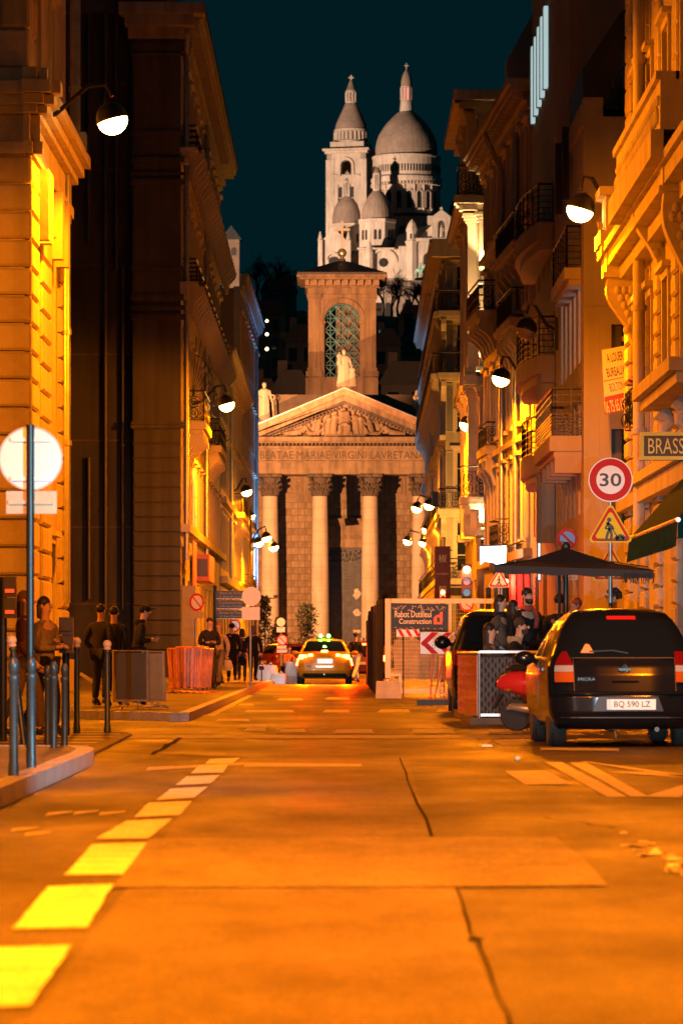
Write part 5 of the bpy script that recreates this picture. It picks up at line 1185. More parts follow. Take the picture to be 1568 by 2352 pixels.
for zc, d0, d1, pr in ((Z(540, 118), 125.5, 114.5, .85), (Z(830, 116), 124, 113.6, .9), (Z(1040, 113), 122, 113.4, .8)):
    b = B(I); n = 10; u0, u1 = ww_(d0), ww_(d1); pl = [(u0, -.004)] + [(u0 + (u1 - u0) * i / n, -pr * (.55 + .45 * sin(pi * i / n))) for i in range(n + 1)] + [(u1, -.004)]
    b.slab(pl, zc - .55, zc); b.slab([(p[0], p[1] * .8) for p in pl], zc - .8, zc - .552); o = b.obj('balcony', render_w, r)
    railing(o, I, [(p[0], p[1] * .94) for p in pl], zc, 1.15, 'wires')
B(I).lathe([(.42, 4.3), (.42, Z(860, 115))], (ww_(114.2), -.1), 18).obj('round_column', render_w, r)
# ---------------------------------------------------------------- right 4: angled Haussmann front
r, I, E, L = building('angled_building', 'stone apartment front with shutters angled towards the street on the right', 1, 6.3, 127.1, 5.45, 147, 13, 20)
facade(r, I, L, [(0, 4.4, 5, 2.4, .3, 3.2, 'd'), (4.402, 8.4, 7, 1.1, .5, 2.7, 'si'), (8.402, 12.2, 7, 1.1, .5, 2.6, 'sih'), (12.202, 16, 7, 1.1, .5, 2.5, 'si'), (16.002, 19.4, 7, 1.1, .4, 2.3, 'sh')], stone2)
cornice(r, I, L, 19.1, .7, stone2); B(I).box(0, L, .42, 12, 0, 19).obj('core', hw1, r); B(I).prism([(0, 20.1), (L, 20.1), (L, 23.6), (0, 23.6)], .8, 12).obj('roof', slate, r)
b = B(I)
for u in (1.5, 6, 11, 15.5): b.box(u, u + 1.2, 2, 4, 23.6, 25.6)
b.obj('chimney', hw1, r)
pipe(r, I, [(9.8, -.8, 19.6), (9.8, -.5, 19.0), (9.8, -.16, 18.2), (9.8, -.16, .4)], .1); pipe(r, I, [(15.4, -.16, 19), (15.4, -.16, .4)], .1)
balcony(r, I, .2, 6.2, Z(740, 146), .75, 'scroll', stone2, 1.1); balcony(r, I, 10.5, 18, Z(545, 128), .5, 'bars', stone2, 1.0); balcony(r, I, 2, 6, 8.6, .45, 'scroll', stone2, .9); balcony(r, I, 11, 17, 12.4, .5, 'bars', stone2, 1.0); balcony(r, I, 8.5, 12, 4.75, .55, 'scroll', stone2, 1.0)
band(r, I, L, 4.2, .3, .3); band(r, I, L, 8.2, .2, .2); band(r, I, L, 15.8, .2, .2)
b = B(I); b.tube([(4, -.3, Z(800, 146)), (4.6, -.5, Z(1000, 145)), (4.2, -.25, Z(1250, 144))], .012, 4); b.obj('hanging_cable', iron, r)
# ---------------------------------------------------------------- right 5: pillar lit corner
r, I, E, L = building('pillar_building', 'stone corner building with giant uplit pilasters on the right', 1, 5.28, 150, 5.28, 164, 13, 23)
facade(r, I, L, [(0, 5.0, 4, 2.2, .3, 3.6, 'd'), (5.002, 10, 4, 1.2, .6, 3.2, 's'), (10.002, 15, 4, 1.2, .6, 3.2, 's'), (15.002, 22, 4, 1.2, .6, 3.2, 's')], stone); B(E).box(.402, 12.9, 0, .4, 0, 22).obj('end_wall', stone, r)
def pil(T, u, z0_, z1_, w_=.95):
    b = B(T); b.box(u - w_ / 2, u + w_ / 2, -.35, -.002, z0_ + .3, z1_ - .5); b.box(u - w_ / 2 - .12, u + w_ / 2 + .12, -.48, -.002, z0_, z0_ + .298)
    for k in range(4): b.box(u - w_ / 2 - .06 * k, u + w_ / 2 + .06 * k, -.38 - .06 * k, -.002, z1_ - .498 + k * .125, z1_ - .376 + k * .125)
    return b.obj('pilaster', stone3, r)
for T_, us in ((E, (.55, 3)), (I, (L - .6, L - 5, L - 9.5))):
    for u in us: pil(T_, u, 5.6, 11.4); pil(T_, u, 11.9, 18.2); pil(T_, u, 18.9, 22.2)
for T_, LL in ((E, 12.9), (I, L)):
    b = B(T_); x1 = LL + (.7 if T_ is I else 0); x0 = -.7 if T_ is E else 0
    b.box(x0, x1, -.55, -.003, 18.25, 18.5); b.box(x0 - .2 * (T_ is E), x1 + .2 * (T_ is I), -.8, -.003, 18.502, 18.8); b.box(x0, x1, -.5, -.003, 11.45, 11.85); b.obj('entablature', stone3, r)
    b = B(T_); b.box(x0, x1, -.5, -.003, 22.22, 22.5); b.box(x0 - .25 * (T_ is E), x1 + .25 * (T_ is I), -.9, -.003, 22.502, 22.9); b.obj('cornice', stone3, r)
railing(r, E, [(-.75, 1), (-.75, -.75), (4, -.75)], 18.82, 1.15, 'scroll'); balcony(r, E, -.7, 3.6, Z(1148, 152), .7, 'scroll', stone3, 1.2); B(I).box(0, L, .42, 12, 22.01, 22.6).obj('roof', slate, r); B(I).box(2, 4, 3, 5, 22.6, 25.2).obj('chimney', hw1, r)
for k, (u, z_, p_) in enumerate([(.0, 11.9, 3200), (.1, 15.3, 2200), (.2, 5.4, 3000)]):
    up = thing('pilaster_uplight', ['small uplight at the middle of the right lit pilaster', 'small uplight high on the right lit pilaster', 'small uplight low on the right lit pilaster behind the balcony'][k], 'floodlight', (5.30 + u, 149.25, z_), group='uplights of the pilaster corner')
    B().cyl((0, 0, -.12), (0, 0, .06), .09, n=10).obj('housing', metal_d, up); B().cyl((0, 0, .062), (0, 0, .075), .075, n=10).obj('lens', glow('warm_lens', (1, .72, .35), 14), up)
    B().tube([(0, 0, 0), (0, .42, -.1)], .03, 5).obj('arm', metal_d, up)
    lamp('SPOT', 'uplight_beam', up, (0, 0, .12), p_, (1, .55, .2), .05, radians(60), .6, (.25, .5, 4))
# ---------------------------------------------------------------- right 6: balconied corner by the church
r, I, E, L = building('balcony_building', 'stone corner building with tiers of iron balconies beside the church', 1, 5.35, 198, 5.72, 262, 13, 23)
fl6 = [(0, 4.8, 10, 2.4, .3, 3.4, 'd'), (4.802, 8.4, 18, 1.1, .4, 2.6, 'sh'), (8.402, 12.0, 18, 1.1, .4, 2.6, 'sh'), (12.002, 15.4, 18, 1.1, .4, 2.5, 'sh'), (15.402, 18.6, 18, 1.1, .3, 2.3, 'sh'), (18.602, 21.6, 18, 1.1, .3, 2.1, 'sh')]
facade(r, I, L, fl6, stone2)
facade(r, E, 12.9, [(a, b_, [1.1, 3.2, 5.3], 1.1, c_, d_, k) for a, b_, n_, w_, c_, d_, k in fl6], stone2, u0=.402)
for zf, pr in ((4.82, .55), (8.42, .4), (15.42, .75), (18.62, .6)):
    balcony(r, I, 2, L + .02, zf, pr, 'scroll', stone3, 1.05); balcony(r, E, -.4, 6, zf, pr, 'scroll', stone3, 1.05)
band(r, I, L, 12.0, .25, .3); cornice(r, I, L, 21.4, .7, stone3); band(r, E, 12.9, 21.4, .9, .7, stone3, 'cornice', -.7); band(r, E, 12.9, 15.0, .36, .5, stone3)
B(I).prism([(0, 22.35), (L, 22.35), (L, 25), (0, 25)], .9, 12).obj('roof', slate, r); pipe(r, I, [(58, -.15, 21), (58, -.15, .4)]); pipe(r, I, [(30, -.15, 21), (30, -.15, .4)])
B(I).box(61.5, 61.8, -.65, -.3, Z(1165, 201), Z(1130, 201)).obj('alarm_box', iron, r)
wl = thing('added_lamp', 'small added lamp standing in for a lit window under the right balconies', 'lamp', (X(1080, 192), 194, Z(1168, 192)))  # lamp added in place of a lit window, brightens the corner building
B().ball((0, 0, 0), .12, 10, 8).obj('globe', glow('added_lamp_globe', (1, .75, .35), 40), wl, True); B().tube([(0, 0, .1), (0, 2, .3), (0, 4, .2)], .03, 5).obj('arm', iron, wl)
lamp('POINT', 'added_lamp_light', wl, (0, -.3, -.1), 2600, (1, .36, .04), .15)
# hanging shop banner, red with pale characters
bn = thing('shop_banner', 'tall dark red shop banner with pale characters by the traffic light', 'banner', (X(1016, 190), 190, Z(1378, 190)))
hh_ = Z(1255, 190) - Z(1378, 190); hw = 18 * 190 / FP
B().box(-hw, hw, -.05, .05, 0, hh_).obj('panel', mat('dark_red_board', (.16, .02, .012), .5, var=.15), bn)
wq = mat('pale_gold_print', (.8, .65, .35), .4, var=0)
text('椒', wq, bn, (0, -.055, hh_ * .70), h=hh_ * .15); text('糖', wq, bn, (0, -.055, hh_ * .12), h=hh_ * .15); text('sucrépice', wq, bn, (0, -.055, hh_ * .46), wd=hw * 1.5)
B().tube([(0, 0, hh_ - .1), (5.3 - bn.location.x + .3, 4, hh_ - .1)], .03, 5).obj('bracket', iron, bn)
# bright white shop sign box
ws = thing('light_box_sign', 'overexposed white light box sign above the right pavement', 'sign', (X(1132, 128), 128, Z(1300, 128)))
wg = glow('white_sign_face', (.85, 1.0, .98), 5); s_ = 128 / FP
B().prism([(-30 * s_, 0.05), (-24 * s_, .1), (-22 * s_, .16), (4 * s_, .1), (8 * s_, 0.0), (28 * s_, .0), (30 * s_, 46 * s_), (-30 * s_, 44 * s_)], -.06, .06).obj('light_box', wg, ws)
b = B(); b.box(-31 * s_, 31 * s_, -.08, .08, 46.2 * s_, 48 * s_); b.obj('hood', iron, ws); B().tube([(.3, 0, .6), (6.2 - ws.location.x, .6, .9)], .03, 5).obj('bracket', iron, ws)
ls = thing('light_strip', 'tall pale blue light strip on the right facade behind the parasol', 'light', (X(1244, 122), 122, Z(1332, 122)))
B().box(-.12, .12, -.06, .06, 0, Z(1195, 122) - Z(1332, 122)).obj('tube', glow('pale_blue_strip', (.55, .85, .9), 1.2), ls); B().box(-.16, .16, .061, .12, -.05, Z(1192, 122) - Z(1332, 122)).box(.16, 6.3 - ls.location.x, .07, .11, .8, .9).obj('housing', frame_d, ls)
# red-lit bar front
bf = thing('bar_front', 'red lit bar front with narrow windows on the right pavement', 'shop front', (5.5, 126, 0))
redg = glow('red_bar_light', (1, .05, .02), 2.2)
B().box(0, .7, 0, .3, .14, 3.9).obj('front', mat('dark_red_paint', (.12, .02, .015), .5, var=.2), bf)
for k in range(3): q = B().box(.06 + k * .22, .2 + k * .22, -.04, -.002, 1.0, 3.6).obj('window', glow('red_dim', (.6, .05, .03), .7) if k else mat('pale_curtain', (.5, .3, .25), .7), bf)
B().ball((-.1, -.1, Z(1335, 126)), .07, 10, 8).obj('bulb', glow('red_bulb', (1, .12, .05), 25), bf)
lamp('POINT', 'bulb_light', bf, (-.1, -.3, Z(1335, 126)), 250, (1, .04, .02), .08)
# ---------------------------------------------------------------- the lamps themselves
wall_lamp(258, 275, 82, -6.75, 'large glowing street lamp by the left stone corner', .33, 26000)
wall_lamp(520, 928, 150, -5.9, 'glowing wall lamp on the long building in the left middle distance', .31, 30000)
wall_lamp(566, 1128, 208, -5.9, 'small glowing wall lamp far down the left side', .29, 24000)
wall_lamp(577, 1185, 245, -5.8, 'smallest glowing wall lamp on the narrow facade by the church', .24, 17000)
wall_lamp(1332, 480, 86.5, 6.3, 'large glowing street lamp above the bright carved console', .31, 22000)
wall_lamp(1208, 757, 112, 6.3, 'unlit street lamp with a clear bowl on the right', .30, 0, False)
wall_lamp(1150, 868, 128.5, 6.25, 'glowing wall lamp above the middle of the right facades', .30, 34000)
wall_lamp(1072, 974, 151, 5.28, 'glowing wall lamp beside the pilaster corner on the right', .29, 32000)
for px, d, zz, sd_, lb in [(-900, 15, 10.5, -1, 'street lamp above the left pavement near the camera'), (2300, 36, 8.2, 1, 'street lamp above the right road edge near the camera')]:
    x = -4.6 if sd_ < 0 else 5.2
    t = thing('street_lamp', lb, 'street lamp', (x - .9 if sd_ < 0 else x + .9, d, 0), group='wall lamps along the street')
    B().cyl((0, 0, 0), (0, 0, zz), .09, .06).obj('post', iron, t); B().tube([(0, 0, zz - .1), (.5 * (-sd_), 0, zz + .5), (.9 * (-sd_), 0, zz + .35)], .05, 6).obj('arm', iron, t, True); lamp_head(t, (.9 * (-sd_), 0, zz), .31, -sd_, 64000 if sd_ < 0 else 13000)
t = thing('street_lamp', 'street lamp of the cross street beyond the left edge', 'street lamp', (-15.5, 66, 0), group='wall lamps along the street')
B().cyl((0, 0, 0), (0, 0, 10.4), .09, .06).obj('post', iron, t); B().tube([(0, 0, 10.3), (.4, 0, 10.9), (.9, 0, 10.8)], .05, 6).obj('arm', iron, t, True); lamp_head(t, (.9, 0, 10.4), .31, 1, 30000)
def mast_lamp(px, d, heads, label, top=None, hook=1):
    t = thing('mast_lamp', label, 'street lamp', (X(px, d), d, 0), group='mast lamps before the church')
    zt_ = Z(top, d) if top else max(Z(h[1], d) for h in heads) + .8
    B().cyl((0, 0, 0), (0, 0, zt_), .10, .06, 10).obj('post', iron, t)
    for hx, hy in heads:
        x = X(hx, d) - X(px, d); z = Z(hy, d); r_ = .28
        B().tube([(0, 0, z - .3), (x * .5, 0, z + .45), (x * .9, 0, z + .65), (x, 0, z + r_ * 1.2)], .045, 6).obj('arm', iron, t, True); lamp_head(t, (x, 0, z), r_, 1 if x > 0 else -1, 12000)
mast_lamp(576, 226, [(594, 1246), (612, 1234), (628, 1256)], 'dark mast with three glowing lamp heads left of the church', 1170)
mast_lamp(1030, 205, [(957, 1166), (985, 1160)], 'thin dark mast with two bright lamp heads right of the church', 1128)
mast_lamp(1000, 240, [(936, 1242), (972, 1246), (979, 1216)], 'far mast with three lamp heads low by the balcony building')
# ================================================================ cars
tyre = mat('tyre_rubber', (.015, .015, .015), .8, var=.15, scale=20); rimm = mat('alloy_rim', (.35, .35, .36), .35, metal=.8, var=.1)
cglass = mat('car_glass', (.006, .008, .009), .04, var=0, spec=.9); blackp = mat('black_plastic', (.012, .012, .013), .5, var=.1)
redlens = mat('red_lens', (.16, .004, .003), .12, var=.1, spec=.8, coat=.6); clearlens = mat('clear_lens', (.3, .3, .29), .1, var=.1, spec=.8, coat=.5); orangelens = mat('orange_lens', (.38, .07, .006), .12, var=.1, coat=.5)
chrome = mat('chrome', (.7, .7, .7), .12, metal=1, var=0)
def lerp_levels(lv, z):
    if z <= lv[0][0]: return lv[0][1:]
    for a, b_ in zip(lv, lv[1:]):
        if z <= b_[0]:
            t = (z - a[0]) / (b_[0] - a[0]); t2 = t * t * (3 - 2 * t) if False else t
            return tuple(a[k] + (b_[k] - a[k]) * t2 for k in range(1, 5))
    return lv[-1][1:]
class Car:
    """levels: (z, y_rear, y_front, half width, corner radius); the tail looks towards -y"""
    def __init__(s, lv): s.lv = lv
    def ring(s, z, n=9):
        yr, yf, w_, c = lerp_levels(s.lv, z); bow = .07 * w_
        pts = []
        def corner(cx_, cy_, a0):
            for i in range(n + 1): a = a0 + pi / 2 * i / n; pts.append((cx_ + c * cos(a), cy_ + c * sin(a), z))
        for i in range(1, 8): x = -(w_ - c) + 2 * (w_ - c) * i / 8; pts.append((x, yr - bow * (1 - (x / w_) ** 2), z))
        corner(w_ - c, yr + c, -pi / 2); corner(w_ - c, yf - c, 0)
        for i in range(1, 8): x = (w_ - c) - 2 * (w_ - c) * i / 8; pts.append((x, yf + bow * 2 * (1 - (x / w_) ** 2), z))
        corner(-w_ + c, yf - c, pi / 2); corner(-w_ + c, yr + c, pi)
        return pts
    def rear(s, x, z, off=0):
        yr, yf, w_, c = lerp_levels(s.lv, z); e = max(0, abs(x) - (w_ - c)); e = min(e, c * .98)
        return (x, yr - .07 * w_ * max(0, 1 - (x / w_) ** 2) + c - sqrt(c * c - e * e) - off, z)
    def side(s, y, z, sg, off=0):
        yr, yf, w_, c = lerp_levels(s.lv, z); e = max(0, (yr + c) - y, y - (yf - c)); e = min(e, c * .98)
        return (sg * (w_ - c + sqrt(c * c - e * e) + off), y, z)
    def body(s, m, par, name='body', steps=46):
        z0, z1 = s.lv[0][0], s.lv[-1][0]; zs = sorted(set([z0 + (z1 - z0) * i / steps for i in range(steps + 1)] + [l[0] for l in s.lv]))
        return B().rings([s.ring(z) for z in zs]).obj(name, m, par, True)
    def rpatch(s, b, xf, z0, z1, off, nx=12, nz=6):      # xf(t)->(x0,x1)
        def fn(u, v):
            x0, x1 = xf(v); return s.rear(x0 + (x1 - x0) * u, z0 + (z1 - z0) * v, off)
        b.grid(fn, nx, nz); return b
    def spatch(s, b, yfn, z0, z1, sg, off, ny=8, nz=4):
        b.grid(lambda u, v: s.side(yfn(v)[0] + (yfn(v)[1] - yfn(v)[0]) * u, z0 + (z1 - z0) * v, sg, off), ny, nz); return b
def wheel_mesh(r, w_):
    t = B(); pr = [(r * .62, -w_ / 2), (r * .93, -w_ / 2), (r, -w_ / 2 + .03), (r, w_ / 2 - .03), (r * .93, w_ / 2), (r * .62, w_ / 2)]
    t.lathe(pr, n=28); tm = t.mesh('wheel', tyre, True)
    q = B().lathe([(.02, w_ / 2 - .04), (r * .2, w_ / 2 - .03), (r * .25, w_ / 2 - .05)], n=16)
    for i in range(7): a = 2 * pi * i / 7; q.tube([(r * .2 * cos(a), r * .2 * sin(a), w_ / 2 - .05), (r * .6 * cos(a), r * .6 * sin(a), w_ / 2 - .04)], .028, 5)
    q.lathe([(r * .56, w_ / 2 - .05), (r * .62, w_ / 2 - .01), (r * .63, w_ / 2 - .06)], n=24); q.lathe([(0, -w_ / 2 + .02), (r * .62, -w_ / 2 + .02), (r * .62, w_ / 2 - .07), (0, w_ / 2 - .07)], n=20)
    return tm, q.mesh('rim', rimm, True)
def add_wheels(par, tw, y0, y1, r, w_=.19):
    tm, rm = wheel_mesh(r, w_); am = B().lathe([(r * 1.13, 0), (r * 1.13, .012), (0, .012)], n=26).mesh('wheel_arch', blackp, True)
    for y in (y0, y1):
        for s in (-1, 1):
            o = put('wheel', tm, par, (s * tw, y, r)); o.rotation_euler = (0, s * pi / 2, 0); put('rim', rm, o)
            a = put('wheel_arch', am, par, (s * (tw + .055), y, r + .02)); a.rotation_euler = (0, s * pi / 2, 0)
def plate(par, s, c, w_=.52, h=.11, strips=True, m=None):
    o = B().box(c[0] - w_ / 2, c[0] + w_ / 2, c[1] - .012, c[1], c[2] - h / 2, c[2] + h / 2).obj('number_plate', m or mat('plate_white', (.78, .78, .74), .4, var=.04), par)
    if strips: B().box(c[0] - w_ / 2, c[0] - w_ / 2 + .045, c[1] - .016, c[1] - .0125, c[2] - h / 2, c[2] + h / 2).obj('plate_strip', mat('plate_blue', (.45, .62, .75), .4, var=0), o)
    if s: text(s, blk, o, (c[0] + .01, c[1] - .017, c[2] - h * .34), h=h * .66, wd=w_ * .74, bold=.006)
# ---------------------------------------------------------------- small black hatchback, right foreground
xm = 2.22 + .83; yr = 42.3
mc = thing('hatchback_car', 'small black hatchback parked tail first at the right edge', 'car', (xm + .07, yr, 0), radians(1.6))
cr = Car([(.20, .14, 3.55, .70, .30), (.26, .06, 3.66, .77, .30), (.40, .0, 3.72, .82, .32), (.56, .0, 3.72, .83, .32), (.60, .03, 3.70, .83, .30), (.80, .10, 3.64, .835, .28), (.90, .15, 3.5, .83, .27), (.96, .19, 3.1, .81, .27), (1.0, .215, 2.95, .79, .27),
          (1.15, .30, 2.60, .735, .25), (1.30, .40, 2.25, .67, .24), (1.42, .50, 1.95, .60, .24), (1.49, .60, 1.75, .53, .26), (1.53, .74, 1.55, .42, .28), (1.545, .95, 1.3, .22, .17)])
black_paint = mat('black_car_paint', (.006, .007, .008), .18, var=.05, spec=.25, coat=.12)
cr.body(black_paint, mc)
B().add([(-.75, .3, .2), (.75, .3, .2), (.75, 3.5, .2), (-.75, 3.5, .2)], [(0, 3, 2, 1)]).obj('underbody', blackp, mc)
b = B(); cr.rpatch(b, lambda t: (-.60 + .12 * t, .60 - .12 * t), 1.0, 1.40, .006, 14, 8); b.obj('rear_window', cglass, mc, True)
b = B(); cr.rpatch(b, lambda t: (-.16, .16), 1.415, 1.455, .012, 6, 2); b.obj('brake_light', mat('brake_lens', (.55, .02, .015), .2, var=0, coat=.5), mc)
for sg in (-1, 1):
    for nm, y0, y1 in (('door_window', 1.05, 1.62), ('door_window', 1.70, 2.45)):
        b = B(); cr.spatch(b, lambda t: (y0 + .12 * t, y1 - .1 * t - (.28 * t if y1 > 2 else 0)), 1.0, 1.36, sg, .006); b.obj(nm, cglass, mc, True)
    tl = None
    for z0, z1, mm, nm in ((.72, .83, orangelens, 'lens'), (.834, .905, clearlens, 'lens'), (.909, 1.06, redlens, 'lens')):
        b = B(); cr.rpatch(b, lambda t: (sg * .565, sg * (.765 - .05 * max(0, (z0 + (z1 - z0) * t - .84) / .16) ** 2)) if sg > 0 else (-.765 + .05 * max(0, (z0 + (z1 - z0) * t - .84) / .16) ** 2, -.565 - .06 * (t if z0 > .85 else 0)), z0, z1, .02, 10, 4)
        if tl is None: tl = b.obj('tail_light', mm, mc, True)
        else: b.obj(nm, mm, tl, True)
    b = B().ball((sg * .93, 2.35, .98), (.12, .07, .085), 12, 8); b.tube([(sg * .8, 2.35, .95), (sg * .9, 2.35, .96)], .03, 6); b.obj('mirror', black_paint, mc, True)
    B().tube([cr.side(1.25, .86, sg, .03), cr.side(1.42, .86, sg, .03)], .016, 5).obj('door_handle', black_paint, mc)
    b = B().tube([cr.side(1.66, z, sg, .001) for z in (.3, .5, .7, .9, .98)], .006, 4); b.obj('door_seam', blackp, mc)
b = B()
for z in (.60,): b.tube([cr.rear(x, z, .012) for x in [-.76 + 1.52 * i / 16 for i in range(17)]], .018, 6)
b.obj('bumper_edge', black_paint, mc, True)
b = B().tube([cr.rear(x, .985 - 0 * x, .004) for x in [-.62 + 1.24 * i / 14 for i in range(15)]], .01, 5); b.tube([cr.rear(-.56, z, .004) for z in (.62, .7, .85, .98)], .006, 4); b.tube([cr.rear(.56, z, .004) for z in (.62, .7, .85, .98)], .006, 4); b.obj('hatch_seam', blackp, mc)
B().tube([cr.rear(.05, 1.04, .02), cr.rear(-.12, 1.07, .022), cr.rear(-.38, 1.06, .02)], .009, 5).obj('wiper', blackp, mc); B().tube([cr.rear(x, .33, .006) for x in [-.7 + .1 * i for i in range(15)]], .008, 4).obj('bumper_seam', blackp, mc)
plate(mc, 'BQ 590 LZ', (.06, cr.rear(0, .47)[1] - .01, .475), .54, .115)
b = B(); cr.rpatch(b, lambda t: (-.36 + .06 * t, .42 - .06 * t), .40, .56, .004, 8, 3); b.obj('plate_recess', blackp, mc)
b = B(TR(0, cr.rear(0, .86)[1] - .02, .86, 0, pi / 2)); b.lathe([(.045, -.008), (.058, 0), (.045, .008), (.045, -.008)], n=20); b.box(-.066, .066, -.013, .013, -.006, .01); b.obj('badge', chrome, mc, True)
b = B(); cr.rpatch(b, lambda t: (-.14, .16), .735, .775, .03, 8, 2); b.obj('boot_handle', chrome if False else black_paint, mc)
text('MICRA', chrome, mc, (-.42, cr.rear(-.42, .76)[1] - .012, .735), h=.035, wd=.19)
x_, y_, z_ = cr.rear(-.40, 1.09, .012); B(TR(x_, y_, z_, 0, -.5)).prism([(-.075, -.055), (.075, -.055), (.02, .055), (-.02, .055)], -.004, .0).obj('sticker', mat('orange_sticker', (.75, .28, .1), .5, var=.05), mc)
b = B(TR(.0, .9, 0)); b.box(-.45, -.08, 0, .1, .95, 1.22); b.box(.1, .48, 0, .1, .95, 1.22); b.obj('head_restraint', blackp, mc)
add_wheels(mc, .70, .72, 3.1, .29)
B().tube([(-.1, .2, .24), (-.08, .16, .1)], .02, 6).obj('exhaust_pipe', chrome, mc); B().tube([(.35, .3, .2), (.35, .0, .2)], .028, 8).obj('tail_pipe', chrome, mc)
# ---------------------------------------------------------------- yellow taxi
tx_ = thing('taxi', 'yellow taxi with green roof lights and glowing red tail lights', 'car', (X(745, 126), 125.6, 0))
tc_ = Car([(.18, .22, 4.6, .72, .3), (.26, .10, 4.75, .84, .32), (.45, .0, 4.82, .90, .34), (.70, .02, 4.82, .91, .34), (.92, .06, 4.7, .905, .32), (1.0, .10, 3.7, .88, .3), (1.06, .22, 3.4, .82, .28), (1.2, .55, 2.95, .75, .26), (1.36, 1.0, 2.5, .66, .26), (1.46, 1.35, 2.15, .55, .3), (1.505, 1.6, 1.9, .3, .14)])
ypaint = mat('yellow_car_paint', (.55, .22, .006), .3, var=.05, coat=.6)
tc_.body(ypaint, tx_)
b = B(); tc_.rpatch(b, lambda t: (-.70 + .12 * t, .70 - .12 * t), 1.08, 1.42, .008, 14, 8); b.obj('rear_window', cglass, tx_, True)
tg = glow('tail_glow', (1, .03, .005), 90); tg2 = glow('amber_tail_glow', (1, .22, .03), 26)
for sg in (-1, 1):
    tl = B().tube([tc_.rear(sg * (.80 - .22 * t), .93 - .01 * t, .03) for t in (0, .5, 1)], .042, 6).obj('tail_light', tg2, tx_, True)
    B().tube([tc_.rear(sg * .52, .95, .03), tc_.rear(sg * .38, .955, .03)], .04, 6).obj('light_bar', tg2, tl, True)
    B().tube([tc_.rear(sg * .86, .84, .03), tc_.rear(sg * .70, .86, .03)], .022, 6).obj('light_bar', tg2, tl, True); B().tube([tc_.rear(sg * .86, .83, .03), tc_.rear(sg * .90, .62, .03)], .035, 6).obj('light_bar', tg, tl, True)
    lamp('SPOT', 'tail_lamp', tx_, (sg * .7, -.2, .85), 5200, (1, .03, .0), .06, radians(75), .8, (sg * .5, -5, 0))
    B().ball((sg * 1.0, 3.1, 1.02), (.13, .07, .08), 10, 7).obj('mirror', ypaint, tx_, True)
B().tube([tc_.rear(x, 1.08, .03) for x in (-.1, 0, .1)], .035, 6).obj('brake_light', tg2, tx_)
b = B(); tc_.rpatch(b, lambda t: (-.78 + .1 * t, .78 - .1 * t), .22, .36, .012, 12, 3); b.obj('diffuser', blackp, tx_)
plate(tx_, '', (0, tc_.rear(0, .72)[1] - .01, .76), .52, .13, m=glow('plate_lit', (.9, .95, .95), 1.6))
b = B(); b.prism([(-.3, .60), (.3, .60), (.25, .56), (-.25, .56)], tc_.rear(0, .58)[1] - .02, tc_.rear(0, .58)[1] - .005); b.obj('boot_light', glow('white_boot', (.9, .95, .95), 2), tx_)
text('hype', blackp, tx_, (-.5, tc_.rear(-.5, .6)[1] - .012, .56), h=.07)
B(TR(0, tc_.rear(0, .3)[1] - .02, .36)).prism([(-.08, .05), (.08, .05), (0, -.05)], -.01, 0).obj('red_reflector', redlens, tx_)
rl = B().box(-.28, .28, 1.55, 1.75, 1.505, 1.56).obj('roof_sign', blackp, tx_)
gg = glow('green_roof_light', (.12, 1, .05), 40)
for sg in (-1, 1): B().ball((sg * .13, 1.5, 1.59), .055, 10, 8).obj('green_light', gg, rl, True)
lamp('POINT', 'roof_lamp', tx_, (0, 1.2, 1.75), 25, (.1, 1, .06), .06)
add_wheels(tx_, .79, .95, 3.75, .32, .22)
# ---------------------------------------------------------------- red-lit car ahead of the taxi, black estate by the terrace
def simple_car(name, label, loc, paint, h=1.5, lit=False, hw=.88, rz=0):
    o = thing(name, label, 'car', loc, rz); k = h / 1.5
    c_ = Car([(.2, .15, 4.1, .74 * hw / .88, .3), (.3, .05, 4.25, .84 * hw / .88, .32), (.6, 0, 4.3, hw, .34), (.9 * k, .06, 4.2, hw, .32), (1.0 * k, .10, 3.2, hw - .05, .3), (1.2 * k, .2, 2.9, hw - .13, .27), (1.4 * k, .36, 2.4, hw - .22, .26), (1.47 * k, .6, 2.1, hw - .36, .3), (1.5 * k, .9, 1.8, hw - .6, .18)])
    c_.body(paint, o); b = B(); c_.rpatch(b, lambda t: (-hw + .22 + .1 * t, hw - .22 - .1 * t), 1.03 * k, 1.38 * k, .008, 12, 6); b.obj('rear_window', cglass, o, True)
    for sg in (-1, 1):
        b = B(); c_.rpatch(b, lambda t: (sg * (hw - .24), sg * (hw - .02)) if sg > 0 else (-hw + .02, -hw + .24), .7 * k, .92 * k, .02, 6, 3); b.obj('tail_light', tg if lit else redlens, o, True)
        for y0, y1 in ((.9, 1.7), (1.78, 2.7)): b = B(); c_.spatch(b, lambda t: (y0 + .1 * t, y1 - .1 * t - (.4 * t if y1 > 2 else 0)), 1.03 * k, 1.35 * k, sg, .006); b.obj('door_window', cglass, o, True)
        m_ = B().ball((sg * (hw + .1), 2.6, 1.03 * k), (.14, .08, .12), 12, 8); m_.tube([(sg * (hw - .1), 2.6, 1.0 * k), (sg * hw, 2.6, 1.0 * k)], .03, 6); m_.obj('mirror', paint, o, True)
    plate(o, '', (0, c_.rear(0, .62)[1] - .01, .62)); add_wheels(o, hw - .12, .8, 3.4, .31)
    return o
rc = simple_car('red_car', 'dark red car with glowing tail lights just ahead of the yellow taxi', (X(838, 151), 150, 0), mat('dark_red_paint_car', (.10, .012, .01), .3, var=.05, coat=.6), 1.5, True)
lamp('SPOT', 'tail_lamp', rc, (-.5, -.2, .85), 2500, (1, .03, .0), .06, radians(75), .8, (-.5, -5, 0)); B().tube([(-.2, .25, 1.36), (.2, .25, 1.36)], .03, 6).obj('brake_light', tg, rc)
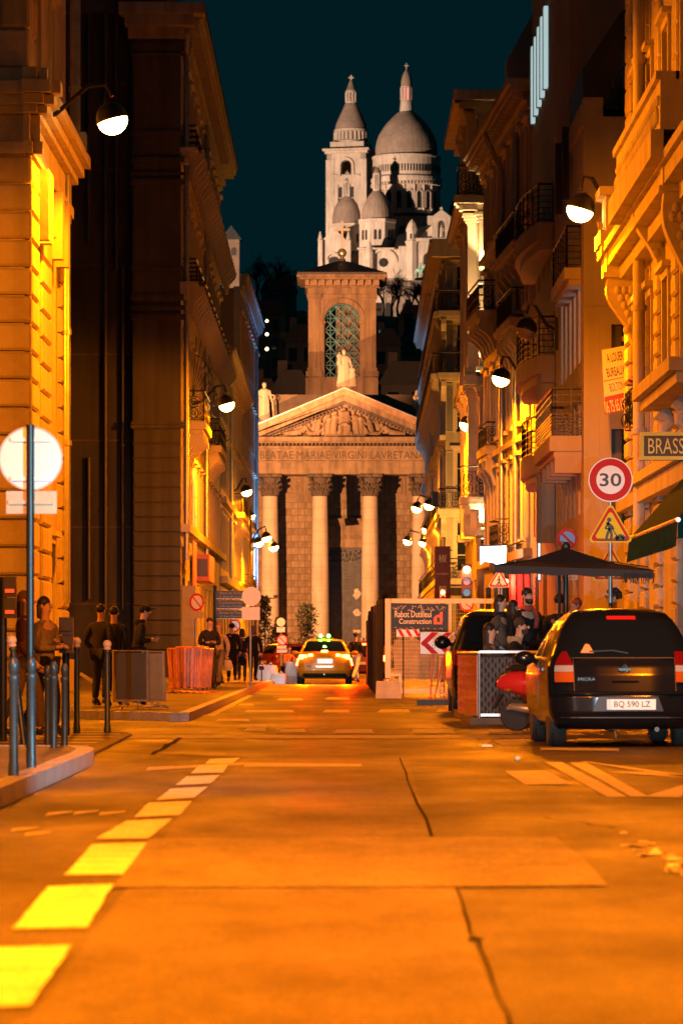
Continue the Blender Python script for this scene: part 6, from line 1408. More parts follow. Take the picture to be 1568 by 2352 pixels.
bk = simple_car('estate_car', 'tall black estate car parked beyond the terrace screen', (2.78, 64.5, 0), black_paint, 1.78, False, .92)
# blurred car crossing behind the pedestrians
simple_car('crossing_car', 'dark red car turning left in front of the church railings', (-3.4, 171, 0), mat('dull_red_paint', (.25, .035, .02), .35, var=.05), 1.45, False, .85, radians(-62))
# ---------------------------------------------------------------- red scooter
sc_ = thing('scooter', 'red scooter parked between the terrace screen and the black hatchback', 'scooter', (2.33, 51.2, 0), radians(-8))
redp = mat('red_scooter_and_visor_glow', (.55, .02, .015), .25, var=.05, coat=.8)
tm, rm = wheel_mesh(.215, .11)
for x in (0, 1.25):
    o = put('wheel', tm, sc_, (x, 0, .215)); o.rotation_euler = (pi / 2, 0, 0); put('rim', rm, o)
b = B()
prof = [(-.26, .62, .05, .05), (-.2, .64, .10, .10), (-.05, .65, .14, .15), (.12, .63, .16, .18), (.32, .60, .16, .19), (.45, .54, .13, .15), (.56, .45, .09, .08)]
b.rings([[(x, w_ * cos(a), z + h_ * sin(a) * (1.0 if sin(a) > 0 else 1.0)) for a in [2 * pi * i / 16 for i in range(16)]] for x, z, w_, h_ in prof]); b.obj('tail_body', redp, sc_, True)
b = B().rings([[(x, w_ * cos(a), z + .06 + h_ * sin(a)) for a in [2 * pi * i / 14 for i in range(14)]] for x, z, w_, h_ in [(-.14, .77, .05, .02), (-.05, .79, .12, .05), (.2, .78, .15, .06), (.5, .76, .15, .06), (.68, .73, .10, .04)]]); b.obj('seat', blackp, sc_, True)
b = B().rings([[(x, w_ * cos(a), z + h_ * sin(a)) for a in [2 * pi * i / 14 for i in range(14)]] for x, z, w_, h_ in [(-.12, .30, .02, .02), (-.05, .33, .05, .05), (.15, .30, .065, .065), (.38, .25, .06, .055), (.45, .24, .02, .02)]]); b.v = [(v[0], v[1] - .13, v[2]) for v in b.v]; b.obj('exhaust', mat('golden_exhaust', (.55, .42, .22), .3, metal=.7, var=.2), sc_, True)
b = B().tube([(.5, 0, .30), (.9, 0, .28), (1.0, 0, .5), (1.08, 0, .95)], .09, 10); b.tube([(1.25, 0, .215), (1.12, 0, .7), (1.06, 0, 1.0)], .035, 8); b.obj('frame', redp, sc_, True)
b = B().tube([(1.04, -.32, 1.02), (1.06, 0, 1.0), (1.04, .32, 1.02)], .018, 8); b.obj('handlebar', chrome, sc_); B().ball((-.2, 0, .64), (.05, .08, .05), 10, 7).obj('tail_lamp', redlens, sc_, True); B().ball((-.1, -.14, .55), (.05, .03, .03), 8, 6).obj('indicator', orangelens, sc_, True)
B().tube([(-.2, 0, .5), (-.3, 0, .3)], .05, 6, .03).obj('mudguard', blackp, sc_); B().tube([(.55, -.02, .24), (.5, -.18, .01)], .015, 5).obj('kickstand', iron, sc_)
# ================================================================ bollards and left pavement furniture
blm = mat('bollard_paint', (.035, .06, .07), .35, metal=.2, var=.2, scale=9, fine=.15); balm = mat('white_ball', (.7, .62, .5), .5, var=.15, scale=14)
def bollard(px, pyb, tall, label, lean=(0, 0), zg=.13, k=1.0):
    d = FP * (CZ - zg) / (pyb - HY); x = X(px, d)
    if tall: pr = [(.045, 0), (.045, .08), (.036, .1), (.034, .98 * k), (.031, 1.0 * k), (.031, 1.04 * k), (.04, 1.05 * k), (.04, 1.08 * k), (.026, 1.1 * k)]
    else: pr = [(.040, 0), (.038, .1), (.034, .12), (.032, .68 * k), (.042, .71 * k), (.042, .745 * k), (.030, .755 * k), (.036, .78 * k), (.042, .81 * k), (.040, .84 * k), (.024, .875 * k), (0, .885 * k)]
    o = thing('bollard', label, 'bollard', (x, d, zg), 0, 'bollards on the left corner'); o.rotation_euler = (lean[0], lean[1], 0)
    B().lathe(pr, n=18).obj('post', blm, o, True)
    if tall: B().ball((0, 0, 1.155 * k), .055, 14, 10).obj('ball', balm, o, True); B().lathe([(.041, 1.085 * k), (.046, 1.1 * k), (.04, 1.115 * k)], n=14).obj('collar', balm, o)
    else: B().lathe([(.0425, .715 * k), (.045, .728 * k), (.0425, .74 * k)], n=18).obj('collar', blm, o, True)
bollard(32, 1783, 0, 'front short dark bollard, leftmost of the row on the kerb'); bollard(73, 1764, 0, 'short dark bollard right in front of the round sign pole')
bollard(124, 1742, 0, 'short dark bollard third along the kerb, before the corner', zg=.03, k=1.06); bollard(149, 1731, 0, 'short dark bollard nearest the rounded kerb corner', zg=.03, k=1.03); bollard(110, 1717, 0, 'short dark bollard standing behind the kerb row', zg=.03, k=1.0)
bollard(57, 1716, 1, 'leaning tall bollard with white ball behind the round sign pole', (0, -.12), .03); bollard(177, 1685, 1, 'upright tall bollard with white ball, dusty, beside the stone corner', zg=.03); bollard(247, 1683, 1, 'tall bollard with white ball by the tipped barrier', zg=.03, k=.97); bollard(220, 1632, 1, 'thin farther bollard with pale ball left of the tipped barrier', zg=.03, k=.78)
alu = mat('bare_aluminium', (.74, .76, .76), .42, metal=.35, var=.05, scale=6)
white_s = mat('sign_white', (.82, .82, .80), .35, var=.03); red_s = mat('sign_red', (.60, .012, .006), .5, var=.05, spec=.15); yel_s = mat('sign_yellow', (.82, .62, .006), .5, var=.05, spec=.15); blue_s = mat('sign_blue', (.02, .08, .35), .35, var=.05); gpole = mat('galvanised_pole', (.36, .38, .38), .42, metal=.5, var=.25, scale=10)
def disc(par, c, r, m, name, y=0, n=40, th=.01): return B().cyl((c[0], y, c[1]), (c[0], y + th, c[1]), r, n=n).obj(name, m, par)
def ringo(par, c, r0, r1, m, name, y):
    b = B(); n = 44
    for i in range(n):
        a, e = 2 * pi * i / n, 2 * pi * (i + 1) / n
        b.add([(c[0] + r0 * cos(a), y, c[1] + r0 * sin(a)), (c[0] + r1 * cos(a), y, c[1] + r1 * sin(a)), (c[0] + r1 * cos(e), y, c[1] + r1 * sin(e)), (c[0] + r0 * cos(e), y, c[1] + r0 * sin(e))], [(0, 1, 2, 3)])
    return b.obj(name, m, par)
def tri(c, r): return [(c[0] + r * cos(a), c[1] + r * sin(a)) for a in (pi / 2, pi / 2 + 2 * pi / 3, pi / 2 + 4 * pi / 3)]
def rtri(c, r, k=.12):                                # triangle with rounded corners
    out = []
    for i in range(3):
        a = pi / 2 + i * 2 * pi / 3; cc_ = (c[0] + (r - 2 * k * r) * cos(a), c[1] + (r - 2 * k * r) * sin(a))
        out += [(cc_[0] + k * r * cos(a + t), cc_[1] + k * r * sin(a + t)) for t in [(-1 + j / 3) * pi / 3 for j in range(7)]]
    return out
def post_thing(name, label, px, d, top, rz=0, zg=.13, r=.03, cat='road sign'):
    o = thing(name, label, cat, (X(px, d), d, zg), rz); B().cyl((0, .05, 0), (0, .05, Z(top, d) - zg), r, n=10).obj('pole', gpole, o, True); return o
def oz(py, d, zg=.13): return Z(py, d) - zg
# round sign seen from behind, left
d = 31.6; o = post_thing('round_sign', 'bright back of a round road sign on a pole at the left edge', 71, d, 976, 0, .13, .033)
o.children[0].location = (0, -.09, 0); o.children[0].data.materials[0] = metal_d
disc(o, (0, oz(1053, d)), 73 * d / FP, alu, 'disc', 0); b = B()
for py in (1010, 1100): b.box(-.16, .16, -.03, -.003, oz(py, d) - .015, oz(py, d) + .015)
b.obj('bracket', alu, o); ringo(o, (0, oz(1053, d)), 70 * d / FP, 74 * d / FP, gpole, 'rim', -.004)
B().box(-56 * d / FP, 60 * d / FP, -.0, .01, oz(1180, d), oz(1128, d)).obj('plate', mat('worn_plate', (.5, .42, .28), .5, var=.15, scale=9), o); B().box(-.18, .18, -.03, -.003, oz(1158, d), oz(1150, d)).obj('bracket', mat('worn_plate', (.5, .42, .28)), o)
# pedestrian signals at the left edge
for px, d, bx0, bx1, by0, by1, lb in [(8, 44, 12, 40, 1325, 1420, 'dark pedestrian signal with red lights at the far left edge'), (152, 47, 138, 170, 1418, 1500, 'dark pedestrian signal head beside the stone corner')]:
    o = thing('pedestrian_signal', lb, 'signal', (X(px, d), d, .03)); B().cyl((0, 0, 0), (0, 0, oz(by0, d, .03)), .045, n=10).obj('post', metal_d, o)
    s_ = d / FP; x0, x1 = (bx0 - px) * s_, (bx1 - px) * s_; zm = (oz(by0, d, .03) + oz(by1, d, .03)) / 2
    for z0, z1 in ((oz(by1, d, .03), zm - .004), (zm + .004, oz(by0, d, .03))):
        q = B().box(x0, x1, -.16, -.01, z0, z1).obj('signal_box', blackp, o); B().box(x0 + .02, x1 - .02, -.20, -.161, z0 + .05, z0 + .09).obj('visor', glow('red_visor', (1, .08, .02), .8) if px < 100 else blackp, q)
# 30 sign and road works triangle
d = 57; o = post_thing('speed_sign', 'round thirty speed limit sign with red ring above a works triangle', 1401, d, 1050)
c = (0, oz(1102, d)); R_ = 51 * d / FP
disc(o, c, R_, white_s, 'disc', 0); ringo(o, c, R_ * .64, R_ * .95, red_s, 'red_ring', -.003); text('30', blk, o, (0, -.004, c[1] - R_ * .30), h=R_ * .6, wd=R_ * .98, bold=.015)
c = (0, oz(1215, d)); r_ = 62 * d / FP
t_ = B().prism(rtri(c, r_), 0, .01).obj('works_triangle', yel_s, o)
b = B(); P, Q = rtri(c, r_ * .90), rtri(c, r_ * .70)
for i in range(len(P)): j = (i + 1) % len(P); b.add([(P[i][0], -.003, P[i][1]), (P[j][0], -.003, P[j][1]), (Q[j][0], -.003, Q[j][1]), (Q[i][0], -.003, Q[i][1])], [(0, 1, 2, 3)])
b.obj('red_border', red_s, t_)
def pict(par, strokes, m, c, s, y=-.004, blobs=()):
    b = B()
    for st in strokes:
        w_ = st[0] * s
        for p, q in zip(st[1:], st[2:]):
            p = Vector((c[0] + p[0] * s, 0, c[1] + p[1] * s)); q = Vector((c[0] + q[0] * s, 0, c[1] + q[1] * s)); n = (q - p).normalized().cross(Vector((0, 1, 0))) * w_
            b.add([(p + n).to_tuple(), (q + n).to_tuple(), (q - n).to_tuple(), (p - n).to_tuple()], [(0, 1, 2, 3)])
    for cx_, cz_, rr in blobs: b.add([(c[0] + (cx_ + rr * cos(a)) * s, 0, c[1] + (cz_ + rr * sin(a)) * s) for a in [2 * pi * i / 14 for i in range(14)]], [tuple(range(14))])
    b.v = [(v[0], y, v[2]) for v in b.v]
    return b.obj('pictogram', m, par)
pict(t_, [(.05, (-.12, .26), (-.02, .0)), (.05, (-.02, .02), (.04, -.2), (.02, -.4)), (.05, (-.04, .0), (-.12, -.2), (-.16, -.4)), (.035, (-.12, .24), (.05, .12), (.12, -.02)), (.03, (-.1, .2), (-.2, .02), (-.02, .0)), (.02, (.0, .1), (.3, -.36)), (.06, (.16, -.38), (.28, -.26), (.42, -.24), (.55, -.38)), (.07, (.2, -.38), (.5, -.36)), (.02, (-.5, -.42), (.6, -.42))], blk, c, r_, blobs=[(-.05, .34, .085)])
# second works triangle behind the parasol
d = 60; o = post_thing('narrow_road_sign', 'yellow road narrows triangle half hidden by the parasol fringe', 1402, d, 1250); c = (0, oz(1306, d)); r_ = 54 * d / FP
t_ = B().prism(rtri(c, r_), 0, .01).obj('triangle', yel_s, o); b = B(); P, Q = rtri(c, r_ * .92), rtri(c, r_ * .72)
for i in range(len(P)): j = (i + 1) % len(P); b.add([(P[i][0], -.003, P[i][1]), (P[j][0], -.003, P[j][1]), (Q[j][0], -.003, Q[j][1]), (Q[i][0], -.003, Q[i][1])], [(0, 1, 2, 3)])
b.obj('red_border', red_s, t_); pict(t_, [(.06, (-.2, -.42), (-.2, -.1), (-.08, .05), (-.08, .3)), (.06, (.2, -.42), (.2, .3))], blk, c, r_)
# tow-away sign stack
d = 62; o = post_thing('no_parking_sign', 'round red no parking sign with tow plate behind the parasol', 1302, d, 1215); c = (0, oz(1238, d)); R_ = 24 * d / FP
disc(o, c, R_, red_s, 'disc', 0); ringo(o, c, 0, R_ * .72, blue_s, 'blue_field', -.003); pict(o, [(.12, (-.5, .5), (.5, -.5))], red_s, c, R_, -.005)
q = B().box(-23 * d / FP, 23 * d / FP, -.02, -.01, oz(1309, d), oz(1288, d)).obj('tow_plate', white_s, o); pict(q, [(.02, (-.8, .1), (-.3, .1), (-.2, .3), (.1, .3)), (.03, (-.2, -.1), (.6, -.2), (.9, .1)), (.02, (.1, .3), (.4, .0))], blk, (0, oz(1299, d)), 20 * d / FP, -.022, [(-.6, 0, .08), (.7, -.2, .08)])
q = B().box(-22 * d / FP, 24 * d / FP, -.02, -.01, oz(1332, d), oz(1311, d)).obj('date_plate', mat('orange_plate', (.62, .30, .10), .5, var=.1), o); text('A COMPTER', blk, q, (0, -.022, oz(1320, d)), h=6 * d / FP, wd=36 * d / FP); text('TRAVAUX', blk, q, (.02, -.022, oz(1330, d)), h=6 * d / FP, wd=30 * d / FP)
# pedestrian crossing triangle and traffic light
d = 95; o = post_thing('crossing_sign', 'triangular pedestrian crossing warning sign beside the traffic light', 1145, d, 1305); c = (0, oz(1334, d)); r_ = 30 * d / FP
t_ = B().prism(rtri(c, r_), 0, .01).obj('triangle', white_s, o); b = B(); P, Q = rtri(c, r_ * .93), rtri(c, r_ * .70)
for i in range(len(P)): j = (i + 1) % len(P); b.add([(P[i][0], -.003, P[i][1]), (P[j][0], -.003, P[j][1]), (Q[j][0], -.003, Q[j][1]), (Q[i][0], -.003, Q[i][1])], [(0, 1, 2, 3)])
b.obj('red_border', red_s, t_); pict(t_, [(.05, (0, .2), (0, -.05)), (.05, (0, -.05), (.12, -.32)), (.05, (0, -.05), (-.14, -.32)), (.03, (-.16, .02), (0, .16), (.16, 0))] + [(.04, (x, -.28), (x - .06, -.42)) for x in (-.4, -.2, 0, .22, .42)], blk, c, r_, blobs=[(.0, .29, .07)])
d = 100
def traffic_light(px, top, bot, lit, label, d, extra=True):
    o = thing('traffic_light', label, 'traffic light', (X(px, d), d, .13)); zt_, zb_ = oz(top, d), oz(bot, d); hw = (zt_ - zb_) / 6.6
    B().cyl((0, .1, 0), (0, .1, zt_), .05, n=10).obj('post', metal_d, o); hd = B().box(-hw, hw, -.05, .08, zb_, zt_).obj('housing', blackp, o)
    for k in range(3):
        zc = zt_ - (k + .5) * (zt_ - zb_) / 3; on = k == lit
        B().cyl((0, -.07, zc), (0, -.051, zc), hw * .72, n=18).obj('lens', glow('signal_%d_%d' % (k, on), [(1, .16, .05), (1, .4, .02), (.1, .9, .4)][k], 30) if on else mat('dark_lens_%d' % k, [(.25, .02, .01), (.25, .1, .01), (.02, .12, .06)][k], .2, var=0), hd)
        b = B(); n = 10
        for i in range(n):
            a, e = pi * i / n, pi * (i + 1) / n; R2 = hw * .85
            b.add([(R2 * cos(a), -.05, zc + R2 * sin(a)), (R2 * cos(e), -.05, zc + R2 * sin(e)), (R2 * cos(e), -.26, zc + R2 * sin(e) * .96), (R2 * cos(a), -.26, zc + R2 * sin(a) * .96)], [(0, 1, 2, 3)])
        b.obj('visor', redp if k else blackp, hd)  # lower visors coloured red to stand for the signal's glow
    lamp('POINT', 'signal_light', o, (0, -.45, zt_ - (lit + .5) * (zt_ - zb_) / 3), 260, (1, .10, .03), .08)
    return o
o = traffic_light(1071, 1296, 1374, 0, 'red traffic light glowing on the right beside the shop banner', d)
c = (0, oz(1388, d)); R_ = 17 * d / FP; disc(o, c, R_, white_s, 'no_turn_disc', -.03); ringo(o, c, R_ * .72, R_, red_s, 'red_ring', -.034); pict(o, [(.06, (-.6, .5), (.6, -.5))], red_s, c, R_, -.036)
traffic_light(1016, 1353, 1395, 0, 'lower red traffic light just above the builders board', 118)
# left direction signs
d = 110; o = thing('direction_sign', 'stack of dark direction boards with white lettering on the left pavement', 'direction sign', (X(494, d), d, .13)); s_ = d / FP
B().cyl((0, .05, 0), (0, .05, oz(1345, d)), .05, n=10).obj('post', metal_d, o)
pale_l = mat('pale_lettering', (.5, .42, .28), .6, var=0); brown = mat('dark_board', (.012, .011, .01), .4, var=.1)
for py0, py1, t1, t2 in ((1358, 1378, 'Mairie du IXème', '6, Rue Drouot'), (1397, 1417, 'Commissariat', '14 Bis, Rue Chauchat'), (1434, 1455, 'Bureau de Poste', '19, Rue Chauchat')):
    py0 -= 0; py1 -= 0
for py0, py1, t1, t2 in ((1357, 1374, 'Mairie du IXème', '6, Rue Drouot'), (1379, 1397, 'Commissariat', '14 Bis, Rue Chauchat'), (1402, 1420, 'Bureau de Poste', '19, Rue Chauchat')):
    q = B().box(2 * s_, 71 * s_, -.02, .03, oz(py1, d), oz(py0, d)).obj('board', brown, o); text(t1, pale_l, q, (36 * s_, -.022, oz(py0 + 8, d)), h=6.5 * s_, wd=52 * s_, shear=.2); text(t2, pale_l, q, (36 * s_, -.022, oz(py0 + 16, d)), h=5 * s_, wd=52 * s_, shear=.2)
    B().box(2 * s_, 71 * s_, -.024, .034, oz(py1 + 1.6, d), oz(py1 + .3, d)).obj('edge', gpole, q)
def small_sign(name, label, px, py, rpx, d, face, rz=0, plates=(), top=None):
    o = post_thing(name, label, px, d, py - rpx, rz); c = (0, oz(py, d)); R_ = rpx * d / FP
    disc(o, c, R_, alu if face == 'back' else (red_s if face == 'nopark' else white_s), 'disc', 0 if face != 'back' else .0)
    if face == 'nopark': ringo(o, c, 0, R_ * .78, white_s, 'field', -.003); pict(o, [(.08, (-.55, .55), (.55, -.55))], red_s, c, R_, -.005)
    for a, b_, m_ in plates: B().box(-rpx * .95 * d / FP, rpx * .95 * d / FP, -.004, .006, oz(b_, d), oz(a, d)).obj('plate', m_, o)
    if face == 'back': o.children[0].location = (0, -.09, 0)
    return o
small_sign('no_parking_sign', 'dull no parking sign turned aside on the left shop wall', 452, 1383, 20, 105, 'nopark', radians(38), [(1404, 1420, mat('worn_plate', (.5, .42, .28), .5))])
small_sign('round_sign', 'back of a round road sign with a square plate right of the direction boards', 576, 1370, 22, 103, 'back', radians(12), [(1394, 1424, alu)])
small_sign('no_parking_sign', 'bright no parking sign above the walking couple', 539, 1437, 14, 128, 'nopark'); small_sign('no_parking_sign', 'no parking sign with two white plates left of the taxi', 648, 1470, 13, 137, 'nopark', 0, [(1483, 1490, white_s), (1492, 1499, white_s)])
small_sign('round_sign', 'small round sign back with a square plate before the church railings', 645, 1429, 10, 160, 'back', 0, [(1440, 1452, alu)])
# ================================================================ barriers, bins, white blocks
stripe_r = mat('red_reflective', (.46, .17, .05), .35, var=.4, scale=5, coat=.3)
bar_m = mat('painted_barrier', (.42, .36, .24), .5, var=.15, scale=6); panel_g = mat('grey_green_panel', (.10, .10, .075), .7, var=.15, scale=4)
def barrier(label, loc, rz, w_, h, infill, m_in, tilt=0, feet=True, fr=bar_m, bars=0):
    o = thing('barrier', label, 'barrier', loc, rz, 'site barriers'); o.rotation_euler = (tilt, 0, rz)
    b = B().tube([(0, 0, .12), (0, 0, h), (w_, 0, h), (w_, 0, .12)], .022, 6); b.tube([(0, 0, .14), (w_, 0, .14)], .02, 6); b.obj('frame', fr, o)
    if infill: B().box(.03, w_ - .03, -.008, .008, .16, h - .03).obj('panel', m_in, o)
    for i in range(bars): x = w_ * (i + .5) / bars; B().cyl((x, 0, .14), (x, 0, h), .012 if fr is not stripe_r else .035, n=6).obj('bar', fr, o)
    if feet:
        for x in (.15, w_ - .15): B().tube([(x, -.28, .01), (x, -.2, .04), (x, .2, .04), (x, .28, .01)], .02, 6).obj('foot', fr, o); B().cyl((x, 0, .04), (x, 0, .14), .02, n=6).obj('stem', fr, o)
    return o
dd = 62; barrier('tipped grey panel barrier leaning over on the left pavement', (X(262, dd), dd, .13), radians(8), .55, .95, True, panel_g, -.12); kids_b = None
barrier('pale panel barrier folded beside the tipped grey one', (X(330, dd), dd + .3, .13), radians(40), .42, .93, True, bar_m, -.05)
b = thing('timber_brace', 'loose timber plank lying against the tipped barrier', 'plank', (X(185, 66), 66, .13)); B().tube([(0, 0, .55), (.85, -.4, .03)], .035, 4).obj('plank', bar_m, b)
for k in range(5): barrier('orange red reflective barrier, %s of the stack on the left pavement edge' % ['leftmost', 'second from left', 'middle', 'second from right', 'rightmost'][k], (X(393 + k * 15, 85), 85 + .1 * k, .13), radians(70 + 3 * k), 1.5, 1.0 + .03 * (k % 2), False, None, .04 * (k - 2), True, stripe_r, 7)
o = thing('street_bin', 'dark green ribbed street bin beside the orange barriers', 'bin', (X(472, 90), 90, .13)); b = B().lathe([(.11, .15), (.125, .2), (.135, .9), (.15, .93), (.13, .95)], n=20); b.obj('body', mat('bin_green', (.05, .07, .045), .5, var=.1), o, True)
for i in range(14): a = 2 * pi * i / 14; B().cyl((.132 * cos(a), .132 * sin(a), .2), (.142 * cos(a), .142 * sin(a), .88), .012, n=5).obj('rib', mat('bin_green', (.05, .07, .045)), o)
for x in (-.07, .07): B().cyl((x, 0, 0), (x, 0, .16), .015, n=6).obj('leg', iron, o)
plw = mat('white_plastic', (.82, .84, .84), .45, var=.06, scale=3)
def white_block(px, d, w_, h, label, seed):
    rnd = random.Random(seed); o = thing('builders_bag', label, 'bag', (X(px, d), d, 0), rnd.uniform(-.3, .3), 'white bags beside the taxi'); n = 16; rs = []
    for t in [i / 8 for i in range(9)]:
        ww = w_ / 2 * (1.0 - .18 * t + .1 * sin(3 * t)) ; rs.append([((ww * (abs(cos(a)) ** .5) * (1 if cos(a) > 0 else -1)) * (1 + rnd.uniform(-.04, .04)), ww * .8 * (abs(sin(a)) ** .5) * (1 if sin(a) > 0 else -1) * (1 + rnd.uniform(-.04, .04)), h * t) for a in [2 * pi * i / n for i in range(n)]])
    B().rings(rs).obj('sack', plw, o, True)
    for s in (-1, 1): B().tube([(s * w_ * .3, -.1, h - .03), (s * w_ * .2, -.1, h + .09), (s * w_ * .05, -.1, h - .02)], .015, 5).obj('handle', plw, o)
white_block(613, 127, .75, .62, 'bulky white builders bag left of the taxi', 3); white_block(640, 126, .55, .34, 'low white builders bag slumped on the road left of the taxi', 4); white_block(668, 129, .42, .72, 'tall white builders bag right beside the taxi wing', 5)
hl = thing('work_light', 'small cold work light on a stand left of the taxi', 'work light', (X(600, 119), 119.5, 0)); B().cyl((0, 0, 0), (0, 0, .5), .02, n=6).obj('stand', iron, hl); B().box(-.08, .08, -.04, .04, .5, .62).obj('housing', blackp, hl)
lamp('SPOT', 'work_beam', hl, (.02, .1, .56), 420, (.75, .95, 1), .05, radians(70), .6, (.35, 7, .3))
# ---------------------------------------------------------------- building site on the right
site = mat('corrugated_steel', (.10, .095, .085), .45, metal=.5, var=.25, scale=2)
hd = thing('hoarding', 'dark corrugated steel hoarding running along the road beside the taxi', 'hoarding', (X(868, 90), 90, 0))
for k in range(18):
    y0 = k * 2.1; b = B(); n = 14; zt_ = 2.15 + .12 * sin(k * 2.1) + (.05 if k % 2 else 0); x0 = .03 * sin(k * 1.7)
    prof = [(x0 + (.03 if i % 2 else -.03), y0 + 2.06 * i / n) for i in range(n + 1)]
    b.add([(x, y, .02) for x, y in prof] + [(x, y, zt_) for x, y in prof], [(i, i + 1, n + 2 + i, n + 1 + i) for i in range(n)]); b.obj('sheet', site, hd)
    B().cyl((x0 + .08, y0, 0), (x0 + .08, y0, 2.3), .04, n=8).obj('post', iron, hd)
d = 88; s_ = d / FP; sf = thing('site_gate', 'pale steel framed mesh site gate facing the street', 'gate', (X(884, d), d, 0)); cream = mat('cream_steel', (.62, .56, .42), .5, var=.1, scale=3)
def gx(px): return (px - 884) * s_
b = B()
for x0, x1, y0, y1 in ((884, 897, 1375, 1570), (898, 1160, 1375, 1386), (897, 907, 1570, 1590), (1030, 1036, 1387, 1590), (1094, 1101, 1387, 1590), (898, 1100, 1582, 1592), (898, 922, 1547, 1553), (915, 922, 1554, 1581)): b.box(gx(x0), gx(x1), -.03, .03, Z(y1, d), Z(y0, d))
b.obj('frame', cream, sf)
b = B()
for i in range(40): x = gx(900) + i * .05; b.cyl((x, 0.01, Z(1580, d)), (x, .01, Z(1388, d)), .004, n=3, cap=False)
for i in range(22): z = Z(1580, d) + i * .09; b.cyl((gx(900), .012, z), (gx(1100), .012, z), .004, n=3, cap=False)
tag(b.obj('mesh_infill', cream, sf), kind='stuff'); B().box(gx(905), gx(1028), .03, .05, Z(1560, d), Z(1470, d)).obj('infill_sheet', mat('ochre_sheet', (.34, .27, .15), .7, var=.2, scale=3), sf)
cb = thing('concrete_block', 'pale concrete ballast block at the foot of the site gate', 'block', (X(890, 87), 87, 0)); s8 = 87 / FP
b = B(); b.add([(-28 * s8, -.3, 0), (30 * s8, -.3, 0), (30 * s8, .3, 0), (-28 * s8, .3, 0), (-26 * s8, -.28, 40 * s8), (28 * s8, -.28, 40 * s8), (28 * s8, .28, 40 * s8), (-26 * s8, .28, 40 * s8)], [(0, 3, 2, 1), (4, 5, 6, 7), (0, 1, 5, 4), (1, 2, 6, 5), (2, 3, 7, 6), (3, 0, 4, 7)]); b.obj('block', mat('concrete', (.42, .40, .35), .9, var=.2, scale=4, bump=.4), cb); B().tube([(-.06, 0, 40 * s8), (-.04, 0, 40 * s8 + .06), (.04, 0, 40 * s8 + .06), (.06, 0, 40 * s8)], .01, 5).obj('lifting_eye', iron, cb)
d = 87.4; s_ = d / FP; bd_ = thing('builders_board', 'black builders name board sprayed with graffiti on the site gate', 'sign', (X(962, d), d, Z(1452, d)))
def q(px, py): return ((px - 962) * s_, Z(py, d) - Z(1452, d))
B().prism([q(897, 1385), q(1029, 1388), q(1028, 1452), q(897, 1447)], 0, .03).obj('board', mat('black_board', (.012, .012, .013), .5, var=.2, scale=3), bd_)
wpr = mat('cream_print', (.75, .68, .5), .5, var=.05)
a = q(948, 1418); text('Rabot Dutilleul', wpr, bd_, (a[0], -.004, a[1]), h=15 * s_, wd=84 * s_, bold=.01); a = q(953, 1433); text('Construction', wpr, bd_, (a[0], -.004, a[1]), h=12 * s_, wd=74 * s_, bold=.01)
lg = mat('orange_logo', (.72, .14, .03), .5, var=.05); b = B()
for pl in ([(995, 1434), (995, 1419), (1003, 1412), (1003, 1434)], [(1003, 1434), (1003, 1429), (1015, 1429), (1015, 1434)], [(1004, 1418), (1004, 1412), (1009, 1412), (1009, 1418)], [(1009, 1418), (1009, 1407), (1016, 1404), (1016, 1428), (1009, 1428)]): b.prism([q(*p) for p in pl], -.006, -.002)
b.obj('logo', lg, bd_); b = B(); rnd = random.Random(5); spray = mat('spray_paint', (.45, .42, .36), .6, var=.3, scale=8)
for k in range(11):
    x0 = 902 + k * 11; pts = [(*q(x0 + rnd.uniform(-2, 11), 1396 + rnd.uniform(-6, 7)),) for _ in range(5)]; b.tube([(p[0], -.006, p[1]) for p in pts], .008, 4)
for k in range(9):
    x0 = 902 + k * 13; pts = [q(x0 + rnd.uniform(0, 10), 1442 + rnd.uniform(-3, 4)) for _ in range(4)]; b.tube([(p[0], -.006, p[1]) for p in pts], .005, 4)
tag(b.obj('graffiti', spray, bd_), kind='stuff')
d = 76; s_ = d / FP; cv = thing('chevron_board', 'red and white chevron road board on a stand before the site gate', 'sign', (X(1010, d), d, .02))
zt_, zb_ = Z(1452, d) - .02, Z(1502, d) - .02; x0, x1 = -45 * s_, 52 * s_; zm = (zt_ + zb_) / 2; hh_ = zt_ - zm
B().box(x0, x1, 0, .02, zb_, zt_).obj('board', white_s, cv); wv = (x1 - x0) / 3
for k in range(3):
    a = x0 + .004 + k * wv; e = wv * .5; pts = [(a, zm), (a + hh_, zt_ - .004), (a + hh_ + e, zt_ - .004), (a + e, zm), (a + hh_ + e, zb_ + .004), (a + hh_, zb_ + .004)]
    pts = [(min(p[0], x1 - .004), p[1]) for p in pts]; B().prism(pts, -.006, -.002).obj('chevron', red_s, cv)
b = B(); rnd = random.Random(9)
for k in range(8):
    cx_ = x0 + (k + .5) * (x1 - x0) / 8; cz_ = zm + rnd.uniform(-.5, .5) * hh_; b.tube([(cx_ + .05 * cos(t) * rnd.uniform(.4, 1), -.009, cz_ + .06 * sin(t) * rnd.uniform(.4, 1)) for t in [i * .9 for i in range(8)]], .004, 4)
tag(b.obj('graffiti', blk, cv), kind='stuff')
rw = mat('red_white_leg', (.60, .16, .09), .5, var=.35, scale=9)
for xa, xb_ in ((-.22, -.20), (-.0, -.14), (.02, .08), (.36, .36)): B().tube([(xa + .08, .02, zb_), (xb_, .0 + .3 * (xb_ > 0), 0)], .016, 6).obj('leg', rw, cv)
B().box(-.45, .55, -.22, .22, -.018, .09).obj('rubber_foot', blackp, cv)
d = 79; barrier('thin cream metal barrier behind the chevron board', (X(1010, d), d, 0), 0, .62, .95, False, None, 0, True, cream, 2)
d = 86.5; s_ = d / FP; rb = thing('red_white_board', 'small red and white striped board under the builders board', 'sign', (X(936, d), d, Z(1462, d)))
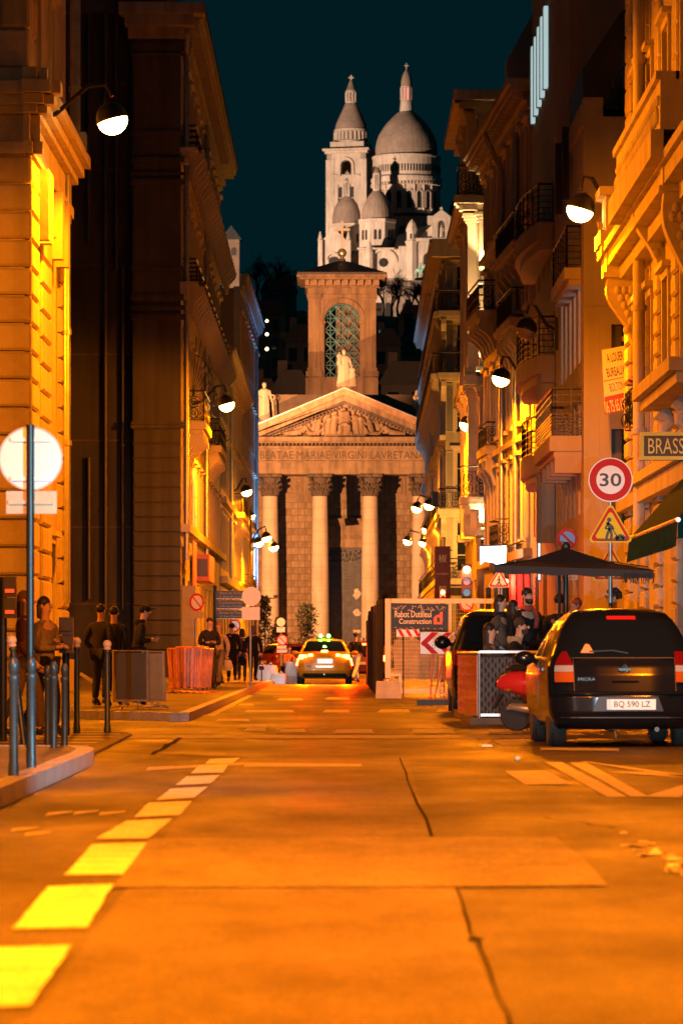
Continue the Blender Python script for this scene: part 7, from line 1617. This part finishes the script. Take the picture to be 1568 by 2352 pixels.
B().box(-26 * s_, 26 * s_, 0, .02, 0, 16 * s_).obj('board', white_s, rb)
for k in range(3): a = (-24 + k * 18) * s_; B().prism([(a, 15.6 * s_), (a + 8 * s_, 15.6 * s_), (a + 17 * s_, .4 * s_), (a + 9 * s_, .4 * s_)], -.006, -.002).obj('stripe', red_s, rb)
B().tube([(-.1, .03, 0), (-.1, .03, -Z(1462, d) + .02)], .015, 5).obj('stake', iron, rb)
# ---------------------------------------------------------------- terrace
tag(B().slab([(1.86, 55.4), (4.05, 55.4), (4.05, 63.8), (1.86, 63.8)], .004, .10).obj('terrace_deck', mat('deck_boards', (.10, .075, .05), .7, var=.25, scale=3)), kind='structure')
ts_ = thing('terrace_screen', 'dark woven terrace screen with silver posts beside the scooter', 'screen', (1.99, 55.6, .10)); weave = mat('woven_plastic', (.035, .032, .03), .6, var=.2, scale=20)
zt_ = Z(1500, 55.6) - .1
for k in range(2):
    x0 = .02 + k * .85
    b = B()
    for i in range(16): xx = x0 + .02 + i * .05; b.tube([(xx + (.006 if j % 2 else -.006), (.01 if (i + j) % 2 else -.01), .06 + j * (zt_ - .1) / 12) for j in range(13)], .018, 5)
    tag(b.obj('woven_panel', weave, ts_), kind='stuff'); B().box(x0, x0 + .83, -.012, .012, .08, zt_ - .06).obj('backing', weave, ts_)
for x in (0, .86, 1.72): B().cyl((x, 0, -.09), (x, 0, zt_), .02, n=10).obj('post', zinc, ts_)
b = B().box(0, 1.72, -.022, .022, zt_, zt_ + .035); b.box(0.02, 1.7, -.02, .02, .02, .06); b.obj('rail', zinc, ts_)
oran = mat('orange_reflective_weave', (.55, .13, .04), .35, var=.3, scale=25, coat=.3); b = B()
for i in range(11): b.tube([(-.02 * i * .9 + (.008 if j % 2 else -.008), .1 + i * .32, .05 + j * (zt_ - .08) / 12) for j in range(13)], .03, 5)
tag(b.obj('side_weave', oran, ts_), kind='stuff'); B().tube([(0, .02, zt_), (-.2, 3.6, zt_)], .025, 6).obj('side_rail', zinc, ts_); B().box(-.03, -.015, .05, 3.5, .03, zt_ - .03).obj('side_backing', oran, ts_).rotation_euler = (0, 0, .05)
pr = thing('parasol', 'half open black terrace parasol on a thick pole', 'parasol', (X(1298, 52.5), 55.9, .10)); dP = 55.9; pr.location.x = X(1298, dP)
zr, za = Z(1304, dP) - .1, Z(1258, dP) - .1; cloth = mat('black_canvas', (.012, .012, .014), .7, var=.2, scale=3)
B().cyl((0, 0, 0), (0, 0, za), .035, n=12).obj('pole', blackp, pr); B().cyl((-.09, .02, 0), (-.09, .02, za - .1), .022, n=8).obj('crank_pole', blackp, pr)
b = B(); wl, wr = -168 * dP / FP, 190 * dP / FP
cor_ = [(wl, -.7, zr + .02), (wr, -.9, zr - .06), (wr * 1.05, .9, zr + .03), (wl * .85, .7, zr + .07)]
for k in range(4):
    p, q_ = Vector(cor_[k]), Vector(cor_[(k + 1) % 4]); ap = Vector((0, 0, za)); n = 8
    for i in range(n):
        u, v = p.lerp(q_, i / n), p.lerp(q_, (i + 1) / n); sag = lambda w_, t: w_ - Vector((0, 0, .06 * sin(pi * t)))
        m0, m1 = ap.lerp(u, .55) - Vector((0, 0, .05)), ap.lerp(v, .55) - Vector((0, 0, .05)); b.add([ap, m0, m1], [(0, 1, 2)]); b.add([m0, u, v, m1], [(0, 1, 2, 3)]); b.add([u, u - Vector((0, 0, .10 + .02 * (i % 2))), v - Vector((0, 0, .10 + .02 * ((i + 1) % 2))), v], [(0, 1, 2, 3)])
b.obj('canopy', cloth, pr)
for c_ in cor_: B().tube([(0, 0, za - .12), c_], .012, 5).obj('rib', blackp, pr)
b = B()
for i in range(60): x = wr - .45 + random.uniform(0, .47); b.tube([(x, -.9, zr - .1), (x + random.uniform(-.02, .02), -.9, zr - random.uniform(.14, .26))], .006, 3)
tag(b.obj('fringe', cloth, pr), kind='stuff'); B().ball((0, 0, za + .02), .07, 10, 7).obj('cap', blackp, pr)
tb = thing('terrace_table', 'small round terrace table with glasses hidden behind the hatchback', 'table', (2.95, 57.2, .10)); B().cyl((0, 0, .72), (0, 0, .75), .32, n=24).obj('top', blackp, tb); B().cyl((0, 0, 0), (0, 0, .72), .03, n=8).obj('leg', iron, tb); B().lathe([(.2, 0), (.19, .02), (.03, .05)], n=18).obj('base', iron, tb)
beer = mat('beer', (.55, .28, .05), .1, var=.1, spec=.8)
for k, (x, y) in enumerate(((2.80, 57.0), (2.93, 57.05), (3.05, 57.1))): 
    g = thing('beer_glass', 'beer glass %s on the terrace table' % ['nearest the bald man', 'in the middle', 'farthest right'][k], 'glass', (x, y, .85), 0, 'beer glasses on the terrace table'); B().lathe([(.03, 0), (.032, .01), (.038, .15), (.036, .15), (.03, .012), (0, .012)], n=14).obj('glass', mat('clear_glass', (.8, .8, .8), .03, var=0, trans=.9), g, True); B().lathe([(0, .014), (.029, .014), (.034, .12), (0, .12)], n=14).obj('beer', beer, g, True)
# ---------------------------------------------------------------- church railings and shrubs
fr_ = thing('railing', 'low black iron railing in front of the church steps', 'railing', (0, 284, .14)); 
for k in range(5):
    b = B(); x0 = -7 + k * 2.9
    for i in range(20): x = x0 + i * .14; b.cyl((x, 0, 0), (x, 0, 1.75), .012, n=4); b.cyl((x, 0, 1.75), (x, 0, 1.9), .02, .001, n=4)
    b.box(x0, x0 + 2.75, -.02, .02, .15, .2); b.box(x0, x0 + 2.75, -.02, .02, 1.55, 1.6); b.obj('rail_panel', iron, fr_); B().cyl((x0 - .07, 0, 0), (x0 - .07, 0, 2.0), .05, n=8).obj('post', iron, fr_)
leafm = [mat('dark_leaf', (.045, .06, .025), .6, var=.3, scale=2), mat('brown_leaf', (.08, .07, .03), .6, var=.3, scale=2)]
def shrub(px, top, bot, d, wpx, label, seed):
    rnd = random.Random(seed); o = thing('shrub', label, 'shrub', (X(px, d), d, .14), 0, 'evergreen shrubs before the church'); s_ = d / FP; h = Z(top, d) - .14; w_ = wpx * s_ * .85
    tb_ = B().tube([(0, 0, 0), (.05, 0, h * .4), (-.03, 0, h * .85)], .05, 6, .02)
    for i in range(9): a = rnd.uniform(0, 6.28); z0 = h * rnd.uniform(.25, .7); tb_.tube([(0, 0, z0), (w_ * .7 * cos(a), w_ * .7 * sin(a), z0 + h * .18)], .02, 4, .008)
    tb_.obj('trunk', bark, o); b = B()
    for i in range(1100):
        t = rnd.random() ** .7; z = h * (.12 + .86 * t); rr = w_ * (1.0 - .75 * t ** 2) * sqrt(rnd.random()) * (.8 + .35 * sin(6 * t + seed)); a = rnd.uniform(0, 6.28); p = Vector((rr * cos(a), rr * sin(a), z))
        u = Vector((rnd.uniform(-1, 1), rnd.uniform(-1, 1), rnd.uniform(-.6, .8))).normalized(); v = u.orthogonal().normalized(); L_ = rnd.uniform(.14, .30); b.add([p, p + u * L_ * .5 + v * L_ * .22, p + u * L_, p + u * L_ * .5 - v * L_ * .22], [(0, 1, 2, 3)])
    b.obj('crown', leafm[seed % 2], o)
shrub(608, 1368, 1500, 270, 46, 'dark evergreen shrub at the left column foot', 1); shrub(705, 1385, 1500, 280, 56, 'brownish bushy shrub at the second column foot', 2); shrub(880, 1358, 1500, 280, 30, 'slim shrub above the hoarding at the third column', 3); shrub(968, 1368, 1500, 280, 34, 'round shrub behind the builders board', 4); shrub(640, 1420, 1500, 268, 30, 'low shrub just right of the left column foot', 5)
# headlight beams of a car standing behind the camera; the hood is the low-beam cut-off
hb = thing('headlights', 'pair of cold car headlights shining up the street from behind', 'headlights', (-.4, -7, .68))
for s in (-1, 1):
    B(TR(s * .6, -.06, 0, 0, -pi / 2)).lathe([(.01, 0), (.09, .02), (.1, .05)], n=16).obj('reflector', chrome, hb, True)
    B().box(s * .6 - .2, s * .6 + .2, -.1, .6, .032, .05).obj('beam_hood', blackp, hb); B().box(s * .6 - .2, s * .6 + .2, .1, .6, -.03, -.011).obj('beam_shield', blackp, hb)  # unseen plates added to keep the beam off high walls and near road
    lamp('SPOT', 'headlight_beam', hb, (s * .6, .05, 0), 30000, (.70, .93, 1.0), .012, radians(11), .7, (s * .6 + 2.6, 60, 1.1))
sl = thing('shop_light', 'cold white shop light on the right beyond the picture edge', 'lamp', (6.6, 17, 2.9))
B().box(-.1, .5, -.6, .6, 0, .35).obj('housing', blackp, sl); B().box(-.12, -.101, -.55, .55, .03, .32).obj('diffuser', glow('cold_shop_face', (.75, .95, 1), 3), sl)
lamp('SPOT', 'shop_beam', sl, (-.2, 0, .1), 13000, (.36, .80, 1.0), .1, radians(24), .8, (-9.2, 14.5, -.6))
# ================================================================ people
skin_m = mat('skin', (.50, .30, .21), .55, var=.06, scale=8); dark_hair = mat('dark_hair', (.012, .009, .007), .6, var=.2, scale=30); red_hair = mat('red_hair', (.22, .05, .02), .6, var=.25, scale=30)
def skinned(name, chains, m, parent, sub=1):
    """chains: lists of (point, radius); the first point of a chain joins an earlier identical point"""
    vs, es, rs, roots, idx = [], [], [], [], {}
    for ch_ in chains:
        prev = None
        for p, r in ch_:
            k = (round(p[0], 4), round(p[1], 4), round(p[2], 4))
            if k not in idx:
                idx[k] = len(vs); vs.append(p); rs.append(r)
                if prev is None: roots.append(idx[k])
            if prev is not None and prev != idx[k]: es.append((prev, idx[k]))
            prev = idx[k]
    me = bpy.data.meshes.new(name); me.from_pydata(vs, es, []); me.update()
    o = put(name, me, parent); md = o.modifiers.new('skin', 'SKIN'); md.use_smooth_shade = True; md.branch_smoothing = .6
    if not me.skin_vertices: return o
    for i, r in enumerate(rs):
        q = me.skin_vertices[0].data[i]; q.radius = r if hasattr(r, '__len__') else (r, r); q.use_root = i in roots
    sb = o.modifiers.new('smooth', 'SUBSURF'); sb.levels = sub; sb.render_levels = sub
    me.materials.append(m)
    return o
def add(a, b_): return tuple(x + y for x, y in zip(a, b_))
def person(label, loc, rz, coat, trousers, hair='short', hair_m=dark_hair, k=1.0, pose='stand', beard=False, long_coat=False, scarf=None, hood=None, bag=None, glasses=False, tag_group=None, step=0.0, lean=0.0):
    P = thing('person', label, 'person', loc, rz, tag_group); P.scale = (k,) * 3
    sit = pose.startswith('sit'); dz = -.42 if sit else 0
    ln = lean
    pel = (0, .0, .95 + dz); sp = (0, -.05 * ln, 1.14 + dz); chs = (0, -.18 * ln - .01, 1.33 + dz); nk = (0, -.30 * ln, 1.48 + dz); hb_ = (0, -.36 * ln - .015, 1.57 + dz); hd_ = (0, -.40 * ln - .02, 1.655 + dz); ht = (0, -.42 * ln - .005, 1.70 + dz)
    sh = {s: (s * .18, -.22 * ln, 1.41 + dz) for s in (-1, 1)}
    if pose == 'phone': el = {s: (s * .25, .0, 1.13) for s in (-1, 1)}; wr = {s: (s * .09, -.25, 1.16) for s in (-1, 1)}
    elif pose == 'drink': pass
    if pose in ('stand', 'walk'):
        el = {s: (s * .24, .03 + s * step * .12, 1.13) for s in (-1, 1)}; wr = {s: (s * .23, -.06 + s * step * .28, .90) for s in (-1, 1)}
    if pose == 'pockets': el = {s: (s * .28, .08, 1.13) for s in (-1, 1)}; wr = {s: (s * .19, -.08, .98) for s in (-1, 1)}
    if pose == 'crossed': el = {s: (s * .25, -.02, 1.12) for s in (-1, 1)}; wr = {s: (s * -.02, -.2, 1.17 + .03 * s) for s in (-1, 1)}
    if pose == 'arm_out': el = {-1: (-.25, .03, 1.13), 1: (.24, -.16, 1.26)}; wr = {-1: (-.2, -.12, .95), 1: (.12, -.38, 1.36)}
    if sit: el = {-1: (-.25, -.18 - .1 * ln, 1.12 + dz), 1: (.24, -.22 - .12 * ln, 1.16 + dz)}; wr = {-1: (-.10, -.42 - .1 * ln, 1.12 + dz), 1: (.08, -.44 - .15 * ln, (1.38 if pose == 'sit_drink' else 1.12) + dz)}
    hip = {s: (s * .095, 0, .92 + dz) for s in (-1, 1)}
    if sit: kn = {s: (s * .14, -.44, .50) for s in (-1, 1)}; an = {s: (s * .14, -.40, .09) for s in (-1, 1)}
    else: kn = {s: (s * .10, -.03 - s * step * .22, .50 + .02 * abs(step)) for s in (-1, 1)}; an = {s: (s * .10, .03 - s * step * .38 + (.1 if s * step < 0 else 0), .09 + (.05 if s * step < 0 else 0)) for s in (-1, 1)}
    toe = {s: add(an[s], (s * .015, -.15, -.045)) for s in (-1, 1)}
    body = [[(pel, (.13, .10)), (sp, (.12, .09)), (chs, (.14, .10)), (nk, .056), (hb_, (.060, .070)), (hd_, (.074, .090)), (ht, (.045, .055))]]
    for s in (-1, 1):
        hdv = (Vector(wr[s]) - Vector(el[s])).normalized(); palm = tuple(Vector(wr[s]) + hdv * .07)
        body.append([(chs, (.14, .10)), (sh[s], .06), (el[s], .042), (wr[s], .028), (palm, (.034, .022))]); body.append([(pel, (.13, .10)), (hip[s], .085), (kn[s], .058), (an[s], .04), (toe[s], .032)])
        side = hdv.orthogonal().normalized(); bend = hdv.cross(side)
        for i in range(4):                            # four fingers and a thumb, each its own chain rooted in the palm
            off = side * (.024 - .016 * i); L_ = (.062, .072, .068, .052)[i]
            a = Vector(palm) + off + hdv * .005; m_ = a + hdv * L_ * .6 - bend * .004; e = m_ + hdv * L_ * .45 - bend * (.022 + .004 * i)
            body.append([(tuple(a), .0095), (tuple(m_), .009), (tuple(e), .0075)])
        a = Vector(wr[s]) + hdv * .035 + side * .026; m_ = a + hdv * .035 + side * .03; e = m_ + hdv * .03 - bend * .01
        body.append([(tuple(a), .011), (tuple(m_), .010), (tuple(e), .008)])
    bo = skinned('body', body, skin_m, P)
    hc = Vector(hd_)
    B().ball((hc.x, hc.y - .092, hc.z - .012), (.013, .02, .024), 8, 6).obj('nose', skin_m, bo, True)
    for s in (-1, 1): B().ball((hc.x + s * .031, hc.y - .078, hc.z + .018), (.008, .006, .005), 8, 6).obj('eye', blk, bo, True); B().ball((hc.x + s * .076, hc.y + .012, hc.z - .005), (.012, .02, .03), 8, 6).obj('ear', skin_m, bo, True)
    B().ball((hc.x, hc.y - .078, hc.z - .055), (.024, .012, .007), 8, 5).obj('mouth', mat('lip', (.35, .13, .10), .5, var=0), bo, True)
    if hair != 'bald':
        b = B(); b.ball((hc.x, hc.y + .034, hc.z + .046), (.086, .082, .084), 14, 10)
        if hair in ('long', 'bob'):
            ln_ = .30 if hair == 'long' else .18
            b.rings([[(hc.x + rx * cos(a), hc.y + .035 + ry * sin(a), hc.z + .02 - ln_ * t) for a in [pi * i / 9 - .25 for i in range(10)]] + [(hc.x + rx * .8 * cos(a), hc.y + .03 + ry * .75 * sin(a), hc.z + .02 - ln_ * t) for a in [pi - pi * i / 9 + .25 for i in range(10)]] for t, rx, ry in ((0, .092, .09), (.4, .098, .085), (.8, .105, .08), (1, .09, .07))])
        if hair == 'curly':
            rnd = random.Random(3)
            for i in range(70):
                a, t = rnd.uniform(0, 6.28), rnd.uniform(-.2, 1.2); v = Vector((cos(a) * cos(t), sin(a) * cos(t), sin(t)))
                if v.y < -.35 and v.z < .5: continue
                b.ball((hc.x + .095 * v.x, hc.y + .02 + .1 * v.y, hc.z + .035 + .1 * v.z), rnd.uniform(.022, .034), 6, 5)
        if hair == 'cap': b.ball((hc.x, hc.y + .0, hc.z + .05), (.094, .10, .075), 14, 8); b.box(hc.x - .06, hc.x + .06, hc.y - .17, hc.y - .06, hc.z + .045, hc.z + .06)
        b.obj('hair' if hair != 'cap' else 'cap', hair_m, bo, True)
    if beard: B().rings([[(hc.x + rx * cos(a), hc.y - .012 + ry * sin(a), hc.z + z) for a in [-pi + pi * i / 8 for i in range(9)] + [0 - .0, -pi]] for z, rx, ry in ((-.04, .070, .060), (-.06, .070, .076), (-.09, .058, .078), (-.115, .035, .055))]).obj('beard', hair_m, bo, True)
    if glasses:
        b = B()
        for s in (-1, 1): b.tube([(hc.x + s * .033 + .024 * cos(t), hc.y - .095, hc.z + .018 + .02 * sin(t)) for t in [i * pi / 5 for i in range(11)]], .004, 4); b.tube([(hc.x + s * .058, hc.y - .092, hc.z + .02), (hc.x + s * .078, hc.y + .01, hc.z + .015)], .003, 4)
        b.obj('glasses', blackp, bo)
    ct = [[(add(pel, (0, 0, -.14 if not sit else -.02)), (.165, .13)), (pel, (.175, .135)), (sp, (.16, .125)), (chs, (.17, .13)), (add(nk, (0, .01, .0)), (.082, .08))]]
    if long_coat and not sit: ct[0] = [((0, .02, .52), (.20, .16)), ((0, .01, .74), (.185, .145))] + ct[0][1:]
    for s in (-1, 1): ct.append([(chs, (.17, .13)), (sh[s], .085), (el[s], .066), (tuple(Vector(el[s]).lerp(Vector(wr[s]), .92)), .05)])
    cc_ = skinned('coat', ct, coat, P)
    tr = []
    for s in (-1, 1): tr.append([(add(pel, (0, 0, -.01)), (.15, .115)), (hip[s], .105), (kn[s], .076), (add(an[s], (0, .0, .03)), .062)])
    skinned('trousers', tr, trousers, P)
    for s in (-1, 1):
        a, t = Vector(an[s]), Vector(toe[s]); B().rings([[(a.x + (t.x - a.x) * q_ + w_ * cos(g), a.y + .05 + (t.y - .02 - a.y - .05) * q_, a.z - .045 + h_ * .5 + h_ * .5 * sin(g) - .035 * (q_ > .5)) for g in [2 * pi * i / 10 for i in range(10)]] for q_, w_, h_ in ((0, .03, .06), (.15, .042, .12), (.5, .045, .11), (.8, .048, .075), (1, .03, .05))]).obj('shoe', blackp, P, True)
    if scarf: B().lathe([(.075, nk[2] - .05), (.10, nk[2] - .02), (.098, nk[2] + .02), (.07, nk[2] + .045)], (nk[0], nk[1]), 14).tube([(.04, nk[1] - .10, nk[2] - .01), (.05, nk[1] - .15, nk[2] - .14), (.04, nk[1] - .14, nk[2] - .28)], .035, 7).obj('scarf', scarf, P, True)
    if hood: B().rings([[(nk[0] + r_ * cos(a), nk[1] + .05 + r_ * .9 * sin(a), nk[2] + z) for a in [2 * pi * i / 14 for i in range(14)]] for z, r_ in ((-.06, .10), (-.03, .12), (.02, .12), (.04, .10), (.01, .085))]).obj('hood', hood, P, True)
    if bag == 'back':
        q_ = B().rings([[(w_ * (abs(cos(a)) ** .6) * (1 if cos(a) > 0 else -1), .2 + d_ * (abs(sin(a)) ** .6) * (1 if sin(a) > 0 else -1), z) for a in [2 * pi * i / 14 for i in range(14)]] for z, w_, d_ in ((1.0, .12, .05), (1.05, .15, .08), (1.3, .15, .08), (1.42, .12, .05))]).obj('backpack', coat, P, True)
    if bag == 'hand':
        x, y, z = wr[1]; q_ = B().rings([[(x + w_ * cos(a), y + d_ * sin(a), z - h_) for a in [2 * pi * i / 12 for i in range(12)]] for h_, w_, d_ in ((.16, .08, .05), (.22, .13, .07), (.36, .14, .08), (.45, .10, .06))]).obj('bag', mat('beige_bag', (.5, .38, .2), .7, var=.1), P, True); B().tube([(x - .08, y, z - .17), (x, y, z - .04), (x + .08, y, z - .17)], .01, 5).obj('bag_strap', blackp, q_)
    if pose == 'phone': B(TR(0, -.335, 1.19, 0, .7)).box(-.038, .038, -.005, .005, -.07, .08).obj('phone', blackp, P)
    return P
C = lambda n, c, v=.25: mat(n, c, .85, var=v, scale=5, bump=.8)
black_c = C('black_coat', (.006, .006, .007)); navy_c = C('navy_coat', (.007, .009, .016)); grey_c = C('grey_coat', (.06, .055, .05)); brown_c = C('brown_jacket', (.10, .075, .05)); beige_c = C('beige_coat', (.42, .31, .19)); jeans = C('dark_jeans', (.03, .035, .05)); black_t = C('black_trousers', (.006, .006, .007)); white_t = C('white_trousers', (.72, .74, .74)); red_sc = C('red_scarf', (.5, .06, .03)); fur = C('fur_trim', (.40, .30, .18)); tan_c = C('tan_sleeve', (.20, .16, .11))
R = radians
def gp(px, d, z=.10): return (X(px, d), d, z)
gt = 'people on the terrace'
person('dark haired person in brown jacket standing sideways left of the bearded man', gp(1148, 58.8), R(70), brown_c, jeans, 'bob', dark_hair, 1.03, 'pockets', scarf=black_c, tag_group=gt)
person('dark haired person half hidden behind the one in the brown jacket', gp(1178, 60.6), R(120), black_c, black_t, 'long', dark_hair, 1.0, 'stand', tag_group=gt)
person('bearded man in dark coat with red collar standing at the terrace', gp(1210, 59.6), R(38), black_c, black_t, 'short', dark_hair, 1.1, 'pockets', True, False, red_sc, tag_group=gt)
person('seated woman with long dark hair behind the terrace screen', gp(1124, 57.0), R(75), grey_c, jeans, 'long', dark_hair, 1.02, 'sit', tag_group=gt)
person('seated man with shaved head and fur collar raising his hand', gp(1172, 57.3), R(72), black_c, jeans, 'short', C('stubble_hair', (.05, .035, .025)), 1.08, 'sit_drink', True, False, None, fur, tag_group=gt, lean=.35)
person('dark figure standing behind the parasol pole', gp(1284, 62.2), R(160), black_c, black_t, 'short', dark_hair, 1.07, 'stand', tag_group=gt)
person('red haired person lifting a hand behind the black hatchback roof', gp(1322, 61), R(-60), black_c, black_t, 'short', red_hair, 1.02, 'arm_out', tag_group=gt)
person('curly haired man with glasses looking left beyond the hatchback roof', gp(1408, 60.5), R(-75), black_c, black_t, 'curly', dark_hair, 1.09, 'stand', False, False, None, None, None, True, gt)
cm = iron
for k, (px, d, lb) in enumerate([(1124, 57.15, 'metal terrace chair under the seated woman'), (1172, 57.45, 'metal terrace chair under the man with the fur collar')]):
    c_ = thing('terrace_chair', lb, 'chair', gp(px, d), R(74), 'terrace chairs'); B().box(-.2, .2, -.2, .2, .43, .455).obj('seat', cm, c_); B().box(-.2, .2, .2, .225, .456, .86).obj('backrest', cm, c_)
    for x in (-.18, .18):
        for y in (-.18, .18): B().cyl((x, y, 0), (x, y, .43), .013, n=6).obj('leg', cm, c_)
gl = 'pedestrians on the left pavement'
person('dark man standing left of the couple before the dark end wall', gp(232, 65.5, .13), R(150), navy_c, black_t, 'short', dark_hair, .98, 'pockets', tag_group=gl)
person('dark figure with backpack standing beside the man at the end wall', gp(262, 66, .13), R(175), black_c, black_t, 'short', dark_hair, .96, 'stand', False, True, None, None, 'back', tag_group=gl)
person('hooded dark figure bending over a bright screen by the end wall', gp(316, 66.5, .13), R(100), black_c, black_t, 'cap', black_c, .98, 'phone', False, True, None, black_c, tag_group=gl, lean=.3)
person('man in black coat looking down at his phone by the street bin', gp(481, 95, .13), R(12), black_c, jeans, 'short', dark_hair, 1.0, 'phone', tag_group=gl, lean=.15)
person('person in pale coat with a bag behind the man with the phone', gp(503, 101, .13), R(-30), beige_c, C('khaki_trousers', (.2, .16, .09)), 'short', C('fair_hair', (.25, .16, .07)), .97, 'walk', False, False, None, None, 'hand', tag_group=gl, step=.5)
person('tall man in long black coat walking away under the no parking sign', gp(533, 118, .13), R(180), black_c, black_t, 'cap', black_c, 1.02, 'walk', False, True, None, None, None, tag_group=gl, step=.35)
person('shorter dark companion beside the tall man in the long coat', gp(556, 119, .13), R(185), navy_c, brown_c, 'bob', dark_hair, .93, 'walk', False, True, tag_group=gl, step=-.4)
person('woman in black coat walking away nearest the kerb', gp(582, 117, .13), R(172), black_c, black_t, 'bob', C('light_brown_hair', (.18, .10, .05)), .97, 'walk', False, False, tag_group=gl, step=.4)
person('woman with long hair passing behind the round sign pole', gp(58, 45, .03), R(80), C('maroon_coat', (.07, .02, .015)), brown_c, 'long', C('auburn_hair', (.10, .05, .025)), .98, 'walk', False, False, tag_group=gl, step=.5)
person('person in tan jacket with dark hair beside the stone corner', gp(103, 46, .03), R(60), tan_c, black_t, 'bob', dark_hair, .95, 'crossed', tag_group=gl, step=.3)
person('pedestrian in white trousers crossing to the right of the taxi', gp(817, 131, 0), R(150), black_c, white_t, 'short', dark_hair, .97, 'walk', tag_group='people in the road', step=.8)
person('crouching figure in orange jacket beside the white builders bags', gp(657, 132, 0), R(40), C('orange_jacket', (.5, .16, .03)), black_t, 'short', dark_hair, .95, 'sit', tag_group='people in the road', lean=.4)
